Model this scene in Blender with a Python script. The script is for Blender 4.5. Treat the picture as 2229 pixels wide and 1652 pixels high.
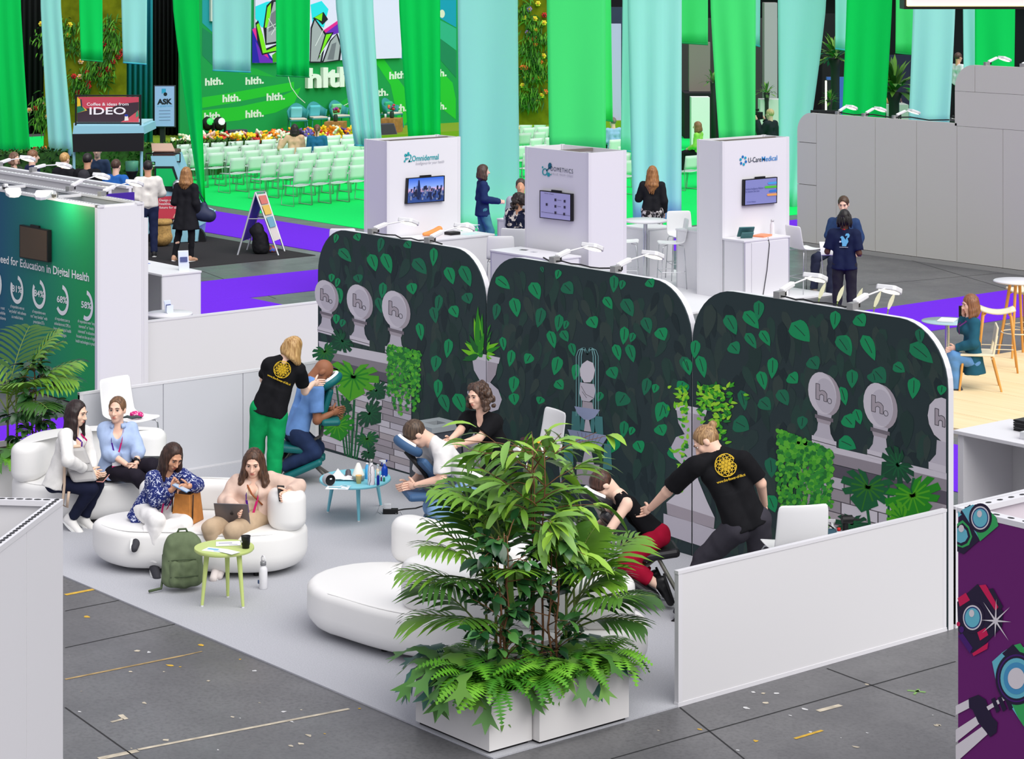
import bpy, bmesh, math, random
import numpy as np
from mathutils import Vector, Matrix
for o in list(bpy.data.objects): bpy.data.objects.remove(o)
S = bpy.context.scene
COL = S.collection
# ---------------------------------------------------------------- camera
F, VH, CH, TH, TX, TY, CX = 5041.65, -95.95, 5.528, 0.881811, 21.4168, -14.8181, 1114.5
W_, H_ = 2229, 1652
cam = bpy.data.cameras.new('camera'); camo = bpy.data.objects.new('camera', cam); COL.objects.link(camo)
camo.location = (TX, TY, CH); camo.rotation_euler = (math.pi/2, 0, TH)
cam.sensor_fit = 'HORIZONTAL'; cam.sensor_width = 36.0; cam.lens = 36.0*F/W_
cam.shift_x = 0.0; cam.shift_y = -(H_/2 - VH)/W_
cam.clip_start = 0.5; cam.clip_end = 500
S.camera = camo
# ---------------------------------------------------------------- light
wd = bpy.data.worlds.new('hall_light'); S.world = wd; wd.use_nodes = True
bg = wd.node_tree.nodes['Background']; bg.inputs[0].default_value = (0.88, 0.88, 1.0, 1); bg.inputs[1].default_value = 0.64
def lamp(name, kind, loc, rot, energy, color=(1,1,1), **k):
    l = bpy.data.lights.new(name, kind); l.energy = energy; l.color = color
    for a, b in k.items(): setattr(l, a, b)
    o = bpy.data.objects.new(name, l); COL.objects.link(o); o.location = loc; o.rotation_euler = rot; return o
d = Vector((-0.85, 0.08, -1.0))
sun = lamp('skylight', 'SUN', (10, -5, 20), d.to_track_quat('-Z', 'Y').to_euler(), 2.9, (1.0, 0.98, 0.95), angle=math.radians(62))
vs = S.view_settings
vs.view_transform = 'Standard'; vs.look = 'None'; vs.gamma = 1.0; vs.exposure = 0.12; vs.use_curve_mapping = False
FW=np.array([-math.sin(TH),math.cos(TH)]);RT=np.array([math.cos(TH),math.sin(TH)]);CP=np.array([TX,TY])
def PD(u,v,D):
 q=CP+RT*((u-CX)/F*D)+FW*D
 return Vector((q[0],q[1],CH-(v-VH)/F*D))
def P(u,v,z=0.0):return PD(u,v,F*(CH-z)/(v-VH))
def PX(u,v,X):
 t=(u-CX)/F;return PD(u,v,(X-TX)/(RT[0]*t+FW[0]))
def PY(u,v,Y):
 t=(u-CX)/F;return PD(u,v,(Y-TY)/(RT[1]*t+FW[1]))
def DEP(q):return float((np.array([q[0],q[1]])-CP)@FW)
def lin(c):
 c=c/255.0
 return c/12.92 if c<=0.04045 else((c+0.055)/1.055)**2.4
MATS={}
def mat(rgb,rough=0.6,metal=0.0,spec=0.35,noise=0.0,scale=20.0,emit=0.0,alpha=1.0,trans=0.0,bump=0.0,coat=0.0,ior=None,sheen=0.0):
 key=(tuple(rgb),rough,metal,spec,noise,scale,emit,alpha,trans,bump,coat,sheen)
 if key in MATS:return MATS[key]
 m=bpy.data.materials.new('m_%d_%d_%d'%tuple(int(x)for x in rgb));m.use_nodes=True
 nt=m.node_tree;b=nt.nodes['Principled BSDF']
 c=tuple(lin(x)for x in rgb)
 b.inputs['Base Color'].default_value=(*c,1);b.inputs['Roughness'].default_value=rough
 b.inputs['Metallic'].default_value=metal;b.inputs['Specular IOR Level'].default_value=spec
 if coat:b.inputs['Coat Weight'].default_value=coat
 if sheen:b.inputs['Sheen Weight'].default_value=sheen
 if trans:b.inputs['Transmission Weight'].default_value=trans
 if alpha<1:b.inputs['Alpha'].default_value=alpha
 if emit:b.inputs['Emission Color'].default_value=(*c,1);b.inputs['Emission Strength'].default_value=emit
 if noise or bump:
  tc=nt.nodes.new('ShaderNodeTexCoord');nz=nt.nodes.new('ShaderNodeTexNoise');nz.inputs['Scale'].default_value=scale;nz.inputs['Detail'].default_value=5
  nt.links.new(tc.outputs['Object'],nz.inputs['Vector'])
  if noise:
   r=nt.nodes.new('ShaderNodeValToRGB')
   r.color_ramp.elements[0].position=0.3;r.color_ramp.elements[1].position=0.7
   r.color_ramp.elements[0].color=tuple(x*(1-noise)for x in c)+(1,)
   r.color_ramp.elements[1].color=tuple(min(1,x*(1+noise))for x in c)+(1,)
   nt.links.new(nz.outputs['Fac'],r.inputs[0]);nt.links.new(r.outputs[0],b.inputs['Base Color'])
  if bump:
   bp=nt.nodes.new('ShaderNodeBump');bp.inputs['Strength'].default_value=bump;bp.inputs['Distance'].default_value=0.02
   nt.links.new(nz.outputs['Fac'],bp.inputs['Height']);nt.links.new(bp.outputs[0],b.inputs['Normal'])
 MATS[key]=m
 return m
def nodes_mat(name,fn,rough=0.7,spec=0.3):
 m=bpy.data.materials.new(name);m.use_nodes=True;nt=m.node_tree;b=nt.nodes['Principled BSDF']
 b.inputs['Roughness'].default_value=rough;b.inputs['Specular IOR Level'].default_value=spec
 fn(nt,b);return m
def L3(rgb):return tuple(lin(x)for x in rgb)+(1,)
WHITE=mat((226,225,228),0.45);WHITE2=mat((220,219,220),0.55);BLACK=mat((22,22,24),0.5);CHROME=mat((200,202,205),0.2,0.9)
ALU=mat((205,206,208),0.4,0.5);DARK=mat((40,40,44),0.6);LEATHER=mat((236,235,232),0.42,spec=0.4,bump=0.03,scale=120)
GREYMETAL=mat((120,122,124),0.45,0.6);SCREENB=mat((16,16,18),0.25)
XF={}
def xf(loc,rz=0.0):return Matrix.Translation(Vector(loc))@Matrix.Rotation(rz,4,'Z')
def tag(o,label=None,cat=None,group=None,kind=None):
 if label:o['label']=label
 if cat:o['category']=cat
 if group:o['group']=group
 if kind:o['kind']=kind
 return o
def thing(name,label,cat,loc=(0,0,0),rz=0.0,group=None):
 o=bpy.data.objects.new(name,None);COL.objects.link(o);o.empty_display_size=0.2
 o.location=loc;o.rotation_euler=(0,0,rz);XF[o.name]=xf(loc,rz)
 return tag(o,label,cat,group)
def link_mesh(name,me,parent=None,world=False):
 o=bpy.data.objects.new(name,me);COL.objects.link(o)
 if parent is not None:
  o.parent=parent
  if world:
   mi=XF[parent.name].inverted()if parent.name in XF else Matrix()
   me.transform(mi)
 return o
class MB:
 def __init__(s):s.v=[];s.f=[];s.m=[];s.mats=[];s.cur=0;s.sm=[];s.smooth=False
 def use(s,m):
  if m not in s.mats:s.mats.append(m)
  s.cur=s.mats.index(m);return s
 def add(s,vs,fs,smooth=None):
  b=len(s.v);s.v.extend([tuple(x)for x in vs])
  for f in fs:s.f.append(tuple(i+b for i in f));s.m.append(s.cur);s.sm.append(s.smooth if smooth is None else smooth)
  return s
 def box(s,c,size,rz=0.0,M=None):
  x,y,z=size[0]/2,size[1]/2,size[2]/2
  R=(Matrix.Rotation(rz,3,'Z')if M is None else M);c=Vector(c)
  vs=[c+R@Vector((a*x,b*y,d*z))for a in(-1,1)for b in(-1,1)for d in(-1,1)]
  return s.add(vs,[(0,1,3,2),(4,6,7,5),(0,4,5,1),(2,3,7,6),(0,2,6,4),(1,5,7,3)],False)
 def b2(s,p,q):
  p,q=Vector(p),Vector(q);lo=Vector([min(a,b)for a,b in zip(p,q)]);hi=Vector([max(a,b)for a,b in zip(p,q)])
  return s.box((lo+hi)/2,hi-lo)
 def cyl(s,p,q,r0,r1=None,n=12,caps=True):
  p,q=Vector(p),Vector(q);r1=r0 if r1 is None else r1
  d=(q-p).normalized();a=d.orthogonal().normalized();b=d.cross(a)
  vs=[]
  for i in range(n):
   t=2*math.pi*i/n;o=a*math.cos(t)+b*math.sin(t);vs+=[p+o*r0,q+o*r1]
  fs=[(2*i,2*((i+1)%n),2*((i+1)%n)+1,2*i+1)for i in range(n)]
  s.add(vs,fs,True)
  if caps:
   s.add([v for v in vs[0::2]],[tuple(reversed(range(n)))],False);s.add([v for v in vs[1::2]],[tuple(range(n))],False)
  return s
 def tube(s,pts,r,n=8,caps=True):
  pts=[Vector(p)for p in pts];k=len(pts);rs=r if isinstance(r,(list,tuple))else[r]*k
  vs=[];a=None
  for i,p in enumerate(pts):
   d=(pts[min(i+1,k-1)]-pts[max(i-1,0)])
   d=d.normalized()if d.length>1e-9 else Vector((0,0,1))
   if a is None:a=d.orthogonal().normalized()
   else:
    a=a-d*a.dot(d);a=a.normalized()if a.length>1e-6 else d.orthogonal().normalized()
   b=d.cross(a)
   for j in range(n):
    t=2*math.pi*j/n;vs.append(p+(a*math.cos(t)+b*math.sin(t))*rs[i])
  fs=[(i*n+j,i*n+(j+1)%n,(i+1)*n+(j+1)%n,(i+1)*n+j)for i in range(k-1)for j in range(n)]
  if caps:fs+=[tuple(reversed(range(n))),tuple(range((k-1)*n,k*n))]
  return s.add(vs,fs,True)
 def lathe(s,prof,c=(0,0,0),n=24,M=None):
  c=Vector(c);vs=[];k=len(prof);M=M or Matrix.Identity(3)
  for r,z in prof:
   for j in range(n):
    t=2*math.pi*j/n;vs.append(c+M@Vector((r*math.cos(t),r*math.sin(t),z)))
  fs=[(i*n+j,i*n+(j+1)%n,(i+1)*n+(j+1)%n,(i+1)*n+j)for i in range(k-1)for j in range(n)]
  fs+=[tuple(reversed(range(n))),tuple(range((k-1)*n,k*n))]
  return s.add(vs,fs,True)
 def ell(s,c,r,M=None,nu=12,nv=8):
  c=Vector(c);M=M or Matrix.Identity(3);r=(r,r,r)if isinstance(r,(int,float))else r
  vs=[c+M@Vector((0,0,-r[2]))]
  for i in range(1,nv):
   a=-math.pi/2+math.pi*i/nv
   for j in range(nu):
    t=2*math.pi*j/nu;vs.append(c+M@Vector((r[0]*math.cos(a)*math.cos(t),r[1]*math.cos(a)*math.sin(t),r[2]*math.sin(a))))
  vs.append(c+M@Vector((0,0,r[2])));fs=[]
  for j in range(nu):fs.append((0,1+(j+1)%nu,1+j))
  for i in range(nv-2):
   for j in range(nu):
    a=1+i*nu;fs.append((a+j,a+(j+1)%nu,a+nu+(j+1)%nu,a+nu+j))
  l=len(vs)-1;a=1+(nv-2)*nu
  for j in range(nu):fs.append((a+j,a+(j+1)%nu,l))
  return s.add(vs,fs,True)
 def prism(s,pts,ext):
  pts=[Vector(p)for p in pts];e=Vector(ext);n=len(pts)
  vs=pts+[p+e for p in pts]
  fs=[tuple(range(n)),tuple(reversed(range(n,2*n)))]+[(i,i+n,(i+1)%n+n,(i+1)%n)for i in range(n)]
  return s.add(vs,fs,False)
 def quad(s,*p):return s.add(p,[tuple(range(len(p)))],False)
 def mesh(s,name):
  me=bpy.data.meshes.new(name);me.from_pydata(s.v,[],s.f)
  for m in(s.mats or[WHITE]):me.materials.append(m)
  if len(s.mats)>1:me.polygons.foreach_set('material_index',s.m)
  me.polygons.foreach_set('use_smooth',s.sm);me.update();me.validate();return me
 def build(s,name,parent=None,world=False,bev=0.0,sub=0,m=None):
  if m is not None and not s.mats:s.mats=[m]
  o=link_mesh(name,s.mesh(name),parent,world)
  if bev:
   b=o.modifiers.new('bevel','BEVEL');b.width=bev;b.segments=2;b.limit_method='ANGLE';b.angle_limit=0.6
   o.modifiers.new('wn','WEIGHTED_NORMAL')if False else None
  if sub:
   b=o.modifiers.new('subd','SUBSURF');b.levels=sub;b.render_levels=sub
  return o
def copy_tree(o,loc=None,rz=None,label=None,group=None,parent=None):
 c=o.copy();COL.objects.link(c)
 if parent is not None:c.parent=parent
 if loc is not None:c.location=loc
 if rz is not None:c.rotation_euler=(0,0,rz)
 if label:c['label']=label
 if group:c['group']=group
 for ch in list(o.children):copy_tree(ch,parent=c)
 return c
def struct(o):o['kind']='structure';return o
_T={}
def text_geo(s,off=0.0,shear=0.0,space=1.0):
 k=(s,off,shear,space)
 if k not in _T:
  cu=bpy.data.curves.new('t','FONT');cu.body=s;cu.size=1.0;cu.offset=off;cu.resolution_u=3;cu.shear=shear;cu.space_character=space
  ob=bpy.data.objects.new('t',cu);COL.objects.link(ob)
  me=bpy.data.meshes.new_from_object(ob.evaluated_get(bpy.context.evaluated_depsgraph_get()))
  v=[tuple(x.co)for x in me.vertices];f=[tuple(p.vertices)for p in me.polygons]
  bpy.data.objects.remove(ob);bpy.data.meshes.remove(me);bpy.data.curves.remove(cu)
  _T[k]=(v,f)
 return _T[k]
class Print:
 0
 def __init__(s,pix,n):s.pix=pix;s.n=Vector(n);s.mb=MB();s.l=1
 def at(s,u,v,l=None):return s.pix(u,v)+s.n*(0.0012*(s.l if l is None else l))
 def poly(s,pts,m,l=None):
  if len(pts)<3:return s
  s.mb.use(m).add([s.at(u,v,l)for u,v in pts],[tuple(range(len(pts)))],False);return s
 def ell(s,u,v,a,b,m,l=None,rot=0.0,n=20,a0=0,a1=360):
  c,q=math.cos(rot),math.sin(rot);pts=[]
  for i in range(n+(1 if a1-a0<360 else 0)):
   t=math.radians(a0+(a1-a0)*i/n);x,y=a*math.cos(t),b*math.sin(t);pts.append((u+c*x-q*y,v+q*x+c*y))
  return s.poly(pts,m,l)
 def stroke(s,pts,w,m,l=None,close=False):
  if close:pts=list(pts)+[pts[0]]
  for(x0,y0),(x1,y1)in zip(pts[:-1],pts[1:]):
   L=math.hypot(x1-x0,y1-y0)or 1;nx,ny=-(y1-y0)/L*w/2,(x1-x0)/L*w/2
   s.poly([(x0+nx,y0+ny),(x1+nx,y1+ny),(x1-nx,y1-ny),(x0-nx,y0-ny)],m,l)
  return s
 def text(s,t,p0,p1,hgt,m,l=None,off=0.0,shear=0.0,skew=None,space=1.0):
  0
  v,f=text_geo(t,off,shear,space)
  if not v:return s
  w=max(x[0]for x in v);x0=min(x[0]for x in v);w=max(w-x0,1e-6)
  A=s.at(*p0,l);B=s.at(*p1,l);U=s.at(p0[0],p0[1]-hgt,l)
  ex=(B-A)/w;ey=(U-A)/0.7
  s.mb.use(m).add([A+ex*(x[0]-x0)+ey*x[1]for x in v],f,False);return s
 def build(s,name,parent=None,world=True):
  return s.mb.build(name,parent,world)
def m_floor():
 def fn(nt,b):
  tc=nt.nodes.new('ShaderNodeTexCoord')
  def noise(scale,detail=6,rough=0.6):
   n=nt.nodes.new('ShaderNodeTexNoise');n.inputs['Scale'].default_value=scale;n.inputs['Detail'].default_value=detail;n.inputs['Roughness'].default_value=rough
   nt.links.new(tc.outputs['Object'],n.inputs['Vector']);return n
  def ramp(n,p0,p1,c0,c1):
   r=nt.nodes.new('ShaderNodeValToRGB');r.color_ramp.elements[0].position=p0;r.color_ramp.elements[1].position=p1
   r.color_ramp.elements[0].color=c0;r.color_ramp.elements[1].color=c1;nt.links.new(n.outputs['Fac'],r.inputs[0]);return r
  def mix(f,a,c):
   m=nt.nodes.new('ShaderNodeMix');m.data_type='RGBA';nt.links.new(f,m.inputs[0])
   nt.links.new(a,m.inputs[6]);
   if isinstance(c,tuple):m.inputs[7].default_value=c
   else:nt.links.new(c,m.inputs[7])
   return m.outputs[2]
  base=ramp(noise(0.8),0.3,0.7,L3((88,88,90)),L3((108,108,109))).outputs[0]
  K=(0,0,0,1);O=(1,1,1,1)
  base=mix(ramp(noise(30),0.45,0.75,K,O).outputs[0],base,L3((78,78,80)))
  base=mix(ramp(noise(6,8,0.75),0.68,0.72,K,O).outputs[0],base,L3((172,166,150)))
  base=mix(ramp(noise(3.3,8,0.8),0.72,0.75,K,O).outputs[0],base,L3((190,160,70)))
  nt.links.new(base,b.inputs['Base Color'])
  rr=ramp(noise(2),0.3,0.7,(0.30,)*3+(1,),(0.5,)*3+(1,));nt.links.new(rr.outputs[0],b.inputs['Roughness'])
 return nodes_mat('hall_floor',fn,0.4,0.5)
fl=MB().use(m_floor());fl.b2((-160,-60,-0.3),(60,160,0));floor=struct(fl.build('floor'))
def fmark(name,pts,m,z=0.002):
 mb=MB().use(m);mb.add([tuple(p.xy)+(z,)for p in pts],[tuple(range(len(pts)))]);return mb.build(name,floor)
def fline(a,b,w,m,name='floor_line'):
 A,B=P(*a),P(*b);d=(B-A).normalized();n=Vector((-d.y,d.x,0))*w/2
 fmark(name,[A+n,B+n,B-n,A-n],m)
TAN=mat((165,140,95),0.8,noise=0.3,scale=9);CREAM=mat((190,180,160),0.8,noise=0.3,scale=9);YEL=mat((205,165,60),0.8,noise=0.2)
DSEAM=mat((45,45,46),0.9);GRN=mat((120,160,90),0.8)
fline((142,1295),(204,1283),0.05,YEL,'floor_tape');fline((142,1479),(400,1427),0.03,TAN,'floor_tape');fline((400,1427),(440,1418),0.02,TAN,'floor_tape')
fline((215,1652),(300,1634),0.06,CREAM,'floor_tape');fline((300,1632),(760,1543),0.035,CREAM,'floor_tape')
fline((242,1572),(268,1565),0.03,CREAM,'floor_tape');fline((274,1566),(262,1556),0.04,CREAM,'floor_tape')
fline((1730,1608),(1790,1590),0.03,YEL,'floor_tape');fline((1975,1503),(2015,1507),0.03,GRN,'floor_tape');fline((1990,1512),(2000,1500),0.02,GRN,'floor_tape')
fline((1780,1548),(1830,1535),0.05,CREAM,'floor_tape');fline((2002,700),(2034,697),0.05,YEL,'floor_tape');fline((2015,703),(2040,694),0.03,YEL,'floor_tape')
for a,b in[((142,1330),(420,1275)),((142,1410),(560,1320)),((300,1652),(142,1540)),((1330,1652),(2080,1440)),((1480,1540),(1620,1652)),((1800,1455),(2079,1560)),((435,612),(690,600)),((440,590),(600,650)),((1960,560),(2229,640)),((1890,620),(2229,590))]:
 fline(a,b,0.012,DSEAM,'floor_seam')
rnd=random.Random(5)
for i in range(70):
 u,v=(rnd.uniform(150,900),rnd.uniform(1290,1640))if i<45 else(rnd.uniform(1400,2070),rnd.uniform(1480,1645))
 q=P(u,v)
 if q.y>-4.85 and q.x<9.1:continue
 r=rnd.uniform(0.01,0.05);k=rnd.randint(5,8);ph=rnd.random()*6
 fmark('paint_fleck',[q+Vector((math.cos(ph+2*math.pi*j/k)*r*rnd.uniform(.3,1),math.sin(ph+2*math.pi*j/k)*r*rnd.uniform(.2,.7),0))for j in range(k)],rnd.choice([CREAM,CREAM,YEL,mat((205,205,205),0.8)]))
def carpet(name,x0,y0,x1,y1,m,h=0.008,label=None):
 mb=MB().use(m);mb.b2((x0,y0,0.0005),(x1,y1,h));o=struct(mb.build(name));
 if label:o['label']=label
 return o
C_GREY=mat((178,179,184),0.95,spec=0.1,noise=0.10,scale=90);C_PURP=mat((108,40,215),0.95,spec=0.1,noise=0.06,scale=60)
C_GREEN=mat((20,226,104),0.95,spec=0.1,noise=0.05,scale=30);C_BLACK=mat((52,50,52),0.95,spec=0.1,noise=0.1,scale=50)
carpet('floor_carpet',0.0,-4.79,9.04,0.0,C_GREY,0.012,'grey lounge carpet in front of the leaf-print wall')
carpet('floor_carpet',-12.25,3.9,-10.18,12.1,C_PURP,0.008,'purple carpet runner between the white counter and the black mat')
carpet('floor_carpet',-34,9.9,-12.25,12.1,C_PURP,0.008,'purple carpet runner below the pale green seats carpet')
carpet('floor_carpet',-10.18,3.9,12,5.7,C_PURP,0.007,'purple carpet runner behind the leaf-print wall')
carpet('floor_carpet',-2.93,5.7,-1.0,26,C_PURP,0.008,'purple carpet runner behind the woman on the phone')
carpet('floor_carpet',-12.25,12.1,-10.18,30,C_PURP,0.006,'purple carpet runner between the white towers')
carpet('floor_carpet',-3.4,-3.6,-1.6,-1.2,C_PURP,0.008,'purple carpet patch behind the left potted palm')
carpet('floor_carpet',-27,3.5,-13.87,9.55,C_BLACK,0.01,'black floor mat under the blue coffee van')
carpet('floor_carpet',-42.5,12.65,-12.9,42,C_GREEN,0.008,'bright green carpet under the rows of seats')
WOOD=nodes_mat('pale_wood',lambda nt,b:None,0.5)
def _wood(nt,b):
 tc=nt.nodes.new('ShaderNodeTexCoord');mp=nt.nodes.new('ShaderNodeMapping');mp.inputs['Scale'].default_value=(0.6,9,1)
 nz=nt.nodes.new('ShaderNodeTexNoise');nz.inputs['Scale'].default_value=1.5;nz.inputs['Detail'].default_value=4
 r=nt.nodes.new('ShaderNodeValToRGB');r.color_ramp.elements[0].color=L3((236,205,150));r.color_ramp.elements[1].color=L3((252,232,190))
 nt.links.new(tc.outputs['Object'],mp.inputs[0]);nt.links.new(mp.outputs[0],nz.inputs['Vector']);nt.links.new(nz.outputs['Fac'],r.inputs[0]);nt.links.new(r.outputs[0],b.inputs['Base Color'])
PWOOD=nodes_mat('pale_wood_floor',_wood,0.5)
wf=MB().use(PWOOD)
plat=struct(wf.b2((1.1,6.2,0.0005),(11,16,0.03)).build('floor_platform'));plat['label']='pale wooden platform floor by the tall stools'
for i in range(14):
 y0=6.2+i*0.7;mb=MB().use(PWOOD);mb.b2((1.1,y0+0.004,0.03),(11,min(y0+0.696,16),0.06));mb.build('floor_plank',plat)
mb=MB().use(mat((110,150,30),0.95,noise=0.3,scale=80));mb.b2((4.3,7.0,0.06),(8,11,0.075));struct(mb.build('floor_turf'))
mb=MB().use(mat((70,190,245),0.8));mb.b2((-26,32.0,0.0005),(-12,36.5,0.012));struct(mb.build('floor_carpet'))
mb=MB().use(C_PURP);mb.b2((-28,36.5,0.0005),(-12,40,0.012));struct(mb.build('floor_carpet'))
EDGE=mat((222,221,224),0.4);GAP=mat((60,55,60),0.7)
def holes_row(mb,a,b,n,r,up=Vector((0,0,1)),side=None,stretch=1.6):
 a,b=Vector(a),Vector(b);d=(b-a).normalized();s=up.cross(d).normalized()
 for i in range(n):
  c=a+(b-a)*((i+0.5)/n)
  mb.add([c+d*(r*math.cos(t)*stretch)+s*(r*math.sin(t))for t in[2*math.pi*k/8 for k in range(8)]],[tuple(range(8))])
def partition(label,a,b,z1,th=0.045,n=1,front=None,name='low_partition',z0=0.03,cat='partition',group=None):
 0
 a,b=Vector((*a,0)),Vector((*b,0));d=(b-a);L=d.length;d.normalize();s=Vector((-d.y,d.x,0))
 t=thing(name,label,cat,(a+b)/2,0,group);M=Matrix((d,s,Vector((0,0,1)))).transposed();ang=math.atan2(d.y,d.x)
 for i in range(n):
  c=a+d*(L*(i+0.5)/n);mb=MB().use(front or WHITE2);mb.box(c+Vector((0,0,(z0+z1-0.02)/2)),(L/n-0.008,th*0.82,z1-0.02-z0),ang);mb.build('panel',t,True)
 mb=MB().use(EDGE);mb.box((a+b)/2+Vector((0,0,z1-0.012)),(L,th,0.024),ang);mb.build('cap_rail',t,True)
 mb=MB().use(EDGE);mb.box((a+b)/2+Vector((0,0,0.015)),(L,th,0.03),ang);mb.build('foot_rail',t,True)
 for q in(a+d*0.024,b-d*0.024):
  mb=MB().use(EDGE);mb.box(q+Vector((0,0,z1/2)),(0.04,th*.92,z1-0.05),ang);mb.build('post',t,True)
 return t
partition('low white partition closing the lounge at the right front',(9.018,-3.04),(9.018,-0.01),1.0,n=1)
partition('low white partition behind the seated women and green trousers',(0.02,-3.02),(0.02,-0.01),1.0,n=3,front=mat((206,207,212),.55))
partition('low white partition of the next stand behind the first low one',(-3.67,-0.15),(-3.67,3.1),1.0,n=1)
partition('low white partition strip at the right edge beyond the leaf wall',(9.018,0.1),(9.018,2.2),1.0,n=1)
BASEG=mat((34,52,55),0.55);rnd=random.Random(11)
LG=[mat(c,0.6)for c in((4,146,88),(10,130,84),(18,110,78),(16,90,68))]
DG=[mat(c,0.6)for c in((36,58,56),(28,54,50),(42,62,58),(24,42,46),(34,66,58),(48,64,60))]
VEIN=mat((22,44,42),0.6)
def leaf_pts(b,t,w,bend=0.12,n=7):
 bx,by=b;tx,ty=t;L=math.hypot(tx-bx,ty-by)or 1;dx,dy=(tx-bx)/L,(ty-by)/L;nx,ny=-dy,dx
 up,lo,mid=[],[],[]
 for i in range(n+1):
  s=i/n;hw=w/2*math.sin(math.pi*min(1,s**0.62))**0.8 if 0<s<1 else 0;off=bend*L*(s*s-s)*0.9
  cx_,cy_=bx+dx*L*s+nx*off,by+dy*L*s+ny*off
  up.append((cx_+nx*hw,cy_+ny*hw));lo.append((cx_-nx*hw,cy_-ny*hw));mid.append((cx_,cy_))
 return up+lo[::-1][1:-1],mid
def zl(zx,zy,sc,rows):return[((zx+r[0]/sc,zy+r[1]/sc),(zx+r[2]/sc,zy+r[3]/sc),r[4]/sc)for r in rows]
BRIGHT=zl(680,490,3.1775,[(115,65,120,145,30),(170,60,155,125,30),(300,60,325,110,45),(185,165,270,255,55),(55,205,95,290,45),(480,85,460,190,40),(490,195,545,335,60),(400,200,440,320,60),(645,115,680,160,50),(840,155,835,285,45),(700,235,790,340,70),(930,290,975,410,60),(1030,280,1095,425,65),(1020,165,1050,215,60),(310,340,325,400,55),(490,395,480,510,45),(680,400,700,480,60),(135,335,130,395,35),(180,365,165,430,30),(175,430,195,545,45),(450,500,480,610,45),(880,480,860,610,45),(1060,470,1090,545,65),(830,565,855,680,50),(960,560,1005,640,60),(735,675,755,800,45),(945,785,930,920,50),(165,615,165,685,40),(215,650,200,705,35),(860,900,845,1015,60),(870,1065,865,1195,50),(890,1170,940,1295,60),(990,1165,1050,1300,70)])
BRIGHT+=zl(960,560,3.755,[(530,30,550,120,60),(450,165,565,260,70),(760,30,740,175,60),(820,75,835,125,25),(895,55,895,200,60),(965,100,945,180,45),(740,205,805,345,80),(1000,215,1080,300,90),(1150,95,1190,160,70),(1415,145,1410,290,60),(1490,185,1470,265,45),(1590,160,1605,215,45),(1690,185,1735,245,70),(1335,325,1400,425,60),(1490,340,1570,485,85),(590,330,625,490,75),(460,375,440,515,55),(825,410,790,575,70),(970,465,950,610,60),(1030,515,1010,590,40),(1215,490,1270,580,85),(1660,490,1710,625,75),(1500,565,1490,715,60),(1575,615,1550,695,45),(1780,580,1830,680,90),(885,600,930,745,60),(985,600,1040,690,60),(1060,700,1090,810,50),(500,650,515,765,45),(580,755,560,895,55),(735,790,690,870,70),(960,810,925,965,75),(1110,870,1090,1005,60),(1420,710,1460,845,60),(1530,710,1575,860,65),(1380,900,1430,995,85),(2000,830,2035,965,65),(600,970,585,1110,70),(940,1010,1000,1080,70),(590,1110,605,1210,70),(1310,1100,1280,1180,50),(1510,1110,1440,1215,110),(1820,1180,1770,1345,90),(1690,985,1660,1130,65),(1760,1035,1740,1110,50),(1500,1335,1485,1480,60),(1570,1385,1545,1455,45),(1780,1370,1820,1460,90),(1420,1480,1390,1600,90),(1600,1500,1640,1600,80),(1980,1010,1950,1090,70),(2000,1540,1960,1640,90),(2095,680,2070,830,50),(820,1140,800,1200,60),(460,1095,450,1200,50)])
BRIGHT+=zl(1440,620,2.665,[(565,90,560,205,50),(480,155,565,255,60),(375,175,435,290,60),(575,265,630,355,45),(490,280,550,370,45),(350,45,375,85,50),(400,340,450,400,65),(790,105,815,155,55),(755,220,860,330,90),(1010,150,1000,260,50),(1130,180,1180,240,70),(1030,295,1100,410,70),(860,425,910,490,70),(645,420,640,545,50),(570,500,600,610,50),(740,520,790,570,65),(460,610,485,730,45),(680,610,735,700,60),(570,665,635,725,65),(420,790,510,840,85),(820,760,810,840,50),(1105,490,1105,600,55),(1040,590,1070,700,45),(1060,760,1120,830,70),(1125,720,1155,810,45),(1230,490,1300,570,80),(1030,900,1130,950,70),(200,320,185,420,45),(215,410,250,540,50),(120,415,165,525,50),(10,690,30,770,50),(130,560,110,640,60),(50,940,120,1020,70),(630,1000,640,1120,60),(620,1220,660,1320,60),(120,1240,130,1360,60)])
BRIGHT+=zl(1700,420,3.59,[(440,1120,545,1275,80),(640,1110,735,1310,80),(905,980,880,1140,60),(1010,1180,1190,1330,100),(1080,1060,1090,1180,60),(1040,1440,1030,1610,80),(880,1340,970,1400,70),(1260,1500,1250,1580,60),(720,1400,740,1490,90)])
RAD=0.52
def board_outline(x0,x1,y,k=10):
 pts=[(x0,0.0),(x1,0.0)]
 for i in range(k+1):a=math.pi/2*i/k;pts.append((x1-RAD+RAD*math.cos(a),2.5-RAD+RAD*math.sin(a)))
 for i in range(k+1):a=math.pi/2+math.pi/2*i/k;pts.append((x0+RAD+RAD*math.cos(a),2.5-RAD+RAD*math.sin(a)))
 return[Vector((x,y,z))for x,z in pts]
def inside_board(x,z,x0,x1,mrg):
 if not(x0+mrg<x<x1-mrg and 0.02<z<2.5-mrg):return False
 if z>2.5-RAD:
  for cx_ in(x0+RAD,x1-RAD):
   if(x<x0+RAD and cx_==x0+RAD)or(x>x1-RAD and cx_==x1-RAD):
    return math.hypot(x-cx_,z-(2.5-RAD))<RAD-mrg
 return True
BLAB=['left dark leaf-print wall board with three urns and hanging plants','middle dark leaf-print wall board with the printed fountain','right dark leaf-print wall board with three larger urns']
STONE=mat((196,190,200),0.6);STONE2=mat((172,162,170),0.6);STONE3=mat((212,206,214),0.6);STONEL=mat((80,74,80),0.6);STONED=mat((120,112,120),0.6);INK=mat((60,58,66),0.6)
boards=[]
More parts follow.
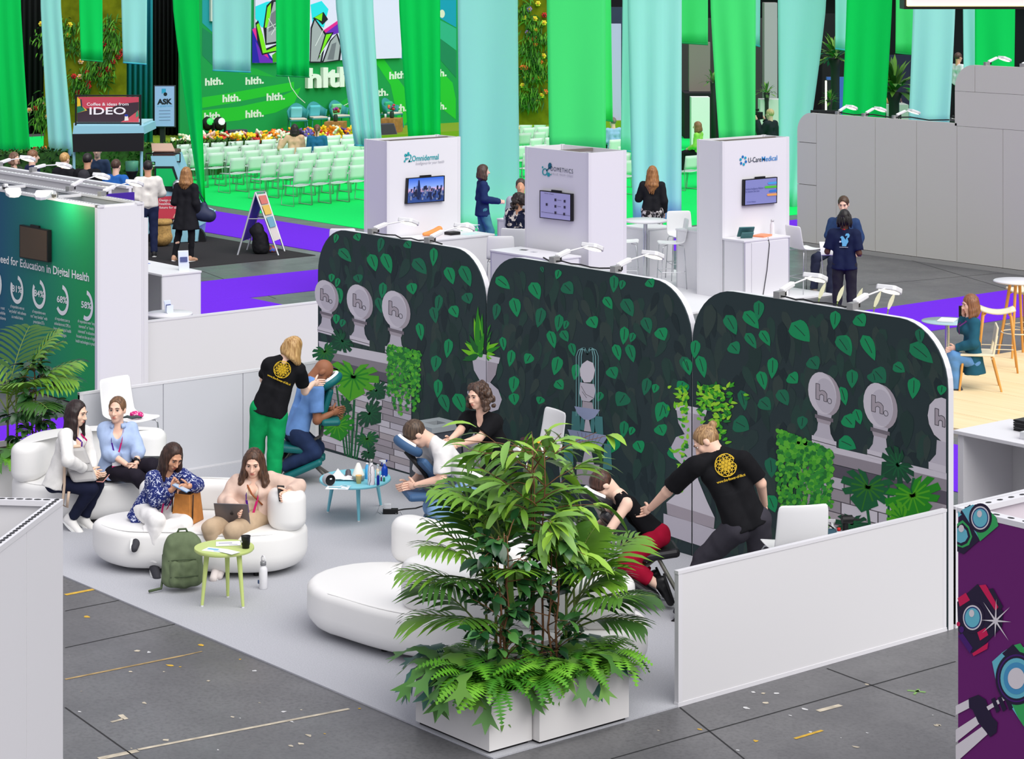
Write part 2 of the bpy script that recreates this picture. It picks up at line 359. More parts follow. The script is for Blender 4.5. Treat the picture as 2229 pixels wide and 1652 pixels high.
for k in range(3):
 x0,x1=3.015*k+0.002,3.015*(k+1)-0.006
 t=thing('printed_wall_board',BLAB[k],'wall board',((x0+x1)/2,0.03,0),0,'leaf-print wall boards')
 mb=MB().use(BASEG);ol=board_outline(x0+0.004,x1-0.004,0.0);mb.prism(ol,(0,0.012,0));mb.build('printed_face',t,True)
 mb=MB().use(EDGE);ol=board_outline(x0,x1,0.0125);mb.prism(ol,(0,0.062,0));mb.build('white_frame',t,True)
 pr_=Print(lambda u,v:PY(u,v,0.0),(0,-1,0));
 def fits(b,t_,w):
  for q in(b,t_,((b[0]+t_[0])/2,(b[1]+t_[1])/2)):
   p=PY(q[0],q[1],0);
   if not inside_board(p.x,p.z,x0,x1,w):return False
  return True
 def lw(p,q,w,m,l,x0=x0,x1=x1):
  pts,mid=leaf_pts(p,q,w)
  pr_.poly(pts,m,l);return mid
 for i in range(330):
  x=rnd.uniform(x0+0.06,x1-0.06);z=rnd.uniform(0.05,2.44);a=rnd.uniform(-0.9,0.9);L=rnd.uniform(0.2,0.34)
  b=Vector((x,0,z));e=Vector((x+math.sin(a)*L*0.8,0,z-math.cos(a)*L))
  if not(inside_board(b.x,b.z,x0,x1,0.06)and inside_board(e.x,max(e.z,0.03),x0,x1,0.02)and e.z>0.02):continue
  w=L*rnd.uniform(.36,.5);d=(e-b)/L;n=Vector((-d.z,0,d.x));up,lo,mid=[],[],[]
  for j in range(8):
   s=j/7;hw=w/2*(math.sin(math.pi*s**0.62)**0.8 if 0<s<1 else 0);c=b+d*L*s;up.append(c+n*hw);lo.append(c-n*hw);mid.append(c)
  off=Vector((0,-0.0006-0.000004*i,0));pts=[p+off for p in up+lo[::-1][1:-1]]
  if min(p.z for p in pts)<0.01 or min(p.x for p in pts)<x0+0.005 or max(p.x for p in pts)>x1-0.005:continue
  pr_.mb.use(rnd.choice(DG)).add(pts,[tuple(range(len(pts)))])
 for(b,e,w)in BRIGHT:
  p=PY((b[0]+e[0])/2,(b[1]+e[1])/2,0)
  if not x0<p.x<x1:continue
  if not fits(b,e,0.012):continue
  c=rnd.choice([0,0,0,1,1,2]);jl=rnd.uniform(1.6,2.3);mid=lw(b,e,w*1.25,LG[c],jl)
  pr_.stroke([mid[1],mid[2],mid[3],mid[4],mid[5]],1.5,VEIN,jl+.12)
 t['_pr']=k;boards.append((t,pr_))
def urn(pr_,u,v,s,sh=0.30):
 0
 T=lambda x,y:(u+x*s,v+y*s+x*s*sh*0.9)
 ellp=lambda cx_,cy_,a,b,m,l:pr_.poly([T(cx_+a*math.cos(t),cy_+b*math.sin(t))for t in[2*math.pi*i/24 for i in range(24)]],m,l)
 pl=lambda pts,m,l:pr_.poly([T(*p)for p in pts],m,l)
 ellp(4,0,28,40,STONE2,3);ellp(-3,-1,27,40,STONE3,3.4);ellp(3,2,20,33,STONE,3.6)
 pl([(-13,36),(15,36),(13,48),(-11,48)],STONE,3.2);pl([(-17,42),(18,42),(18,49),(-17,49)],STONED,3.5);pl([(-14,49),(14,49),(12,56),(-12,56)],STONE2,3.5)
 pl([(-11,56),(11,56),(13,72),(20,84),(-20,84),(-13,72)],STONE,3.4);pl([(-23,84),(24,84),(24,98),(-23,98)],STONE3,3.5);pl([(-23,92),(24,92),(24,93.4),(-23,93.4)],STONEL,3.7)
 ol=[(-15,-17),(-8,-17),(-8,-4),(-3,-7),(2,-6),(6,-2),(6,13),(0,13),(0,3),(-4,1),(-8,4),(-8,13),(-15,13)]
 pl(ol,STONE2,3.9);pr_.stroke([T(*p)for p in ol],1.1,INK,4.1,close=True)
 pr_.stroke([T(11+4*math.cos(t),10+5*math.sin(t))for t in[2*math.pi*i/12 for i in range(12)]],1.1,INK,4.1,close=True)
def bricks(pr_,quad,rows,seed,cols=4):
 r=random.Random(seed);(a,b,c,d)=quad
 Q=lambda s,t:(a[0]*(1-s)*(1-t)+b[0]*s*(1-t)+c[0]*s*t+d[0]*(1-s)*t,a[1]*(1-s)*(1-t)+b[1]*s*(1-t)+c[1]*s*t+d[1]*(1-s)*t)
 pr_.poly([a,b,c,d],STONEL,2.6)
 for i in range(rows):
  s=0.0
  while s<0.999:
   e=min(1.0,s+r.uniform(0.6,1.5)/cols)
   if 1-e<0.08:e=1.0
   pr_.poly([Q(s+0.006,(i+.05)/rows),Q(e-0.002,(i+.05)/rows),Q(e-0.002,(i+.97)/rows),Q(s+0.006,(i+.97)/rows)],r.choice([STONE,STONE2,STONE3,mat((160,152,158),0.6),mat((182,172,176),0.6)]),2.9);s=e
MG=[mat(c,0.6)for c in((10,96,52),(28,140,20),(78,170,20),(8,74,46),(44,120,30))]
def monstera(pr_,u,v,s,a,m,m2,l):
 0
 pts=[]
 prof=[(0,0,.0),(8,.30,0),(20,.62,0),(38,.86,1),(44,.50,0),(50,.90,1),(66,1.0,1),(72,.55,0),(78,1.0,1),(96,1.02,1),(104,.62,0),(110,.98,1),(126,.92,1),(134,.60,0),(140,.86,1),(158,.9,1),(180,1.12,1)]
 for sg in(1,-1):
  seq=prof if sg==1 else prof[::-1][1:-1]
  for ang,r,_ in seq:
   t=math.radians(ang)*sg;x,y=math.sin(t)*r*0.72,math.cos(t)*r*-1.0 if False else-math.cos(t)*r*0.62
   pts.append((x,-y if False else y))
 c,q=math.cos(a),math.sin(a)
 W=[(u+(c*x-q*y)*s,v+(q*x+c*y)*s)for x,y in pts];pr_.poly(W,m,l)
 for ang in(40,64,92,122,150):
  for sg in(1,-1):
   t=math.radians(ang)*sg;x,y=math.sin(t)*.62*.72,-math.cos(t)*.62*.62
   pr_.stroke([(u,v),(u+(c*x-q*y)*s,v+(q*x+c*y)*s)],max(1.2,s*0.05),m2,l+0.3)
 x,y=0,0.62;pr_.stroke([(u,v),(u+(c*x-q*y)*s,v+(q*x+c*y)*s)],max(1.5,s*0.035),m2,l+0.3)
VG=[mat(c,0.6)for c in((46,150,50),(96,190,50),(26,120,44),(70,170,40))]
def vines(pr_,u0,u1,v0,v1,slope,n,seed,r0=4.0,topfill=60):
 r=random.Random(seed);k=0
 cols=[u0+(u1-u0)*(i+0.5)/16 for i in range(16)]
 for c in cols:
  e=v0+(c-u0)*slope+(v1-v0)*r.uniform(0.6,1.0);pr_.stroke([(c,v0+(c-u0)*slope),(c+r.uniform(-6,6),e)],1.0,VG[2],4.2)
  y=v0+(c-u0)*slope
  while y<e:
   pr_.ell(c+r.uniform(-5,5),y,r0*r.uniform(.7,1.1),r0*r.uniform(.7,1.2),r.choice(VG),4.4+0.004*(k%60),r.uniform(-.6,.6),7);k+=1;y+=r.uniform(4,8)
 for i in range(n):
  u=r.uniform(u0,u1);pr_.ell(u,v0+(u-u0)*slope+abs(r.gauss(0,topfill*0.5)),r0*r.uniform(.8,1.2),r0*r.uniform(.8,1.2),r.choice(VG),4.8+0.004*(k%60),r.uniform(-.6,.6),7);k+=1
A,B,Cc=boards[0][1],boards[1][1],boards[2][1]
A.poly([(694,742),(884,778),(884,800),(696,762)],STONE3,2.7);A.poly([(696,762),(884,800),(884,822),(696,778)],mat((140,132,140),0.6),2.8);A.poly([(696,778),(884,822),(888,846),(696,796)],mat((92,86,98),0.6),2.9)
bricks(A,[(696,792),(896,846),(896,1031),(700,972)],13,3)
for u,v,s in((711,645,0.84),(783,658,0.92),(862,675,1.0)):urn(A,u,v,s)
vines(A,846,914,752,905,0.22,120,4)
for(x0,y0,x1,y1,w)in((733,840,752,990,4),(745,860,758,996,4),(757,850,762,998,3),(772,870,765,1000,5),(780,900,772,1002,4),(790,930,776,1004,4)):A.stroke([(x0,y0),(x1,y1)],w,MG[0],4.0)
monstera(A,708,765,40,-0.4,MG[0],MG[4],4.4);monstera(A,746,742,40,0.9,MG[3],MG[0],4.5);monstera(A,770,820,78,0.15,MG[2],MG[1],5.0);monstera(A,735,925,52,-0.2,MG[1],MG[2],4.8)
monstera(A,805,900,46,-0.9,MG[3],MG[0],5.2);monstera(A,800,955,36,-0.2,MG[0],MG[4],5.2);monstera(A,820,850,36,-0.8,MG[3],MG[0],4.7);monstera(A,803,985,26,-0.7,MG[3],MG[0],5.3);monstera(A,750,885,28,-1.2,MG[3],MG[0],4.6)
def pot(pr_,u,v,s,half):
 T=lambda x,y:(u+x*s,v+y*s+x*s*0.22)
 lo,hi=(-100,0)if half=='L' else(0,100)
 def cl(pts,m,l):
  q=[]
  n=len(pts)
  for i in range(n):
   (xa,ya),(xb,yb)=pts[i],pts[(i+1)%n];ia,ib=lo<=xa<=hi,lo<=xb<=hi
   if ia:q.append((xa,ya))
   if ia!=ib:e=0;tt=(e-xa)/(xb-xa);q.append((e,ya+(yb-ya)*tt))
  if len(q)>2:pr_.poly([T(*p)for p in q],m,l)
 cl([(-36,0),(30,0),(27,14),(-33,14)],STONE3,4.6);cl([(-31,14),(25,14),(20,40),(8,60),(-14,60),(-27,40)],STONE,4.5);cl([(2,14),(25,14),(20,40),(8,60),(0,60)],STONE2,4.55)
 cl([(-14,60),(8,60),(26,72),(34,92),(26,116),(4,128),(-14,128),(-36,112),(-42,92),(-32,70)],STONE,4.4);cl([(-14,128),(6,128),(12,150),(30,190),(46,220),(-52,210),(-30,186),(-16,150)],STONE3,4.3)
 cl([(-52,210),(46,220),(44,244),(-50,234)],STONE2,4.2);cl([(-58,234),(54,244),(54,290),(-58,276)],STONE,4.2)
for hb,pr_ in(('L',A),('R',B)):pot(pr_,1059 if hb=='L' else 1060,772,0.98,hb)
SG=[mat(c,0.6)for c in((40,140,30),(92,190,24),(20,100,40),(120,205,30))]
r_=random.Random(3)
for i in range(30):
 a=r_.uniform(-1.5,1.5);L=r_.uniform(45,100)*(1-0.25*abs(a));bu,bv=1043+r_.uniform(-8,10),770+r_.uniform(-6,8)
 e=(bu+math.sin(a)*L*0.62,bv-math.cos(a)*L*1.0+abs(a)*14)
 for pr_,lo,hi in((A,0,1058.3),(B,1060.0,3000)):
  pts,mid=leaf_pts((bu,bv),e,11,0.05)
  xs=[p[0]for p in pts]
  if min(xs)>lo and max(xs)<hi:pr_.poly(pts,r_.choice(SG),5.0+0.01*i)
  elif pr_ is A and max(xs)>hi and e[0]>hi:
   B.poly([p for p in pts if p[0]>1060.2]+[(1060.2,(bv+e[1])/2)],SG[i%4],5.0+0.01*i)
WAT=mat((70,128,128),0.6);WAT2=mat((120,170,170),0.6);FB=mat((150,160,190),0.6)
for dx,w in((18,2),(13,2),(24,1.5)):
 B.stroke([(1279-dx,905),(1279-dx,775),(1279-dx*0.8,762),(1279-dx*0.4,757),(1279,772),(1279+dx*0.4,757),(1279+dx*0.8,762),(1279+dx,775),(1279+dx,905)],w,WAT2,3.6)
for x0,x1,y0,y1 in((1246,1262,895,960),(1296,1312,905,965),(1230,1246,945,1010),(1316,1330,965,1020),(1266,1272,905,935),(1288,1294,905,940)):B.poly([(x0,y0),(x1,y0+2),(x1+3,y1+3),(x0-3,y1)],WAT,3.2)
B.poly([(1268,792),(1279,784),(1292,790),(1296,805),(1293,822),(1286,832),(1272,832),(1264,818),(1263,803)],STONE3,4.4);B.poly([(1264,832),(1294,836),(1297,850),(1294,866),(1284,874),(1268,872),(1262,856)],STONE,4.4);B.stroke([(1266,840),(1276,858),(1292,866)],1.2,STONED,4.7);B.stroke([(1268,852),(1278,866)],1.2,STONED,4.7)
B.poly([(1269,873),(1290,876),(1293,890),(1268,887)],STONE2,4.4);B.poly([(1251,884),(1307,892),(1296,908),(1284,914),(1272,913),(1258,900)],FB,4.5);B.poly([(1275,913),(1283,914),(1288,940),(1272,938)],STONE,4.4)
B.poly([(1236,934),(1325,948),(1310,972),(1290,982),(1264,980),(1246,958)],FB,4.5);B.poly([(1274,980),(1288,982),(1294,1010),(1268,1008)],STONE,4.4);B.poly([(1256,1005),(1306,1012),(1306,1060),(1256,1052)],STONE2,4.3)
for x in range(1258,1320,9):B.stroke([(x,940+(x-1258)*0.15),(1277+(x-1279)*0.5,976)],1.0,STONED,4.8)
for hb,pr_ in(('L',B),('R',Cc)):pot(pr_,1506 if hb=='L' else 1508.5,885,1.05,hb)
YG=[mat(c,0.6)for c in((60,170,30),(120,205,40),(24,120,44),(160,220,50))]
for i in range(300):
 if i<200:bu=r_.gauss(1536,30);bv=r_.gauss(868,22)
 elif i<270:bu=r_.gauss(1497,13);bv=r_.uniform(880,1075)
 else:bu=r_.gauss(1573,10);bv=r_.uniform(880,975)
 a=r_.uniform(-2.2,2.2);L=r_.uniform(10,19);e=(bu+math.sin(a)*L,bv-math.cos(a)*L*0.9)
 lo,hi=min(bu,e[0])-4,max(bu,e[0])+4
 if lo<1440 or bv<832 or e[1]<826:continue
 pr_=B if hi<1506 else(Cc if lo>1509 else None)
 if pr_:pr_.poly(leaf_pts((bu,bv),e,6.5,0.1,5)[0],r_.choice(YG),5.0+0.003*i)
Cc.poly([(1768,962),(2061,1030),(2061,1044),(1768,975)],STONE3,2.7);Cc.poly([(1768,975),(2061,1044),(2061,1070),(1768,998)],mat((150,142,150),0.6),2.8);Cc.poly([(1760,998),(2061,1070),(2061,1098),(1756,1022)],mat((88,82,94),0.6),2.9)
bricks(Cc,[(1740,1018),(2061,1098),(2061,1345),(1740,1245)],9,8,5)
for u,v,s in((1794,858,1.14),(1916,884,1.2),(2034,906,1.24)):
 if u<2030:urn(Cc,u,v,s)
T3=lambda x,y:(2050+x,912+y+x*0.27)
Cc.poly([T3(-30,0),T3(-26,-24),T3(-14,-40),T3(0,-47),T3(10,-46),T3(10,48),T3(0,48),T3(-16,38),T3(-27,18)],STONE3,3.4);Cc.poly([T3(-10,48),T3(10,48),T3(10,100),T3(-26,100),T3(-12,80)],STONE,3.3);Cc.poly([T3(-28,100),T3(10,100),T3(10,116),T3(-28,116)],STONE3,3.5)
_o=[T3(-14,-20),T3(-6,-20),T3(-6,-5),T3(0,-8),T3(6,-6),T3(8,-1),T3(8,16),T3(2,16),T3(2,4),T3(-3,3),T3(-6,6),T3(-6,16),T3(-14,16)];Cc.poly(_o,STONE2,3.9);Cc.stroke(_o,1.3,INK,4.1,close=True)
vines(Cc,1694,1812,935,1135,0.42,210,9,5.4,60)
for(x0,y0,x1,y1,w)in((1880,1040,1900,1190,6),(1990,1040,1960,1190,6),(1960,1010,1950,1130,6),(1935,1050,1935,1180,5)):Cc.stroke([(x0,y0),(x1,y1)],w,MG[0],4.0)
monstera(Cc,1890,1060,82,0.25,MG[0],MG[4],4.8);monstera(Cc,1955,1012,62,1.0,MG[3],MG[0],4.6);monstera(Cc,1988,1078,86,-0.3,MG[1],MG[2],5.1);monstera(Cc,1965,1130,60,0.9,MG[2],MG[1],5.2);monstera(Cc,1855,1140,50,0.1,MG[3],MG[0],4.6)
for t,pr_ in boards:pr_.build('printed_artwork',t)
LAMPW=mat((236,236,236),0.4);LENS=mat((255,246,222),0.3,emit=1.6)
def arm_lamp(base,head,label,group,on=True,sc=1.0,spot=0):
 b,h=Vector(base),Vector(head);d=(h-b).normalized();hor=Vector((d.x,d.y,0)).normalized();sd=Vector((-hor.y,hor.x,0))
 t=thing('arm_lamp',label,'lamp',b,0,group)
 M=Matrix((hor,sd,Vector((0,0,1)))).transposed()
 mb=MB().use(mat((150,150,150),0.5,0.3));mb.box(b+Vector((0,0,0.03)),(0.10*sc,0.06,0.06*sc),M=M);mb.build('clamp',t,True)
 mb=MB().use(BLACK);mb.box(b+Vector((0,0,0.035))+hor*0.065,(0.05,0.045,0.045),M=M);mb.build('plug',t,True)
 Md=Matrix((d,sd,d.cross(sd))).transposed()
 mb=MB().use(LAMPW);mb.box(b+d*0.14+Vector((0,0,0.05)),(0.2*sc,0.05,0.045),M=Md);mb.build('ballast',t,True,bev=0.01)
 mb=MB().use(LAMPW);mb.cyl(b+d*0.2+Vector((0,0,0.05)),h-hor*0.03,0.008,n=8);mb.build('arm',t,True)
 mb=MB().use(LAMPW)
 pts=[(-0.04,-0.08),(-0.02,-0.10),(0.10,-0.095),(0.165,-0.06),(0.18,0),(0.165,0.06),(0.10,0.095),(-0.02,0.10),(-0.04,0.08)]
 tilt=(hor*0.95-Vector((0,0,0.32))).normalized();nn=sd.cross(tilt)
 nn=nn if nn.z>0 else-nn
 mb.prism([h+tilt*x*sc+sd*y*sc-nn*0.02 for x,y in pts],nn*0.045);hd=mb.build('lamp_head',t,True,bev=0.008)
 if spot:
  lo_=lamp('lamp_glow','POINT',h-nn*.08,(0,0,0),spot,(1,.93,.7),shadow_soft_size=.06);lo_.parent=t;lo_.location=XF[t.name].inverted()@(h-nn*.08)
 mb=MB().use(LENS if on else LAMPW);mb.prism([h+tilt*(x*0.8+0.012)*sc+sd*y*0.8*sc-nn*0.026 for x,y in pts],nn*0.008);mb.build('lens',hd,True)if False else link_sub(mb,'lens',hd,t)
 return t
def link_sub(mb,name,part,root):
 0
 o=link_mesh(name,mb.mesh(name));o.parent=part;o.data.transform(XF[root.name].inverted());return o
for i,(bu,bv,hu,hv)in enumerate(((811,502,884,480),(934,522,1006,492),(1207,565,1284,535),(1340,585,1416,552),(1696,640,1770,601),(1856,666,1931,627))):
 b=PY(bu,bv,0.045);b.z=2.5;h=PY(hu,hv,0.62)
 arm_lamp(b,h,['first','second','third','fourth','fifth','sixth'][i]+' white arm lamp from the left on the leaf wall top','arm lamps on the leaf wall')
def cable(pts,label,r=0.008,name='cable',m=BLACK):
 mb=MB().use(m);k=[]
 for i in range(len(pts)-1):
  a,b=Vector(pts[i]),Vector(pts[i+1])
  for j in range(6):k.append(a.lerp(b,j/6))
 k.append(Vector(pts[-1]));mb.tube(k,r,6);o=mb.build(name);return tag(o,label,'cable')
def wob(u0,u1,Y,z,n,seed):
 r=random.Random(seed);a=PY(u0,500,Y);b=PY(u1,600,Y)
 return[Vector((a.x+(b.x-a.x)*i/n,Y+r.uniform(-0.02,0.02),z+r.uniform(0.006,0.03)))for i in range(n+1)]
cable(wob(811,960,0.045,2.5,9,1),'black cable lying along the left leaf board top');cable(wob(1180,1350,0.045,2.5,8,2),'black cable lying along the middle leaf board top');cable(wob(1690,1860,0.045,2.5,8,3),'black cable lying along the right leaf board top')
def sdf_surface(prims,h,fold=0.0,ffreq=30.0,ridge=None):
 lo=np.full(3,1e9);hi=np.full(3,-1e9)
 for p in prims:
  if p[0]in 'cy':
   r=max(p[3],p[4])+0.02
   for q in(p[1],p[2]):lo=np.minimum(lo,np.array(q)-r);hi=np.maximum(hi,np.array(q)+r)
  elif p[0]=='e':r=max(p[2])+0.02;lo=np.minimum(lo,np.array(p[1])-r);hi=np.maximum(hi,np.array(p[1])+r)
 lo-=3*h;hi+=3*h;n=np.ceil((hi-lo)/h).astype(int)+1
 ax=[lo[i]+h*np.arange(n[i])for i in range(3)]
 V=np.full(tuple(n),1.0,dtype=np.float32)
 def sub(a,b):
  i0=np.clip(np.floor((a-lo)/h).astype(int),0,n-1);i1=np.clip(np.ceil((b-lo)/h).astype(int)+1,1,n)
  sl=tuple(slice(i0[i],i1[i])for i in range(3))
  return sl,ax[0][sl[0]][:,None,None],ax[1][sl[1]][None,:,None],ax[2][sl[2]][None,None,:]
 for p in prims:
  t=p[0]
  if t in('c','y'):
   a=np.array(p[1],float);b=np.array(p[2],float);ra,rb=p[3],p[4];k=p[5]if len(p)>5 else 0.03
   m=max(ra,rb)+k+2*h
   sl,X,Y,Z=sub(np.minimum(a,b)-m,np.maximum(a,b)+m)
   d=b-a;L2=float(d@d)+1e-12;L=math.sqrt(L2)
   px,py,pz=X-a[0],Y-a[1],Z-a[2];tt=(px*d[0]+py*d[1]+pz*d[2])/L2
   if t=='c':
    tc=np.clip(tt,0,1);D=np.sqrt((px-tc*d[0])**2+(py-tc*d[1])**2+(pz-tc*d[2])**2)-(ra+(rb-ra)*tc)
   else:
    D=np.sqrt(np.maximum((px-tt*d[0])**2+(py-tt*d[1])**2+(pz-tt*d[2])**2,0))-(ra+(rb-ra)*np.clip(tt,0,1));D=np.maximum(D,np.maximum(-tt*L,(tt-1)*L))
  elif t in('e','s'):
   c=np.array(p[1],float);r=np.array(p[2],float);R=np.array(p[3]if len(p)>3 and p[3]is not None else np.eye(3),float);k=p[4]if len(p)>4 else 0.03
   m=float(r.max())+k+2*h;sl,X,Y,Z=sub(c-m,c+m);px,py,pz=X-c[0],Y-c[1],Z-c[2]
   q=[(px*R[i][0]+py*R[i][1]+pz*R[i][2])/r[i]for i in range(3)]
   k0=np.sqrt(q[0]**2+q[1]**2+q[2]**2)+1e-9;k1=np.sqrt((q[0]/r[0])**2+(q[1]/r[1])**2+(q[2]/r[2])**2)+1e-9;D=k0*(k0-1)/k1
  elif t=='p':
   c=np.array(p[1],float);nn=np.array(p[2],float);rad=p[3]
   sl,X,Y,Z=sub(c-rad,c+rad);D=(X-c[0])*nn[0]+(Y-c[1])*nn[1]+(Z-c[2])*nn[2];V[sl]=np.maximum(V[sl],D);continue
  cur=V[sl]
  if t=='s':
   hh=np.clip(0.5-0.5*(cur+D)/k,0,1);V[sl]=cur*(1-hh)+(-D)*hh+k*hh*(1-hh)
  else:
   hh=np.clip(0.5+0.5*(D-cur)/k,0,1);V[sl]=D*(1-hh)+cur*hh-k*hh*(1-hh)
 if fold:
  X,Y,Z=ax[0][:,None,None],ax[1][None,:,None],ax[2][None,None,:];f=ffreq
  V=V+fold*(np.sin(f*X+1.7*np.sin(f*.6*Z+1))*np.sin(f*.8*Y+1.3*np.sin(f*.5*X))+0.6*np.sin(f*1.3*Z+2*np.sin(f*.7*X+f*.5*Y))).astype(np.float32)
 if ridge is not None:
  X,Y,Z=ax[0][:,None,None],ax[1][None,:,None],ax[2][None,None,:];amp,f=ridge
  V=V+amp*(np.sin(f*X+2*np.sin(9*Z+5*Y))*np.cos(f*Y+2*np.sin(11*Z+4*X))).astype(np.float32)
 S_=V<0
 c8=[S_[i:n[0]-1+i,j:n[1]-1+j,k:n[2]-1+k]for i in(0,1)for j in(0,1)for k in(0,1)]
 s=sum(c.astype(np.int8)for c in c8);act=(s>0)&(s<8);idx=-np.ones(act.shape,np.int64);cells=np.argwhere(act)
 if len(cells)==0:return np.zeros((0,3)),np.zeros((0,4),int)
 idx[act]=np.arange(len(cells));acc=np.zeros((len(cells),3));cnt=np.zeros(len(cells))
 corners=[(i,j,k)for i in(0,1)for j in(0,1)for k in(0,1)]
 val={c:V[cells[:,0]+c[0],cells[:,1]+c[1],cells[:,2]+c[2]].astype(float)for c in corners}
 for a_,b_ in[(c,tuple(c[m]+(m==q)for m in range(3)))for c in corners for q in range(3)if c[q]==0]:
  va,vb=val[a_],val[b_];cr=(va<0)!=(vb<0);tt=np.where(cr,va/(va-vb+1e-20),0)
  pa,pb=np.array(a_,float),np.array(b_,float);acc+=np.where(cr[:,None],pa+(pb-pa)*tt[:,None],0);cnt+=cr
 vert=lo+h*(cells+acc/cnt[:,None]);faces=[]
 for q in range(3):
  sa=[slice(None)]*3;sb=[slice(None)]*3;sa[q]=slice(0,-1);sb[q]=slice(1,None)
  A_,B_=S_[tuple(sa)],S_[tuple(sb)];E_=np.argwhere(A_!=B_)
  u,v=(q+1)%3,(q+2)%3
  E_=E_[(E_[:,u]>0)&(E_[:,v]>0)&(E_[:,u]<n[u]-1)&(E_[:,v]<n[v]-1)]
  if len(E_)==0:continue
  def cell(du,dv):
   c=E_.copy();c[:,u]+=du;c[:,v]+=dv;return idx[c[:,0],c[:,1],c[:,2]]
  Q=np.stack([cell(-1,-1),cell(0,-1),cell(0,0),cell(-1,0)],1);ins=S_[E_[:,0],E_[:,1],E_[:,2]]
  Q[~ins]=Q[~ins][:,::-1];faces.append(Q)
 fa=np.concatenate(faces);fa=fa[(fa>=0).all(1)]
 return vert,fa
def np_mesh(name,v,f,m,parent=None,world=True):
 me=bpy.data.meshes.new(name);me.vertices.add(len(v));me.vertices.foreach_set('co',np.asarray(v,np.float32).ravel())
 me.loops.add(f.size);me.polygons.add(len(f));me.polygons.foreach_set('loop_start',np.arange(0,f.size,4));me.loops.foreach_set('vertex_index',f.ravel().astype(np.int32))
 me.polygons.foreach_set('use_smooth',np.ones(len(f),bool));me.materials.append(m);me.update(calc_edges=True);me.validate()
 return link_mesh(name,me,parent,world)
def soft(name,prims,h,m,parent,fold=0.0,ffreq=30.0,ridge=None,world=True):
 v,f=sdf_surface(prims,h,fold,ffreq,ridge)
 return np_mesh(name,v,f,m,parent,world)if len(v)else None
BL=dict(nk=('pel',.295),hd=('nk',.118),sl=('nk',.108),sr=('nk',.108),el=('sl',.172),er=('sr',.172),wl=('el',.150),wr=('er',.150),hl=('pel',.056),hr=('pel',.056),kl=('hl',.243),kr=('hr',.243),al=('kl',.243),ar=('kr',.243),tl=('al',.115),tr=('ar',.115),fl=('wl',.085),fr=('wr',.085),ns=('hd',.066))
def solve(spec,D0,S_):
 0
 J={}
 for k in('pel','nk','hd','sl','sr','el','er','wl','wr','hl','hr','kl','kr','al','ar','tl','tr','fl','fr','ns'):
  if k not in spec:continue
  u,v,d=spec[k]
  if isinstance(d,(int,float)):J[k]=PD(u,v,D0+d);continue
  par,L=BL[k];L*=S_;Q=J[par];r1=PD(u,v,1.0)-Vector((TX,TY,CH));o=Vector((TX,TY,CH))-Q
  a=r1.dot(r1);b=2*o.dot(r1);c=o.dot(o)-L*L;disc=b*b-4*a*c
  D=-b/(2*a)if disc<=0 else(-b+(math.sqrt(disc)if d=='+' else-math.sqrt(disc)))/(2*a)
  J[k]=PD(u,v,D)
 return J
def camdir(deg):
 a=math.radians(deg);q=RT*math.sin(a)+FW*math.cos(a);return Vector((q[0],q[1],0))
def stand(loc,deg,S_=1.72,lean=0.0,**kw):
 0
 f=camdir(deg);r=Vector((f.y,-f.x,0));up=Vector((0,0,1));L=Vector((loc[0],loc[1],loc[2]if len(loc)>2 else 0));H=S_
 g=lambda x,y,z:L+r*x*H+f*y*H+up*z*H
 J=dict(pel=g(0,0,.53),nk=g(0,lean,.825),hd=g(0,lean*1.2+.012,.93),sl=g(-.100,lean,.790),sr=g(.100,lean,.790),el=g(-.13,lean*.8-.02,.625),er=g(.13,lean*.8-.02,.625),wl=g(-.125,.04,.50),wr=g(.125,.04,.50),hl=g(-.055,0,.52),hr=g(.055,0,.52),kl=g(-.06,.01,.285),kr=g(.06,.01,.285),al=g(-.062,-.015,.045),ar=g(.062,-.015,.045),tl=g(-.08,.09,.018),tr=g(.08,.09,.018),ns=g(0,lean*1.2+.08,.925))
 for k,v in kw.items():J[k]=g(*v)
 return J
def hair_mat(c,c2=None):
 c2=c2 or tuple(min(255,int(x*1.5+14))for x in c)
 def fn(nt,b):
  tc=nt.nodes.new('ShaderNodeTexCoord');mp=nt.nodes.new('ShaderNodeMapping');mp.inputs['Scale'].default_value=(70,70,7)
  nz=nt.nodes.new('ShaderNodeTexNoise');nz.inputs['Scale'].default_value=1.0;nz.inputs['Detail'].default_value=3
  r=nt.nodes.new('ShaderNodeValToRGB');r.color_ramp.elements[0].position=0.35;r.color_ramp.elements[1].position=0.68;r.color_ramp.elements[0].color=L3(c);r.color_ramp.elements[1].color=L3(c2)
  nt.links.new(tc.outputs['Object'],mp.inputs[0]);nt.links.new(mp.outputs[0],nz.inputs['Vector']);nt.links.new(nz.outputs['Fac'],r.inputs[0]);nt.links.new(r.outputs[0],b.inputs['Base Color'])
 return nodes_mat('hair',fn,0.45,0.4)
def print_mat(base,spots,scale=30,th=0.5,w=0.04,kind='voronoi'):
 0
 def fn(nt,b):
  tc=nt.nodes.new('ShaderNodeTexCoord')
  nz=nt.nodes.new('ShaderNodeTexNoise');nz.inputs['Scale'].default_value=scale;nz.inputs['Detail'].default_value=2.5;nz.inputs['Distortion'].default_value=1.6
  nt.links.new(tc.outputs['Object'],nz.inputs['Vector'])
  r=nt.nodes.new('ShaderNodeValToRGB');e=r.color_ramp.elements;e[0].position=th;e[1].position=th+w;e[0].color=L3(base);e[1].color=L3(spots)
  if kind=='line':
   e[0].position=th-w;e[1].position=th+w;e[0].color=L3(base);e[1].color=L3(base);q=e.new(th);q.color=L3(spots)
  nt.links.new(nz.outputs['Fac'],r.inputs[0]);nt.links.new(r.outputs[0],b.inputs['Base Color'])
 return nodes_mat('printed_cloth',fn,0.8,0.2)
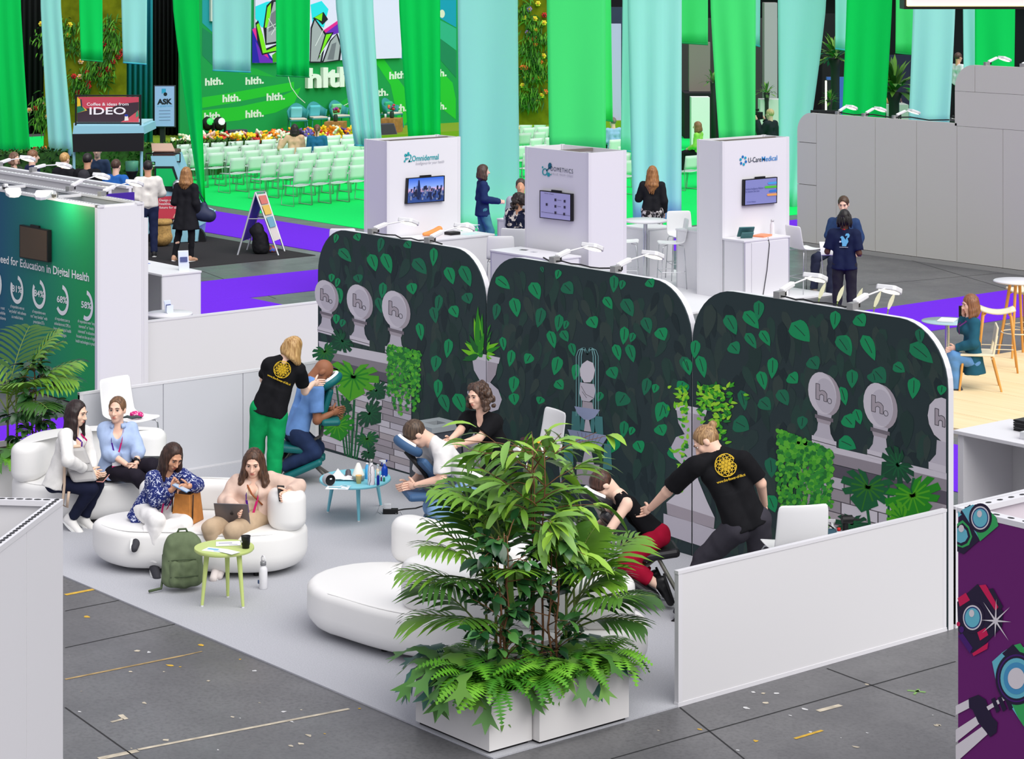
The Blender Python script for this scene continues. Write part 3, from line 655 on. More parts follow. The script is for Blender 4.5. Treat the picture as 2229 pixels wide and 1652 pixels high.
SKIN={'fair':(240,196,172),'light':(244,206,184),'tan':(216,162,130),'brown':(150,98,70),'dark':(92,58,44),'asian':(240,202,176)}
def clothm(rgb,n=0.08):return mat(rgb,0.85,spec=0.15,noise=n,scale=14)
def person(label,J,S_=1.68,skin='fair',hair=None,top=None,bottom=None,shoes=(30,30,32),near=True,group=None,extra=None,soles=(235,235,232),hands=None,base=None,sex='f',headup=None,cat='person',bare=()):
 q=S_/1.7;h=(0.0105 if near else 0.017)*q;smat=mat(SKIN[skin],0.55,spec=0.3)
 pel,nk,hd=J['pel'],J['nk'],J['hd']
 up=(nk-pel).normalized();right=(J['sr']-J['sl']);right=(right-up*right.dot(up)).normalized();fw=up.cross(right).normalized()
 if 'hl' not in J:J['hl']=pel-right*.056*S_-up*.01;J['hr']=pel+right*.056*S_-up*.01
 lo=min(J[k].z for k in J if k in('al','ar','pel'));b0=base or((J['al']+J['ar'])/2 if 'al' in J and 'ar' in J else pel)
 root=thing('person',label,cat,(b0.x,b0.y,0 if base is None else base.z),0,group)
 F_=1.0 if sex=='f' else 1.08
 mid=pel.lerp(nk,0.42);chest=pel.lerp(nk,0.74)
 cw,ww,hw=.070*S_*F_,.052*S_*F_,.060*S_*(1.05 if sex=='f' else.98)
 def torso(g=0.0,lower=1.0):
  P_=[]
  for s in(-1,1):
   P_+=[('c',chest+right*s*cw*.85,mid+right*s*ww*.8,.064*q*F_+g,.060*q+g,.04),('c',mid+right*s*ww*.8,pel+right*s*hw*.8-up*.01,.060*q+g,.074*q+g,.04)]
  P_+=[('c',chest,nk-up*.03,.07*q*F_+g,.055*q+g*.5,.04),('c',J['sl']+right*.012,nk-up*.035-right*.04,.046*q*F_+g,.046*q+g*.6,.035),('c',J['sr']-right*.012,nk-up*.035+right*.04,.046*q*F_+g,.046*q+g*.6,.035)]
  if sex=='f':P_+=[('e',chest+fw*.055*q+right*s*.06*q+up*.0,(.062*q+g*.6,)*3,None,.035)for s in(-1,1)]
  return P_
 fc=(J['ns']-hd)if 'ns' in J else fw;hu=(headup or(hd-nk)).normalized();fc=fc.normalized();
 hup=(hu-fc*hu.dot(fc));hup=hup.normalized()if hup.length>.2 else(Vector((0,0,1))-fc*fc.z).normalized()
 hr_=fc.cross(hup).normalized();R3=[tuple(hr_),tuple(fc),tuple(hup)]
 hp=lambda x,y,z:hd+(hr_*x+fc*y+hup*z)*q
 head=[('e',hp(0,-.010,.022),(.076*q,.096*q,.094*q),R3,.02),('e',hp(0,.028,-.042),(.060*q,.066*q,.076*q),R3,.03),('e',hp(0,.060,-.098),(.028*q,.024*q,.022*q),R3,.03),('c',nk-up*.01,hp(0,-.018,-.06),.056*q*F_,.052*q*F_,.03)]
 if near:
  head+=[('c',hp(-.034,.083,.026),hp(.034,.083,.026),.012*q,.012*q,.015),('s',hp(.032,.106,.004),(.019*q,.014*q,.011*q),R3,.012),('s',hp(-.032,.106,.004),(.019*q,.014*q,.011*q),R3,.012),('c',hp(0,.094,.006),hp(0,.114,-.032),.008*q,.0135*q,.012),('e',hp(.011,.1,-.036),(.011*q,.011*q,.009*q),R3,.008),('e',hp(-.011,.1,-.036),(.011*q,.011*q,.009*q),R3,.008),('e',hp(0,.088,-.066),(.027*q,.014*q,.013*q),R3,.012),('e',hp(.042,.062,-.03),(.022*q,.02*q,.022*q),R3,.02),('e',hp(-.042,.062,-.03),(.022*q,.02*q,.022*q),R3,.02)]
 else:head+=[('c',hp(0,.094,.006),hp(0,.112,-.03),.010*q,.016*q,.014)]
 head+=[('e',hp(s*.077,-.006,-.01),(.012*q,.024*q,.034*q),R3,.008)for s in(-1,1)]
 body=torso()+[('c',nk-up*.05,nk.lerp(hd,.5),.062*q,.050*q,.03)]
 bm=MB().use(smat);bm.smooth=True
 for s,a,b,w in(('l','sl','el','wl'),('r','sr','er','wr')):
  if b not in J:continue
  body.append(('c',J[a],J[b],.047*q*F_,.038*q*F_,.025))
  if w in J:body.append(('c',J[b],J[w],.039*q*F_,.026*q*F_,.02))
 for hh,k,a,t in(('hl','kl','al','tl'),('hr','kr','ar','tr')):
  if k not in J:continue
  body.append(('c',J[hh],J[k],.082*q,.056*q,.03))
  if a in J:
   sh=J[a]-J[k];body.append(('c',J[k],J[k]+sh*.35,.054*q,.054*q,.02));body.append(('c',J[k]+sh*.35,J[a],.054*q,.036*q,.02))
   if t in J and shoes is None:body.append(('c',J[a]-(J[t]-J[a]).normalized()*.02,J[t],.028*q,.018*q,.02))
 v,f=sdf_surface(body,h*1.15);bm.add(v.tolist(),f.tolist(),True)
 v,f=sdf_surface(head,(.0062 if near else.012)*q);bm.add(v.tolist(),f.tolist(),True)
 for s,w,e,fk in((-1,'wl','el','fl'),(1,'wr','er','fr')):
  if w not in J:continue
  dv=((J[fk]-J[w])if fk in J else(J[w]-J[e])).normalized();hs=(hands or{}).get(w,{});nrm=Vector(hs.get('n',tuple(fw*.4-right*s*.9 if False else(-up*.2+fw*-.3-right*s))))
  nrm=(nrm-dv*nrm.dot(dv));nrm=nrm.normalized()if nrm.length>.05 else dv.orthogonal().normalized()
  lat=dv.cross(nrm).normalized();curl=hs.get('curl',.45);ts=hs.get('thumb',s)
  Mh=Matrix((lat,dv,nrm)).transposed()
  bm.ell(J[w]+dv*.042*q,(.039*q,.052*q,.017*q),Mh,10,6)
  if near:
   for i,(x,Ls)in enumerate(((-.029,.78),(-.010,.95),(.010,1.0),(.029,.92))):
    p=J[w]+dv*.078*q+lat*x*q;pts=[p-dv*.02*q];d_=dv.copy();pts.append(p)
    for sg in(.036,.026,.021):
     d_=(Matrix.Rotation(-curl*(1.0 if sg<.03 else.8),3,lat)@d_);p=p+d_*sg*q*Ls;pts.append(p)
    bm.tube(pts,[.009*q,.0095*q,.0088*q,.0078*q,.006*q],6)
   p=J[w]+dv*.028*q+lat*ts*.03*q;d_=(dv*.6+lat*ts*.75+nrm*.25).normalized();pts=[p-d_*.01,p+d_*.03*q,p+d_*.03*q+(d_+dv*.6+nrm*.3).normalized()*.028*q,p+d_*.03*q+(d_+dv*.9+nrm*.5).normalized()*.05*q]
   bm.tube(pts,[.012*q,.0115*q,.0095*q,.007*q],6)
  else:bm.ell(J[w]+dv*.1*q,(.034*q,.034*q,.014*q),Mh,8,5)
 if near:
  ew,ei,br,lp=mat((236,232,228),.3),mat((40,28,22),.25),mat((hair or{}).get('brow',(62,44,34)),.7),mat(tuple(int(a*b)for a,b in zip(SKIN[skin],(.84,.62,.62))),.5)
  for s in(-1,1):
   bm.use(ew).ell(hp(s*.032,.082,.004),(.0135*q,.008*q,.007*q),Matrix(R3).transposed(),8,6);bm.use(ei).ell(hp(s*.032,.0875,.004),(.0066*q,.0045*q,.0066*q),Matrix(R3).transposed(),8,6)
   bm.use(br).tube([hp(s*.015,.0985,.0275),hp(s*.034,.096,.032),hp(s*.053,.081,.024)],[.0035*q,.0042*q,.002*q],5);bm.use(ei).tube([hp(s*.018,.089,.0095),hp(s*.032,.0935,.0125),hp(s*.047,.083,.008)],.0022*q,4)
  bm.use(lp).ell(hp(0,.0985,-.062),(.022*q,.007*q,.0055*q),Matrix(R3).transposed(),8,5);bm.use(lp).ell(hp(0,.0965,-.072),(.019*q,.008*q,.006*q),Matrix(R3).transposed(),8,5)
 bm.build('body',root,True)
 if bottom:
  g=bottom.get('fit',.012)*q;Ls=bottom.get('len',1.0);m=bottom['mat'];P_=[]
  for s in(-1,1):P_+=[('c',pel+right*s*hw*.7+up*.03*q,pel+right*s*hw*.8-up*.02,.064*q+g*.5,.078*q+g,.04)]
  if bottom.get('type')=='skirt':
   e=(J['kl']+J['kr'])/2 if 'kl' in J else pel-up*.4;e=pel.lerp(e,Ls);P_+=[('y',pel,e,.13*q,bottom.get('flare',.2)*q,.03)]
  else:
   for hh,k,a in(('hl','kl','al'),('hr','kr','ar')):
    if k not in J:continue
    P_.append(('c',J[hh],J[k],.084*q+g,.060*q+g,.035))
    if a in J and Ls>.5:
     e=J[k].lerp(J[a],min(1.0,(Ls-.5)*2));fl=bottom.get('flare',.046)*q;P_+=[('c',J[k],J[k].lerp(e,.3),.058*q+g,.056*q+g,.025),('y',J[k].lerp(e,.15),e,.057*q+g,fl+g,.02)]
    elif a in J:P_+=[('y',J[hh],J[hh].lerp(J[k],Ls*2),.088*q+g,.075*q+g,.02)]
  soft('trousers' if bottom.get('type')!='skirt' else 'skirt',P_,h,m,root,fold=.0035,ffreq=32)
 if top:
  for tp in(top if isinstance(top,list)else[top]):
   g=tp.get('fit',.012)*q;sl=tp.get('sleeve',1.0);P_=torso(g);hem=tp.get('hem',.02)*q;loose=tp.get('loose',0)*q
   for s in(-1,1):P_+=[('y',mid+right*s*hw*.55,pel+right*s*hw*.72-up*hem,.070*q+g,.090*q+g+loose,.03)]
   for s,a,b,w in(('l','sl','el','wl'),('r','sr','er','wr')):
    if b not in J or sl<=0:continue
    sg=g+tp.get('slv',.004)*q
    if sl<=.5:P_+=[('c',J[a],J[a].lerp(J[b],.3),.050*q*F_+sg,.046*q*F_+sg,.025),('y',J[a],J[a].lerp(J[b],sl*2),.050*q*F_+sg,.046*q*F_+sg*1.2,.02)]
    else:
     P_.append(('c',J[a],J[b],.050*q*F_+sg,.041*q*F_+sg,.025))
     if w in J:P_.append(('y',J[b],J[b].lerp(J[w],(sl-.5)*2),.042*q*F_+sg,.031*q*F_+sg,.018));P_.append(('c',J[b],J[b].lerp(J[w],min(.5,(sl-.5)*1.2)),.041*q*F_+sg,.036*q*F_+sg,.018))
   if tp.get('vneck'):P_+=[('s',nk+fw*.075*q-up*.035,(.045*q,.06*q,.07*q),[tuple(right),tuple(fw),tuple(up)],.012)]
   P_+=[('s',nk.lerp(hd,.42),(.07*q,.07*q,.075*q),[tuple(right),tuple(fw),tuple(up)],.012)]
   if tp.get('open'):
    P_+=[('s',chest+fw*.13*q,(.05*q,.08*q,.22*q),[tuple(right),tuple(fw),tuple(up)],.012),('s',pel+fw*.12*q-up*.02,(.08*q,.08*q,.24*q),[tuple(right),tuple(fw),tuple(up)],.012)]
   o=soft(tp.get('name','shirt'),P_,h,tp['mat'],root,fold=tp.get('fold',.003),ffreq=30)
   if tp.get('collar'):
    mb=MB().use(tp['mat']);n_=14;ring=[]
    for i in range(n_):
     a=math.radians(-150+300*i/(n_-1));ring.append(nk+up*.012*q+(right*math.sin(a)*.066-fw*math.cos(a)*.066)*q)
    vs=[]
    for p in ring:vs+=[p-up*.02*q,p+up*.03*q+(p-nk).normalized()*.004,p+(p-nk).normalized()*.022*q-up*.012*q]
    fs=[(3*i+a,3*i+3+a,3*i+4+a,3*i+1+a)for i in range(n_-1)for a in(0,1)]
    mb.add(vs,fs,True);cb=mb.build('collar',root,True);md=cb.modifiers.new('solid','SOLIDIFY');md.thickness=.005
 if shoes is not None:
  for a,t,k in(('al','tl','kl'),('ar','tr','kr')):
   if a not in J or t not in J:continue
   d_=(J[t]-J[a]);sh=(J[a]-J[k]).normalized();d_=(d_-sh*d_.dot(sh)*.55).normalized();dn=(sh-d_*sh.dot(d_)).normalized()
   heel=J[a]+dn*.045*q-d_*.035*q;toe=heel+d_*.20*q+dn*.006;lt=d_.cross(dn)
   if isinstance(shoes,dict):sm_,so_=shoes['mat'],shoes.get('sole',soles)
   else:sm_,so_=mat(shoes,.55),soles
   ob=soft('shoe',[('c',heel+dn*.0,heel+d_*.06*q-dn*.02*q,.040*q,.042*q,.02),('c',heel+d_*.06*q-dn*.01*q,toe,.044*q,.036*q,.02),('c',heel-dn*.035*q,heel-dn*.05*q+d_*.02*q,.038*q,.040*q,.02),('p',heel+dn*.026*q,tuple(dn),.4)],(.008 if near else.014)*q,sm_,root)
   mb=MB().use(mat(so_,.7)if isinstance(so_,tuple)else so_);n_=16;pts=[]
   for i in range(n_):
    c_,s_=math.cos(2*math.pi*i/n_),math.sin(2*math.pi*i/n_);pts.append(heel+d_*(.085+c_*.138)*q+lt*s_*(.044 if c_>-.2 else.040)*q+dn*.020*q)
   mb.prism(pts,dn*.020*q);o2=link_sub(mb,'sole',ob,root)
   if near and isinstance(shoes,dict)and shoes.get('laces'):
    mb=MB().use(mat((240,240,238),.7))
    for i in range(4):c_=heel+d_*(.075+.022*i)*q-dn*(.046-.006*i)*q;mb.tube([c_-lt*.03*q+dn*.012,c_-dn*.004,c_+lt*.03*q+dn*.012],.0035*q,5)
    link_sub(mb,'laces',ob,root)
 if hair:
  hm=hair['mat'];st=hair['style'];P_=[];hh_=(.0095 if near else.014)*q
  if st!='bald':
   hl=hair.get('line',.0)
   P_=[('e',hp(0,-.016,.030),(.086*q,.104*q,.100*q),R3,.02)]
   if st in('long','curly','bob'):P_+=[('e',hp(s*.05,-.03,-.03),(.044*q,.07*q,.07*q),R3,.03)for s in(-1,1)]
   P_+=[('s',hp(0,.10,-.06+hl),(.074*q,.085*q,.115*q),R3,.015),('s',hp(0,.02,-.16),(.09*q,.085*q,.085*q),R3,.02)]
   if st=='short':P_+=[('s',hp(0,-.02,-.14),(.12*q,.14*q,.075*q),R3,.02),('s',hp(.09,.03,-.06),(.03*q,.05*q,.05*q),R3,.012),('s',hp(-.09,.03,-.06),(.03*q,.05*q,.05*q),R3,.012)]
   L=hair.get('len',.25)*q;grav=Vector((0,0,-1));hang=hair.get('hang');gdir=(Vector(hang).normalized()if hang else(grav*.75-hup*.25).normalized())
   rr=random.Random(hair.get('seed',1))
   if st in('long','bob'):
    for i in range(13):
     a=math.radians(-118+236*i/12);o_=hp(math.sin(a)*.074,-.012-math.cos(a)*.078,.02+.02*math.cos(a));ou=(hr_*math.sin(a)-fc*math.cos(a))
     p1=o_+gdir*.10*q+ou*.014*q;p2=o_+gdir*(.10*q+L*.5)+ou*hair.get('flare',.022)*q;p3=o_+gdir*(.10*q+L*rr.uniform(.88,1.05))+ou*.008*q
     P_+=[('c',o_,p1,.024*q,.026*q,.022),('c',p1,p2,.026*q,.024*q,.02),('c',p2,p3,.024*q,.010*q,.018)]
   if st=='curly':
    for i in range(120):
     a=math.radians(rr.uniform(-125,125));z=rr.uniform(-.02-L/q,.11);w=.092+.035*max(0,.05-z)/.2+rr.uniform(-.01,.02)
     if z>.05:w=.09*math.sqrt(max(.05,1-((z-.03)/.11)**2))
     if abs(a)>1.75 and z<.06:w*=.95
     P_.append(('e',hp(math.sin(a)*w,-.016-math.cos(a)*w*1.05,z),(rr.uniform(.016,.027)*q,)*3,None,.01))
   if st=='bun':c_=hair.get('bun',(0,-.12,.07));P_.append(('e',hp(*c_),(.036*q,.034*q,.034*q),R3,.012))
   if st=='pony':
    p0=hp(0,-.105,.03);P_+=[('c',p0,p0-fc*.03*q+gdir*.06*q,.028*q,.03*q,.02),('c',p0-fc*.03*q+gdir*.06*q,p0-fc*.025*q+gdir*L,.03*q,.012*q,.02)]
   soft('hair',P_,hh_,hm,root,ridge=(.0028*q,190.0)if near else(.003*q,110.0))
   if st=='dread':
    mb=MB().use(hm)
    for i in range(46):
     a=math.radians(-130+260*((i*7)%46)/45);el=rr.uniform(-.02,.075);w=.080*math.sqrt(max(.1,1-(el/.11)**2));o_=hp(math.sin(a)*w,-.014-math.cos(a)*w,.02+el);ou=(hr_*math.sin(a)-fc*math.cos(a))
     mb.tube([o_-ou*.01,o_+ou*.02*q+gdir*.04*q,o_+ou*.03*q+gdir*(.04*q+L*.5),o_+ou*rr.uniform(.01,.03)*q+gdir*(.04*q+L*rr.uniform(.8,1.1))],[.010*q,.012*q,.011*q,.007*q],6)
    mb.build('dreadlocks',root,True)
 fr=dict(root=root,up=up,right=right,fw=fw,chest=chest,mid=mid,pel=pel,nk=nk,q=q,hp=hp,J=J)
 return fr
def lanyard(P_,m1,m2=None,drop=.30,badge=True,back=False,w=.016):
 0
 root,up,right,fw,nk,q=(P_[k]for k in('root','up','right','fw','nk','q'));dn=(-up*.8+Vector((0,0,-1))*.2).normalized();mb=MB()
 tip=nk+dn*drop*q+fw*.15*q
 for s,m in((-1,m1),(1,m2 or m1)):
  pts=[nk-fw*.066*q+up*.01,nk+right*s*.058*q+up*.02*q,nk+right*s*.058*q+fw*.062*q-up*.03*q,nk+dn*drop*.45*q+right*s*.045*q+fw*.158*q,tip+right*s*.010]
  mb.use(m)
  for a,b in zip(pts[:-1],pts[1:]):
   d_=(b-a).normalized();o_=((a+b)/2-nk);o_=(o_-d_*o_.dot(d_)).normalized();l_=d_.cross(o_)*w/2*q
   mb.add([a-l_+o_*.004,a+l_+o_*.004,b+l_+o_*.004,b-l_+o_*.004],[(0,1,2,3)]);mb.add([a-l_+o_*.006,a+l_+o_*.006,b+l_+o_*.006,b-l_+o_*.006],[(0,1,2,3)])
 mb.build('lanyard',root,True)
 if badge:
  mb=MB().use(mat((236,236,240),.4));c=tip+dn*.06*q;M_=Matrix((right,fw,up)).transposed();mb.box(c,(.085*q,.003,.11*q),M=M_);mb.use(m1).box(c-up*.045*q+fw*.001,(.085*q,.003,.022*q),M=M_);mb.build('badge',root,True)
def CR(R,D,z=0.0):
 q=CP+RT*R+FW*D;return Vector((q[0],q[1],z))
def smooth_closed(pts,n=8):
 out=[];k=len(pts)
 for i in range(k):
  p0,p1,p2,p3=(Vector(pts[(i+j-1)%k])for j in range(4))
  for t in[j/n for j in range(n)]:
   out.append(0.5*((2*p1)+(p2-p0)*t+(2*p0-5*p1+4*p2-p3)*t*t+(3*p1-p0-3*p2+p3)*t*t*t))
 return out
def smooth_open(pts,n=8):
 pts=[Vector(p)for p in pts];e=[pts[0]*2-pts[1]]+pts+[pts[-1]*2-pts[-2]];out=[]
 for i in range(1,len(e)-2):
  p0,p1,p2,p3=e[i-1:i+3]
  for t in[j/n for j in range(n)]:out.append(0.5*((2*p1)+(p2-p0)*t+(2*p0-5*p1+4*p2-p3)*t*t+(3*p1-p0-3*p2+p3)*t*t*t))
 out.append(pts[-1]);return out
def thick_outline(path,r0,r1=None,nc=8):
 0
 p=smooth_open([Vector((*q[:2],0))for q in path],8);n=len(p);r1=r1 or r0;L,R=[],[]
 for i in range(n):
  d=(p[min(i+1,n-1)]-p[max(i-1,0)]).normalized();s=Vector((-d.y,d.x,0));r=r0+(r1-r0)*i/(n-1);L.append(p[i]+s*r);R.append(p[i]-s*r)
 d0=(p[1]-p[0]).normalized();d1=(p[-1]-p[-2]).normalized();a0=math.atan2(d0.y,d0.x);a1=math.atan2(d1.y,d1.x)
 c1=[p[-1]+Vector((math.cos(a1+math.pi/2-math.pi*i/nc),math.sin(a1+math.pi/2-math.pi*i/nc),0))*r1 for i in range(1,nc)]
 c0=[p[0]+Vector((math.cos(a0-math.pi/2-math.pi*i/nc),math.sin(a0-math.pi/2-math.pi*i/nc),0))*r0 for i in range(1,nc)]
 return L+c1+R[::-1]+c0
def pouf(outline,z0,z1,r,m,name,parent,dome=0.02,nr=6,top_r=None):
 0
 ol=[Vector((p[0],p[1],0))for p in outline];n=len(ol);c=sum(ol,Vector())/n
 nm=[]
 for i in range(n):
  d=(ol[(i+1)%n]-ol[i-1]).normalized();nm.append(Vector((d.y,-d.x,0)))
 area=sum(ol[i].x*ol[(i+1)%n].y-ol[(i+1)%n].x*ol[i].y for i in range(n))
 if area<0:nm=[-v for v in nm]
 rt_=top_r or r;rings=[]
 for i in range(nr+1):a=-math.pi/2+math.pi/2*i/nr;rings.append((r*(1-math.cos(a)),z0+r+r*math.sin(a)))
 for i in range(nr+1):a=math.pi/2*i/nr;rings.append((rt_*(1-math.cos(a)),z1-rt_+rt_*math.sin(a)))
 vs=[]
 for ins,z in rings:vs+=[ol[i]-nm[i]*ins+Vector((0,0,z))for i in range(n)]
 base=[Vector(v)for v in vs[-n:]]
 for k,s in enumerate((.72,.4,.12)):vs+=[c*(1-s)+Vector((v.x,v.y,0))*s+Vector((0,0,z1+dome*(1-s*s)))for v in base]
 k=len(rings)+3;fs=[(i*n+j,i*n+(j+1)%n,(i+1)*n+(j+1)%n,(i+1)*n+j)for i in range(k-1)for j in range(n)]
 if area<0:fs=[f[::-1]for f in fs]
 fs.append(tuple(range((k-1)*n,k*n))if area>0 else tuple(reversed(range((k-1)*n,k*n))));fs.append(tuple(reversed(range(n)))if area>0 else tuple(range(n)))
 mb=MB().use(m);mb.add(vs,fs,True);return mb.build(name,parent,True)
def seam(pts,parent,name='seam',r=.004,m=None):
 mb=MB().use(m or mat((214,213,210),.6));mb.tube(pts,r,5);return mb.build(name,parent,True)
def sofa(label,seat,bolsters,z=(.05,.42),group='white blob sofas'):
 c=sum((Vector((*p[:2],0))for p in seat),Vector())/len(seat)
 t=thing('lounge_sofa',label,'sofa',(c.x,c.y,.012),0,group)
 pouf(seat,z[0],z[1],.17,LEATHER,'seat',t,.015,6,.07)
 n=len(seat);inn=[Vector((*p[:2],0))+(c-Vector((*p[:2],0)))*.045 for p in seat];seam([Vector((p.x,p.y,z[1]-.012))for p in inn]+[Vector((inn[0].x,inn[0].y,z[1]-.012))],t)
 for b,zt in bolsters:pouf(b,z[1]-.02,zt,.10,LEATHER,'backrest',t,.01,6,.09)
 mb=MB().use(BLACK)
 for i in range(0,n,max(1,n//5)):p=c.lerp(Vector((*seat[i][:2],0)),.7);mb.cyl((p.x,p.y,.012),(p.x,p.y,.12),.03,n=10)
 mb.build('foot',t,True);return t
o2=smooth_closed([CR(-3.80,20.98),CR(-3.62,21.32),CR(-3.1,21.50),CR(-2.5,21.50),CR(-2.05,21.28),CR(-1.84,20.85),CR(-2.05,20.50),CR(-2.5,20.42),CR(-3.0,20.55),CR(-3.5,20.62)])
sofa('white rounded sofa with the laptop and floral jacket women',o2,[(thick_outline([CR(-3.32,21.38),CR(-2.95,21.43),CR(-2.45,21.38)],.12),.70),(thick_outline([CR(-2.35,21.36),CR(-2.12,21.1),CR(-2.01,20.72)],.14,.17),.76)])
o1=smooth_closed([CR(-4.92,22.8),CR(-4.72,23.3),CR(-4.2,23.52),CR(-3.6,23.4),CR(-3.42,22.95),CR(-3.6,22.55),CR(-4.1,22.36),CR(-4.65,22.42)])
sofa('white rounded sofa at the back left under the white blazer woman',o1,[(thick_outline([CR(-4.74,22.62),CR(-4.62,23.12),CR(-4.12,23.36),CR(-3.62,23.26)],.15),.78)])
o3=thick_outline([(6.07,-3.58),(6.7,-3.54),(7.3,-3.30),(7.96,-2.98)],.60,.47,12)
sofa('white rounded sofa in front, half hidden by the planter',o3,[(thick_outline([(5.72,-3.02),(6.2,-2.95),(6.9,-2.85)],.15),.78),(thick_outline([(6.92,-3.80),(7.4,-3.70),(7.95,-3.32),(8.24,-2.98)],.16,.18),.80)])
def tri_table(label,c,rx,rd,zt,legs,m,group=None):
 t=thing('side_table',label,'table',(c.x,c.y,.012),0,group);n=36;mb=MB().use(m);mb.smooth=True
 ol=[Vector((c.x,c.y,0))+Vector((*(RT*math.cos(a)*rx+FW*math.sin(a)*rd),0))for a in[2*math.pi*i/n for i in range(n)]]
 vs=[];prof=[(0.965,zt-.03),(1.0,zt-.02),(1.0,zt-.008),(0.99,zt)]
 for s,z in prof:vs+=[Vector((c.x,c.y,z))+(p-Vector((c.x,c.y,0)))*s for p in ol]
 fs=[(i*n+j,i*n+(j+1)%n,(i+1)*n+(j+1)%n,(i+1)*n+j)for i in range(3)for j in range(n)]
 mb.add(vs,fs,True);mb.add(vs[-n:],[tuple(range(n))],False);mb.add(vs[:n],[tuple(reversed(range(n)))],False);mb.build('tabletop',t,True)
 for l in legs:
  q=Vector((l[0],l[1],.012));top=Vector((c.x,c.y,zt-.03)).lerp(Vector((q.x,q.y,zt-.03)),.78);mb=MB().use(m);mb.cyl(top,q+Vector((0,0,.012)),.024,.013,12);mb.use(mat((225,225,225),.5)).cyl(q+Vector((0,0,.012)),q,.013,n=10);mb.build('leg',t,True)
 return t
LIME=mat((196,212,128),.4);AQUA=mat((130,205,220),.4)
lc=P(488,1190,.50);tri_table('lime green round side table in front of the white sofa',lc,.255,.255,.50,[P(440,1323),P(529,1326),P(496,1303)],LIME)
bc=P(773,1040,.42);tri_table('pale blue oval coffee table with massage bottles',bc,.35,.40,.42,[P(714,1118),P(781,1138),P(829,1104)],AQUA)
def one(name,label,cat,mb,group=None,bev=0,sub=0):
 o=mb.build(name,None,False,bev,sub);return tag(o,label,cat,group)
PAPER=mat((240,240,242),.7);PBLUE=mat((120,180,215),.7)
def sheet(c,w,d,ang,m=PAPER,name='leaflet',label='',mark=None,h=.002,group=None):
 t=thing(name,label,'paper',c,ang,group);mb=MB().use(m);mb.box((0,0,h/2),(w,d,h));mb.build('sheet',t)
 if mark:
  mb=MB().use(mark);mb.box((-w*.12,d*.08,h+.0006),(w*.55,d*.30,.0008));mb.box((w*.2,-d*.28,h+.0006),(w*.35,d*.12,.0008));mb.build('print',t)
 return t
sheet(P(468,1197,.50)+Vector((0,0,.0)),.19,.12,.5,PAPER,'leaflet','white and blue leaflet at the left of the lime table',PBLUE);sheet(P(497,1184,.50)+Vector((0,0,.003)),.21,.15,1.0,PAPER,'leaflet','white leaflet in the middle of the lime table',mat((190,190,196),.7));sheet(P(500,1203,.50)+Vector((0,0,.006)),.15,.10,.2,PAPER,'leaflet','white card at the front of the lime table')
def vessel(name,label,cat,c,prof,m,parts=(),group=None,n=20):
 t=thing(name,label,cat,c,0,group);mb=MB().use(m);mb.lathe(prof,(0,0,0),n);mb.build('body',t)
 for nm,fn,mm in parts:mb=MB().use(mm);fn(mb);mb.build(nm,t)
 return t
vessel('cup','black paper cup on the lime green table','cup',P(535,1193,.50),[(.030,0),(.040,.10),(.042,.105),(.038,.105),(.036,.03),(0.01,.028)],BLACK,[('print',lambda mb:mb.box((-.012,-.0385,.06),(.03,.004,.015)),mat((200,200,200),.6))])
vessel('water_bottle','white steel bottle with carry loop standing on the carpet','bottle',P(573,1281,.012),[(.034,0),(.037,.005),(.037,.165),(.030,.185),(.022,.195),(.022,.205)],WHITE,[('cap',lambda mb:mb.lathe([(.026,.205),(.026,.235),(.02,.24)],n=16),mat((150,150,152),.4,.5)),('carry_loop',lambda mb:mb.tube([(.022,0,.235),(.026,0,.262),(.012,0,.285),(-.012,0,.285),(-.026,0,.262),(-.022,0,.235)],.006,8),WHITE),('logo',lambda mb:mb.box((-.02,-.032,.06),(.02,.012,.03)),mat((40,70,110),.5))])
zt=.42
T=lambda u,v,h=0:P(u,v,zt+h)
def speaker_clock():
 c=T(716,1056);t=thing('smart_clock','round black-faced grey clock on the blue coffee table','clock',c,0);d=camdir(150);b=c+Vector((0,0,.055))
 mb=MB().use(mat((176,174,178),.5));mb.cyl(b-d*.035,b+d*.03,.056,n=28);mb.build('case',t,True)
 mb=MB().use(SCREENB);mb.cyl(b+d*.03,b+d*.034,.051,n=28);fc_=mb.build('dial',t,True)
 s=Vector((d.y,-d.x,0));mb=MB().use(mat((235,235,235),.4));mb.box(b+d*.036+Vector((0,0,.012))+s*-.004,(.022,.002,.014),math.atan2(s.y,s.x));mb.build('digits',t,True)
speaker_clock()
def cone_lamp():
 c=T(780,1046);t=thing('aroma_diffuser','white cone-shaped aroma diffuser on a grey base','diffuser',c)
 mb=MB().use(mat((140,144,142),.5));mb.lathe([(.045,0),(.058,.01),(.062,.04),(.06,.05)],n=24);mb.build('base',t)
 mb=MB().use(mat((246,244,232),.5));mb.lathe([(.061,.05),(.06,.06),(.018,.165),(.012,.172),(.004,.174)],n=24);mb.build('cone',t)
cone_lamp()
vessel('cup','small tan paper cup on the blue coffee table','cup',T(781,1052),[(.022,0),(.031,.075),(.033,.078),(.029,.078),(.022,.02),(.005,.018)],mat((236,188,120),.6))
def marble(nt,b):
 tc=nt.nodes.new('ShaderNodeTexCoord');w=nt.nodes.new('ShaderNodeTexWave');w.inputs['Scale'].default_value=14;w.inputs['Distortion'].default_value=7;r=nt.nodes.new('ShaderNodeValToRGB');r.color_ramp.elements[0].color=L3((120,116,124));r.color_ramp.elements[1].position=.35;r.color_ramp.elements[1].color=L3((232,230,234));nt.links.new(tc.outputs['Object'],w.inputs['Vector']);nt.links.new(w.outputs['Fac'],r.inputs[0]);nt.links.new(r.outputs[0],b.inputs['Base Color'])
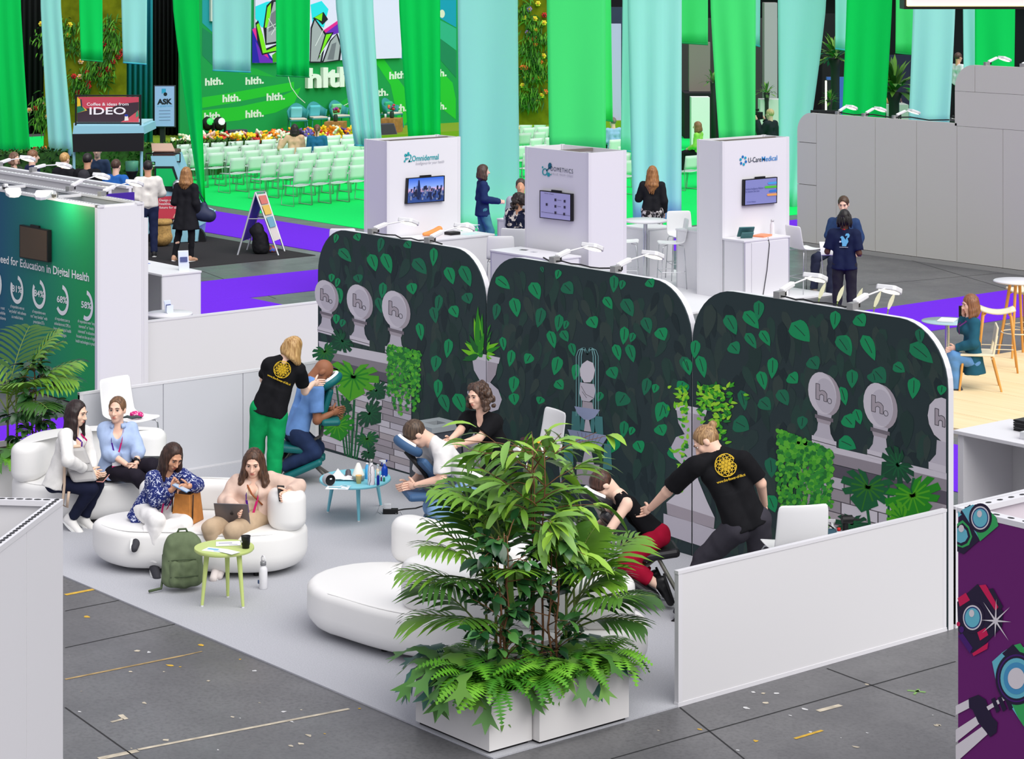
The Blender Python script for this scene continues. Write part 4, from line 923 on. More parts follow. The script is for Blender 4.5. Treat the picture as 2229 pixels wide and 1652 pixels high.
vessel('water_bottle','tall marble-patterned bottle on the blue coffee table','bottle',T(808,1055),[(.033,0),(.035,.006),(.035,.13),(.028,.175),(.016,.205),(.016,.215)],nodes_mat('marble',marble,.3),[('cap',lambda mb:mb.lathe([(.017,.215),(.019,.22),(.019,.245),(.015,.248)],n=16),mat((170,168,166),.3,.8))])
vessel('lotion_tube','light blue lotion bottle behind the marble bottle','bottle',T(799,1042),[(.020,0),(.022,.01),(.021,.115),(.012,.125),(.012,.14)],mat((70,170,225),.4),[('cap',lambda mb:mb.lathe([(.013,.14),(.013,.155),(.006,.157)],n=12),WHITE)])
def spray(label,c,body,head,trig):
 t=thing('spray_bottle',label,'bottle',c,.6);mb=MB().use(body);mb.lathe([(.028,0),(.032,.01),(.032,.065),(.024,.09),(.012,.105),(.012,.125)],n=20);mb.build('body',t)
 mb=MB().use(head);mb.box((-.008,0,.146),(.05,.02,.022));mb.box((0,0,.13),(.024,.022,.02));mb.box((-.042,0,.15),(.02,.01,.01));mb.build('sprayer',t);mb=MB().use(trig);mb.tube([(-.02,0,.14),(-.03,0,.125),(-.026,0,.11),(-.034,0,.098)],.006,6);mb.box((.02,0,.15),(.012,.018,.018));mb.build('trigger',t);return t
BLUEP=mat((14,64,170),.25);spray('cobalt blue spray bottle with white nozzle on the coffee table',T(837,1036),BLUEP,WHITE,mat((20,50,150),.4))
vessel('dropper_bottle','slim dark blue bottle with a white cap on the coffee table','bottle',T(823,1055),[(.013,0),(.014,.004),(.014,.082),(.009,.09),(.009,.095)],mat((16,36,140),.25),[('cap',lambda mb:mb.lathe([(.010,.095),(.010,.12),(.004,.122)],n=12),WHITE)])
vessel('tiny_bottle','tiny green bottle with a white cap on the coffee table','bottle',T(836,1048),[(.009,0),(.010,.003),(.010,.035),(.006,.04)],mat((20,120,90),.3),[('cap',lambda mb:mb.lathe([(.008,.04),(.008,.055),(.003,.056)],n=10),WHITE)])
vessel('tiny_bottle','tiny plum bottle with a white cap on the coffee table','bottle',T(830,1047),[(.008,0),(.009,.003),(.009,.035),(.006,.04)],mat((110,40,90),.3),[('cap',lambda mb:mb.lathe([(.008,.04),(.008,.055),(.003,.056)],n=10),WHITE)])
vessel('soap_pump','white pump bottle with a wooden neck on the coffee table','bottle',T(822,1040),[(.015,0),(.016,.004),(.016,.08),(.009,.09)],mat((228,210,180),.5),[('pump',lambda mb:(mb.cyl((0,0,.09),(0,0,.125),.005),mb.box((.008,0,.128),(.03,.012,.008))),WHITE)])
sheet(T(735,1062,.0),.22,.13,.8,PAPER,'leaflet','white leaflet with a print on the blue coffee table',mat((120,180,190),.7));sheet(T(752,1058,.003),.10,.06,.3,mat((200,225,230),.6),'leaflet','small pale card on the blue coffee table',mat((40,150,170),.6))
def towel(c,label):
 t=thing('paper_towels',label,'tissue',c);r=random.Random(4);mb=MB().use(mat((240,240,240),.9));mb.smooth=True;n=9;vs=[]
 for i in range(n):
  for j in range(n):x,y=(i/(n-1)-.5)*.26,(j/(n-1)-.5)*.16;vs.append((x,y,.01+.012*math.sin(9*x*7)*math.cos(7*y*9)+r.uniform(0,.008)+max(0,.09-abs(x+.03)*1.6)*(.8 if j>3 else.1)))
 mb.add(vs,[(i*n+j,i*n+j+1,(i+1)*n+j+1,(i+1)*n+j)for i in range(n-1)for j in range(n-1)],True);o=mb.build('sheets',t);md=o.modifiers.new('s','SOLIDIFY');md.thickness=.006;t.rotation_euler=(0,0,.9)
towel(T(742,1044,.0),'crumpled white paper towels on the blue coffee table')
mb=MB().use(mat((92,84,90),.4));c=T(758,1036);mb.lathe([(.035,0),(.036,.008),(.03,.012),(.026,.05),(.018,.062)],c,18);one('brown_jar','dark brown jar behind the aroma diffuser','jar',mb)
c=P(850,1118,.012);t=thing('power_strip','black power strip with a white plug under the blue table','power strip',c,.9);mb=MB().use(BLACK);mb.box((0,0,.025),(.15,.06,.05));mb.build('strip',t,bev=.006);mb=MB().use(WHITE);mb.box((-.03,0,.075),(.075,.05,.05));mb.build('plug',t,bev=.006)
cable([P(858,1112,.02),P(880,1108,.02),P(905,1106,.02),P(930,1098,.02),P(960,1096,.02)],'black power cord running across the carpet',.006,'extension_lead')
cable([P(838,1104,.10),P(826,1100,.16),P(822,1112,.02),P(830,1118,.02)],'thin white cord hanging beside the blue table leg',.003,'extension_lead',WHITE)
cable([P(852,1108,.04),P(862,1118,.02),P(872,1112,.02),P(876,1120,.02)],'thin white cord curled beside the power strip',.003,'extension_lead',WHITE)
c=P(948,920,.78);c.z=.012;bt=thing('waste_bin','dark grey square waste bin with a light lid near the wall','bin',c)
mb=MB().use(mat((70,74,82),.6));mb.box((0,0,.355),(.38,.38,.71));mb.build('bin_body',bt,bev=.008)
mb=MB().use(mat((150,156,160),.5));
for a,b in(((-.14,0),(.12,.40)),((.14,0),(.12,.40)),((0,-.14),(.16,.12)),((0,.14),(.16,.12))):mb.box((a[0],a[1],.74),(b[0],b[1],.055))
lid=mb.build('lid',bt);mb=MB().use(mat((30,34,36),.8));mb.box((0,0,.718),(.16,.16,.01));mb.build('opening',bt)
def bar_stool(loc,rz,label,group='white bar stools',seat_z=.74,bh=.40,foot=True):
 t=thing('bar_stool',label,'stool',loc,rz,group)
 prof=[(.22,-.01),(.20,.012),(.12,.0),(0,-.008),(-.12,.0),(-.18,.02),(-.215,.07),(-.235,.16),(-.255,.28),(-.27,bh)]
 mb=MB().use(mat((238,238,238),.35));mb.smooth=True;nx=9;vs=[]
 for k,(y,z)in enumerate(prof):
  w=.225 if k<6 else.225-.004*(k-6);
  for i in range(nx):
   s=i/(nx-1)*2-1;up=.018*s*s if k<6 else 0;cur=.03*s*s if k>=6 else 0
   vs.append((s*w*(1 if k else.93),y+cur,seat_z+z+up))
 n=len(prof);mb.add(vs,[(k*nx+i,k*nx+i+1,(k+1)*nx+i+1,(k+1)*nx+i)for k in range(n-1)for i in range(nx-1)],True)
 o=mb.build('shell',t);md=o.modifiers.new('s','SOLIDIFY');md.thickness=.012;md.offset=1;sb=o.modifiers.new('sub','SUBSURF');sb.levels=sb.render_levels=1
 for sx in(-1,1):
  for sy in(-1,1):mb=MB().use(CHROME);mb.tube([(sx*.12,sy*.10,seat_z-.02),(sx*.19,sy*.165,seat_z-.03),(sx*.205,sy*.18,seat_z-.06),(sx*.24,sy*.215,.0)],.008,8);mb.build('leg',t)
 if foot:
  mb=MB().use(CHROME);z=.28;r=[(sx*.226,sy*.20,z)for sx,sy in((-1,-1),(1,-1),(1,1),(-1,1))]
  for i in range(4):mb.cyl(r[i],r[(i+1)%4],.006,n=6)
  mb.build('footrest',t)
 return t
def face_rz(deg):
 f=camdir(deg);return math.atan2(-f.x,f.y)
sA=PD(285,905,23.95);bar_stool((sA.x,sA.y,.012),face_rz(128),'white bar stool with a pink pouch behind the blue shirt woman')
sB=PD(1160,962,22.25);bar_stool((sB.x,sB.y,.012),face_rz(-118),'white bar stool with bags beside the curly-haired masseuse')
sC=PD(1727,1180,18.75);bar_stool((sC.x,sC.y,.012),face_rz(-12),'white bar stool behind the low partition beside charcoal trousers')
def lump(name,label,cat,prims,m,h=.01,fold=.004):
 v,f=sdf_surface(prims,h,fold,60);c=v.mean(0);c[2]=v[:,2].min();o=np_mesh(name,v-c,f,m);o.location=c;return tag(o,label,cat)
q=Vector((sA.x,sA.y,.012))+camdir(128)*.06;lump('pouch','pink and magenta pouch on the back bar stool','pouch',[('e',q+Vector((0,0,.785)),(.07,.05,.035),None,.02),('e',q+Vector((.05,.03,.78)),(.04,.04,.03),None,.02)],print_mat((206,30,120),(240,220,230),40,.55,.05));
q2=q+camdir(170)*.09;mb=MB().use(mat((60,70,72),.5));mb.tube([q2+camdir(90)*x+Vector((0,0,.772+.006*math.sin(x*60)))for x in(-.13,-.08,-.03,.02,.07)],[.008,.016,.018,.016,.008],8);one('glasses_case','dark cord bundle beside the pink pouch','cord',mb)
q=Vector((sB.x,sB.y,.012))-camdir(-118)*-.02;lump('plastic_bag','white plastic bag lying on the stool near the wall','bag',[('e',q+Vector((0,0,.785)),(.17,.15,.04),None,.03),('e',q+camdir(-100)*.12+Vector((0,0,.78)),(.08,.08,.03),None,.03)],mat((236,238,240),.5),.012,.008)
lump('purse','dark brown purse on the white plastic bag','purse',[('e',q+camdir(-60)*.05+Vector((0,0,.855)),(.075,.06,.035),None,.02)],mat((66,34,44),.5));
mb=MB().use(mat((250,180,30),.6));mb.box(q+camdir(100)*.09+Vector((0,0,.842)),(.15,.07,.025),.8);one('yellow_pouch','yellow pouch on the white plastic bag','pouch',mb,bev=.008)
def massage_chair(Fp,label,pad,frame,arms=True,legs_dir=1):
 J=Fp['J'];f=(J['kl']+J['kr'])/2-Fp['pel'];f.z=0;f.normalize();s=Vector((-f.y,f.x,0));Z=Vector((0,0,1));pel=Fp['pel'];b=Vector((pel.x,pel.y,.012))+f*.12
 t=thing('massage_chair',label,'massage chair',b);
 def padbox(c,size,ax,name='pad',bev=.03):
  a=ax[0].normalized();u=(ax[1]-a*ax[1].dot(a)).normalized();w=a.cross(u);M=Matrix((a,w,u)).transposed();mb=MB().use(pad);mb.box(c,size,M=M);return mb.build(name,t,True,bev=bev)
 seat=pel-Z*.155-f*.03;padbox(seat,(.34,.34,.08),(f*.96-Z*.12,Z),'seat_pad')
 for a,k in(('al','kl'),('ar','kr')):
  c=J[k].lerp(J[a],.36);d=(J[a]-J[k]);padbox(c-Z*.115+d*.0,(.44,.19,.07),(d,Z),'knee_pad')
 th=(Fp['nk']-pel).normalized();cp=Fp['chest']+Fp['fw']*.205-th*.10;padbox(cp,(.40,.24,.07),(th,-Fp['fw']if Fp['fw'].z<0 else Fp['fw']),'chest_pad')
 fcd=(J['ns']-J['hd']).normalized();hc=J['hd']+fcd*.125*Fp['q'];hu=(J['hd']-Fp['nk']).normalized();hu=(hu-fcd*hu.dot(fcd)).normalized();rr=fcd.cross(hu);mb=MB().use(pad);pts=[]
 for i in range(21):a=math.radians(-150+300*i/20);pts.append(hc+rr*math.sin(a)*.105+hu*math.cos(a)*.115)
 mb.tube(pts,.045,10);mb.build('face_cradle',t,True)
 mb=MB().use(mat((244,244,244),.9));mb.tube([p-fcd*.032 for p in pts[3:-3]],.026,8);mb.build('paper_cover',t,True)
 wm=(J['wl']+J['wr'])/2;ac=wm-Z*.085-f*.02;padbox(ac,(.42,.20,.07),(s,Z),'arm_pad')
 mb=MB().use(frame);base=cp+f*.05-th*.22;mb.tube([seat-Z*.05,base-Z*.10,hc+fcd*.05-hu*.06],.018,8);mb.tube([base,ac-Z*.03],.014,8);mb.tube([cp+f*.06,hc+fcd*.055],.022,8)
 for k in('kl','kr'):mb.tube([seat-Z*.05,J[k]-Z*.16],.016,8)
 mb.build('frame',t,True)
 kz=(J['kl']+J['kr'])/2
 for c0,c1 in((seat-Z*.05+s*.06,Vector((seat.x,seat.y,.02))-f*.22+s*.16),(seat-Z*.05-s*.06,Vector((seat.x,seat.y,.02))-f*.22-s*.16),(kz-Z*.16+s*.05,Vector((kz.x,kz.y,.02))+f*.18+s*.2),(kz-Z*.16-s*.05,Vector((kz.x,kz.y,.02))+f*.18-s*.2)):
  mb=MB().use(frame);mb.cyl(c0,c1,.017,n=8);mb.build('leg',t,True)
 return t
MAG=mat((205,20,110),.5);PUR=mat((90,30,160),.5)
J=solve(dict(pel=(130,1046,0),nk=(158,934,0.0),hd=(167,898,0.0),ns=(188,905,'-'),sr=(142,947,'-'),sl=(184,940,'+'),er=(148,1002,'-'),wr=(193,1026,-.02),fr=(214,1034,-.02),el=(196,990,.12),wl=(203,1033,.02),fl=(224,1036,.02),kr=(199,1064,-.02),kl=(211,1055,.14),ar=(156,1128,.05),al=(184,1125,.18),tr=(181,1149,-.02),tl=(207,1143,.12)),22.2,1.63)
F1=person('woman in a white blazer with long dark hair sitting with a grey bag',J,1.63,'asian',dict(style='long',mat=hair_mat((26,18,18),(52,36,34)),len=.26,line=.03),dict(mat=clothm((232,230,226)),name='blazer',sleeve=.86,fit=.016,hem=.06,loose=.02,open=True),dict(mat=clothm((26,30,52)),fit=.008,len=.98),dict(mat=mat((236,234,230),.6),laces=True),hands=dict(wr=dict(curl=.6),wl=dict(curl=.6)))
lanyard(F1,MAG,PUR,.16,False)
J=solve(dict(pel=(256,1022,0),nk=(257,929,-.02),hd=(255,891,-.05),ns=(247,896,'-'),sr=(229,934,0.0),sl=(284,935,0.02),er=(236,984,-.10),wr=(274,1010,-.22),fr=(287,1022,-.24),el=(301,980,-.06),wl=(297,1007,-.20),fl=(292,1025,-.24),kr=(296,1036,-.30),kl=(330,1012,-.20),ar=(330,1075,-.20),al=(346,1068,-.1),tr=(340,1095,-.3),tl=(356,1085,-.2)),22.55,1.66)
F2=person('woman in a light blue shirt with tied-back hair looking left',J,1.66,'fair',dict(style='bun',mat=hair_mat((88,62,44),(140,104,74)),bun=(0,-.125,-.02),line=.04),[dict(mat=mat((172,192,226),.85,spec=.1,noise=.06,scale=22),name='shirt',sleeve=.74,fit=.024,hem=.07,loose=.02,vneck=True,collar=True,fold=.005)],dict(mat=clothm((34,30,40)),fit=.010,len=1.0),(235,235,232),hands=dict(wr=dict(curl=.55),wl=dict(curl=.55)))
lanyard(F2,MAG,PUR,.26,True)
mb=MB().use(BLACK);w_=F2['J']['wl'];d_=(w_-F2['J']['el']).normalized();mb.cyl(w_-d_*.03,w_-d_*.005,.031,n=12);mb.cyl(w_-d_*.03+Vector((0,-.012,.02)),w_-d_*.0+Vector((0,-.012,.022)),.018,n=10);mb.build('wristwatch',F2['root'],True)
J=solve(dict(pel=(330,1110,0),nk=(362,1031,-.05),hd=(376,993,-.10),ns=(387,1010,'-'),sr=(333,1041,'-'),sl=(398,1037,-.02),er=(337,1086,-.22),wr=(374,1066,-.30),fr=(384,1052,-.30),el=(428,1056,-.12),wl=(411,1058,-.30),fl=(395,1060,-.34),kr=(341,1134,-.38),kl=(402,1139,-.30),ar=(336,1226,-.34),al=(309,1164,-.34),tr=(341,1250,-.44),tl=(300,1182,-.42)),21.0,1.62)
F3=person('woman in a blue floral jacket and white trousers writing on a phone',J,1.62,'tan',dict(style='long',mat=hair_mat((40,26,20),(74,50,40)),len=.24,hang=(-.25,-.1,-1),line=.03,brow=(30,20,16)),dict(mat=print_mat((36,48,112),(208,214,236),34,.56,.035),name='jacket',sleeve=.95,fit=.022,hem=.12,loose=.03,fold=.005),dict(mat=clothm((236,234,232)),fit=.016,len=.97,flare=.062),dict(mat=mat((52,52,58),.7),laces=True),hands=dict(wr=dict(curl=.7),wl=dict(curl=.5)))
lanyard(F3,MAG,MAG,.34,True)
J=solve(dict(pel=(545,1120,0),nk=(552,1046,-.02),hd=(552,1006,-.06),ns=(548,1020,'-'),sr=(517,1050,0.0),sl=(592,1045,.02),er=(490,1091,-.08),wr=(512,1108,-.28),fr=(524,1116,-.34),el=(650,1060,-.04),wl=(628,1072,-.20),fl=(613,1079,-.25),kr=(458,1150,-.36),kl=(508,1155,-.40),ar=(474,1222,-.28),al=(488,1216,-.24),tr=(464,1256,-.40),tl=(478,1250,-.38)),20.85,1.68)
F4=person('woman in a beige jacket with a laptop on her knees',J,1.68,'fair',dict(style='long',mat=hair_mat((54,36,26),(100,70,52)),len=.17,flare=.05,line=.02),[dict(mat=clothm((230,216,192)),name='blouse',sleeve=0,fit=.010,hem=.02,vneck=True),dict(mat=clothm((216,188,172)),name='jacket',sleeve=.95,fit=.024,hem=.06,loose=.01,open=True,fold=.005)],dict(mat=clothm((190,166,138)),fit=.016,len=.95,flare=.056),dict(mat=mat((226,216,212),.6),laces=True),hands=dict(wr=dict(curl=.5),wl=dict(curl=.6)))
lanyard(F4,MAG,PUR,.30,False,w=.022)
mb=MB().use(mat((150,84,44),.6));a=F4['nk']+F4['right']*-.06+F4['fw']*.03+F4['up']*.0;
pts=[F4['nk']+F4['right']*.08-F4['fw']*.03,F4['nk']+F4['right']*.05+F4['fw']*.09-F4['up']*.02,F4['chest']+F4['fw']*.15,F4['mid']-F4['right']*.10+F4['fw']*.11];mb.tube(pts,.008,6);mb.build('bag_strap',F4['root'],True)
BTEE=mat((24,24,27),.85,spec=.12,noise=.15,scale=14);GOLD=mat((226,186,40),.6)
J=solve(dict(pel=(586,893,0),nk=(622,778,.02),hd=(636,758,.04),ns=(646,764,'+'),sl=(586,792,.0),sr=(650,803,.02),el=(574,826,.22),wl=(640,830,.50),fl=(668,824,.60),er=(664,852,.22),wr=(682,834,.46),fr=(700,832,.56),kl=(558,985,.06),kr=(598,988,-.02),al=(546,1082,.0),ar=(596,1086,-.08),tl=(560,1094,.16),tr=(612,1098,.08)),23.45,1.70)
F5=person('masseuse in a black T-shirt and green trousers massaging a bald man',J,1.70,'light',dict(style='bob',mat=hair_mat((150,110,62),(214,176,118)),len=.05,seed=4),dict(mat=BTEE,name='t_shirt',sleeve=.34,fit=.016,hem=.04,loose=.01),dict(mat=clothm((10,150,84)),fit=.018,len=1.0,flare=.06),(30,30,32),hands=dict(wr=dict(curl=.3),wl=dict(curl=.3)))
def flower_emblem(Fp,u,v,r,D,sub=None):
 0
 up,right,bk=Fp['up'],Fp['right'],-Fp['fw'];mb=MB().use(GOLD)
 c=Fp['chest']+up*.035*Fp['q']+right*Fp.get('eo',0.0)
 def surf(x,y):
  d=c+right*x+up*y;w=min(1.0,abs(x)/.16);return d+bk*(.104-.028*w*w)*Fp['q']
 def ring(cx_,cy_,rr,w):
  n=24
  for i in range(n):
   a,b=2*math.pi*i/n,2*math.pi*(i+1)/n
   pts=[surf(cx_+math.cos(t)*q_,cy_+math.sin(t)*q_)for t,q_ in((a,rr-w),(a,rr+w),(b,rr+w),(b,rr-w))]
   mb.add(pts,[(0,1,2,3)])
 ring(0,0,r,.0028);rr=r*.34
 for i in range(-2,3):
  for j in range(-2,3):
   x,y=(i+j*.5)*rr,j*rr*.866
   if x*x+y*y<(r*.72)**2:ring(x,y,rr,.0020)
 tv,tf=text_geo('www.the-flower-of-life.nl',.01);w=max(p[0]for p in tv);sc=.25/w
 mb.add([surf(-.125+p[0]*sc,-r-.035+p[1]*sc*1.3-.12*(-.125+p[0]*sc))for p in tv],tf)
 mb.build('emblem',Fp['root'],True)
flower_emblem(F5,607,806,.085,23.3)
J=solve(dict(pel=(644,940,0),nk=(680,822,.06),hd=(702,808,.08),ns=(715,829,.09),sr=(689,846,-.10),sl=(668,832,.22),er=(690,915,-.16),wr=(722,900,-.06),fr=(740,892,.0),el=(700,904,.24),wl=(722,890,.12),fl=(736,903,.06),kr=(684,985,-.10),kl=(690,975,.16),ar=(614,1016,-.12),al=(622,1002,.14),tr=(596,1030,-.12),tl=(604,1016,.14)),24.3,1.80)
F6=person('bald man in a blue T-shirt and jeans kneeling on a teal massage chair',J,1.80,'brown',dict(style='bald',mat=BLACK,brow=(50,34,28)),dict(mat=clothm((108,148,206)),name='t_shirt',sleeve=.38,fit=.014,hem=.04,loose=.01),dict(mat=mat((26,44,80),.85,noise=.2,scale=10),fit=.016,len=1.0),(40,40,44),sex='m')
J=solve(dict(pel=(1084,996,.05),nk=(1050,899,-.02),hd=(1040,860,-.05),ns=(1023,868,'-'),sr=(1020,908,.12),sl=(1079,916,-.10),er=(1001,938,.0),wr=(981,956,-.10),fr=(967,964,-.16),el=(1042,954,-.22),wl=(997,968,-.25),fl=(978,972,-.26),kr=(1062,1062,-.05),kl=(1112,1060,.06),ar=(1050,1140,.10),al=(1150,1135,.22),tr=(1028,1152,.0),tl=(1130,1150,.1)),22.1,1.66)
F7=person('curly-haired masseuse all in black leaning on a man in a white shirt',J,1.66,'fair',dict(style='curly',mat=hair_mat((46,32,26),(98,74,60)),len=.11,line=.02),dict(mat=BTEE,name='t_shirt',sleeve=.38,fit=.016,hem=.05,vneck=True,loose=.01),dict(mat=clothm((26,26,29)),fit=.016,len=1.0,flare=.055),(28,28,30),hands=dict(wr=dict(curl=.3),wl=dict(curl=.3)))
mb=MB().use(GOLD);c=F7['chest']+F7['fw']*.15-F7['right']*.08+F7['up']*.03;mb.ell(c,(.014,.01,.014));mb.build('emblem',F7['root'],True)
J=solve(dict(pel=(1020,1050,.05),nk=(938,958,-.03),hd=(905,944,-.06),ns=(892,966,-.07),sl=(964,990,-.18),sr=(925,980,.18),el=(962,1042,-.26),wl=(906,1056,-.18),fl=(882,1058,-.12),er=(914,1036,.20),wr=(892,1052,.02),fr=(872,1062,-.02),kl=(948,1112,-.18),kr=(938,1104,.12),al=(1020,1150,-.2),ar=(1022,1142,.1),tl=(1040,1160,-.2),tr=(1040,1152,.1)),21.6,1.78)
F8=person('man in a white shirt and pale jeans face down on a blue massage chair',J,1.78,'fair',dict(style='short',mat=hair_mat((56,42,34),(104,84,66)),brow=(60,44,34)),dict(mat=clothm((226,224,222),.04),name='shirt',sleeve=.42,fit=.020,hem=.06,loose=.012,fold=.005),dict(mat=mat((124,160,200),.85,noise=.12,scale=10),fit=.014,len=1.0),(60,60,64),sex='m',hands=dict(wl=dict(curl=.7),wr=dict(curl=.7)))
J=solve(dict(pel=(1424,1160,0),nk=(1340,1072,-.02),hd=(1312,1054,-.04),ns=(1300,1082,-.05),sl=(1366,1096,-.16),sr=(1334,1082,.14),el=(1322,1162,-.22),wl=(1292,1150,-.10),fl=(1276,1142,-.06),er=(1320,1132,.16),wr=(1294,1146,.04),fr=(1278,1150,.0),kl=(1362,1226,-.16),kr=(1372,1214,.12),al=(1434,1275,-.16),ar=(1420,1262,.12),tl=(1456,1304,-.16),tr=(1440,1290,.12)),19.7,1.66)
F9=person('woman in a black top and red trousers kneeling on a black massage chair',J,1.66,'light',dict(style='bun',mat=hair_mat((54,34,28),(96,64,52)),bun=(0,-.09,.05)),dict(mat=BTEE,name='tank_top',sleeve=0,fit=.006,hem=.02),dict(mat=clothm((158,14,48)),fit=.018,len=.86,flare=.05),dict(mat=mat((24,24,26),.4),sole=(20,20,22)))
J=solve(dict(pel=(1624,1138,0),nk=(1560,982,.10),hd=(1538,962,.14),ns=(1518,978,.14),sl=(1512,1014,-.02),sr=(1618,1002,.06),el=(1452,1070,.16),wl=(1416,1106,.34),fl=(1396,1116,.42),er=(1656,1052,.10),wr=(1664,1098,.26),fr=(1662,1120,.3),kl=(1534,1214,.12),kr=(1655,1240,.10),al=(1486,1342,.10),ar=(1652,1352,.24),tl=(1466,1360,.06),tr=(1640,1370,.3)),19.15,1.82)
F10=person('man with a hair bun in black T-shirt and charcoal trousers leaning forward',J,1.82,'fair',dict(style='bun',mat=hair_mat((120,88,58),(190,152,106)),bun=(0,-.12,.075),line=.03,brow=(120,90,60)),dict(mat=BTEE,name='t_shirt',sleeve=.40,fit=.018,hem=.05,loose=.008),dict(mat=clothm((58,56,64)),fit=.024,len=1.0,flare=.06),dict(mat=mat((24,24,26),.5),sole=(205,185,120)),sex='m')
flower_emblem(F10,1573,1008,.092,19.0)
massage_chair(F6,'teal padded massage chair under the bald man',mat((10,104,106),.5),mat((110,108,104),.5,.3))
massage_chair(F8,'blue massage chair with black frame under the white shirt man',mat((58,92,130),.6),mat((28,28,30),.5))
massage_chair(F9,'black padded massage chair under the red trousers woman',mat((34,34,38),.4),mat((150,150,140),.4,.5))
c=(F4['J']['kl']+F4['J']['kr'])/2;
def laptop(c,deg,label):
 f=camdir(deg);s=Vector((f.y,-f.x,0));t=thing('laptop',label,'laptop',c);g=mat((118,114,118),.35,.6);Z=Vector((0,0,1));tl=(f*.42+Z*.9).normalized();M=Matrix((s,tl,s.cross(tl))).transposed()
 mb=MB().use(g);a=math.atan2(s.y,s.x);mb.box(c-f*.11,(.31,.22,.014),a);mb.build('base',t,True,bev=.004)
 mb=MB().use(g);mb.box(c+tl*.11,(.31,.22,.008),M=M);lid=mb.build('lid',t,True,bev=.003);n=s.cross(tl);n=n if n.dot(f)>0 else-n
 mb=MB().use(SCREENB);mb.box(c+tl*.112-n*.0048,(.29,.195,.002),M=M);mb.build('screen',t,True)
 mb=MB().use(mat((50,48,50),.3));o=c+tl*.115+n*.0055;pr_=[]
 for i in range(18):a_=2*math.pi*i/18;r=.017*(1-.10*max(0,math.cos(a_-math.pi/2))**8-.08*max(0,math.cos(a_+math.pi/2))**8);r*=(.82 if abs(a_)<.35 or a_>5.93 else 1);pr_.append(o+s*(-math.cos(a_)*r)+tl*(math.sin(a_)*r))
 mb.add(pr_,[tuple(range(18))]);lf=o+tl*.024-s*.004;mb.add([lf+s*x+tl*y for x,y in((-.006,-.006),(-.004,.002),(.005,.007),(.004,0))],[(0,1,2,3)]);mb.build('logo',t,True)
 return t
laptop(PD(508,1140,20.58),188,'grey laptop open on the knees of the beige jacket woman')
def held(name,label,cat,c,size,ang,m,tilt=(0,0),part=None):
 t=thing(name,label,cat,c,0);M=Matrix.Rotation(ang,3,'Z')@Matrix.Rotation(tilt[0],3,'X')@Matrix.Rotation(tilt[1],3,'Y');mb=MB().use(m);mb.box(c,size,M=M);mb.build('case',t,True,bev=.004)
 mb=MB().use(part or SCREENB);mb.box(Vector(c)+M@Vector((0,0,size[2]/2+.0005)),(size[0]*.9,size[1]*.94,.001),M=M);mb.build('screen',t,True);return t
held('phone','blue phone in the hands of the floral jacket woman','phone',PD(394,1062,20.62),(.08,.155,.010),2.2,mat((96,130,170),.4),(.4,0),mat((180,200,220),.2))
held('phone','dark phone with a pink edge in the white blazer woman\'s hand','phone',F1['J']['fl']-Vector((0,0,.02)),(.075,.15,.009),.6,mat((220,150,140),.4),(.3,0))
held('phone','black phone in the beige jacket woman\'s hand on the armrest','phone',F4['J']['fl']+Vector((0,0,.02)),(.072,.15,.009),1.2,BLACK,(1.0,.3))
def tote():
 c=PD(170,1010,22.12);t=thing('tote_bag','light grey tote bag with beige strap on the blazer woman\'s lap','bag',c);f=camdir(70);s=camdir(160);Z=Vector((0,0,1));up=(Z*.93-f*.36).normalized();M=Matrix((f,s,up)).transposed()
 mb=MB().use(mat((186,184,182),.7));mb.box(c,(.24,.12,.36),M=M);mb.build('body',t,True,bev=.03)
 mb=MB().use(mat((170,168,168),.7));mb.box(c+s*.062-up*.06,(.22,.012,.01),M=M);mb.box(c+s*.062+up*.02+f*.0,(.22,.010,.006),M=M);mb.build('zip_seam',t,True)
 mb=MB().use(mat((226,196,170),.7));mb.box(c+up*.19,(.18,.10,.03),M=M);mb.build('scarf',t,True,bev=.02)
 p=c-f*.10;mb=MB().use(mat((206,182,160),.7));mb.tube([p+up*.10+s*.05,PD(140,1055,22.05),PD(136,1100,22.0),PD(146,1104,22.0),PD(150,1070,22.0)],.014,6);mb.build('strap',t,True)
tote()
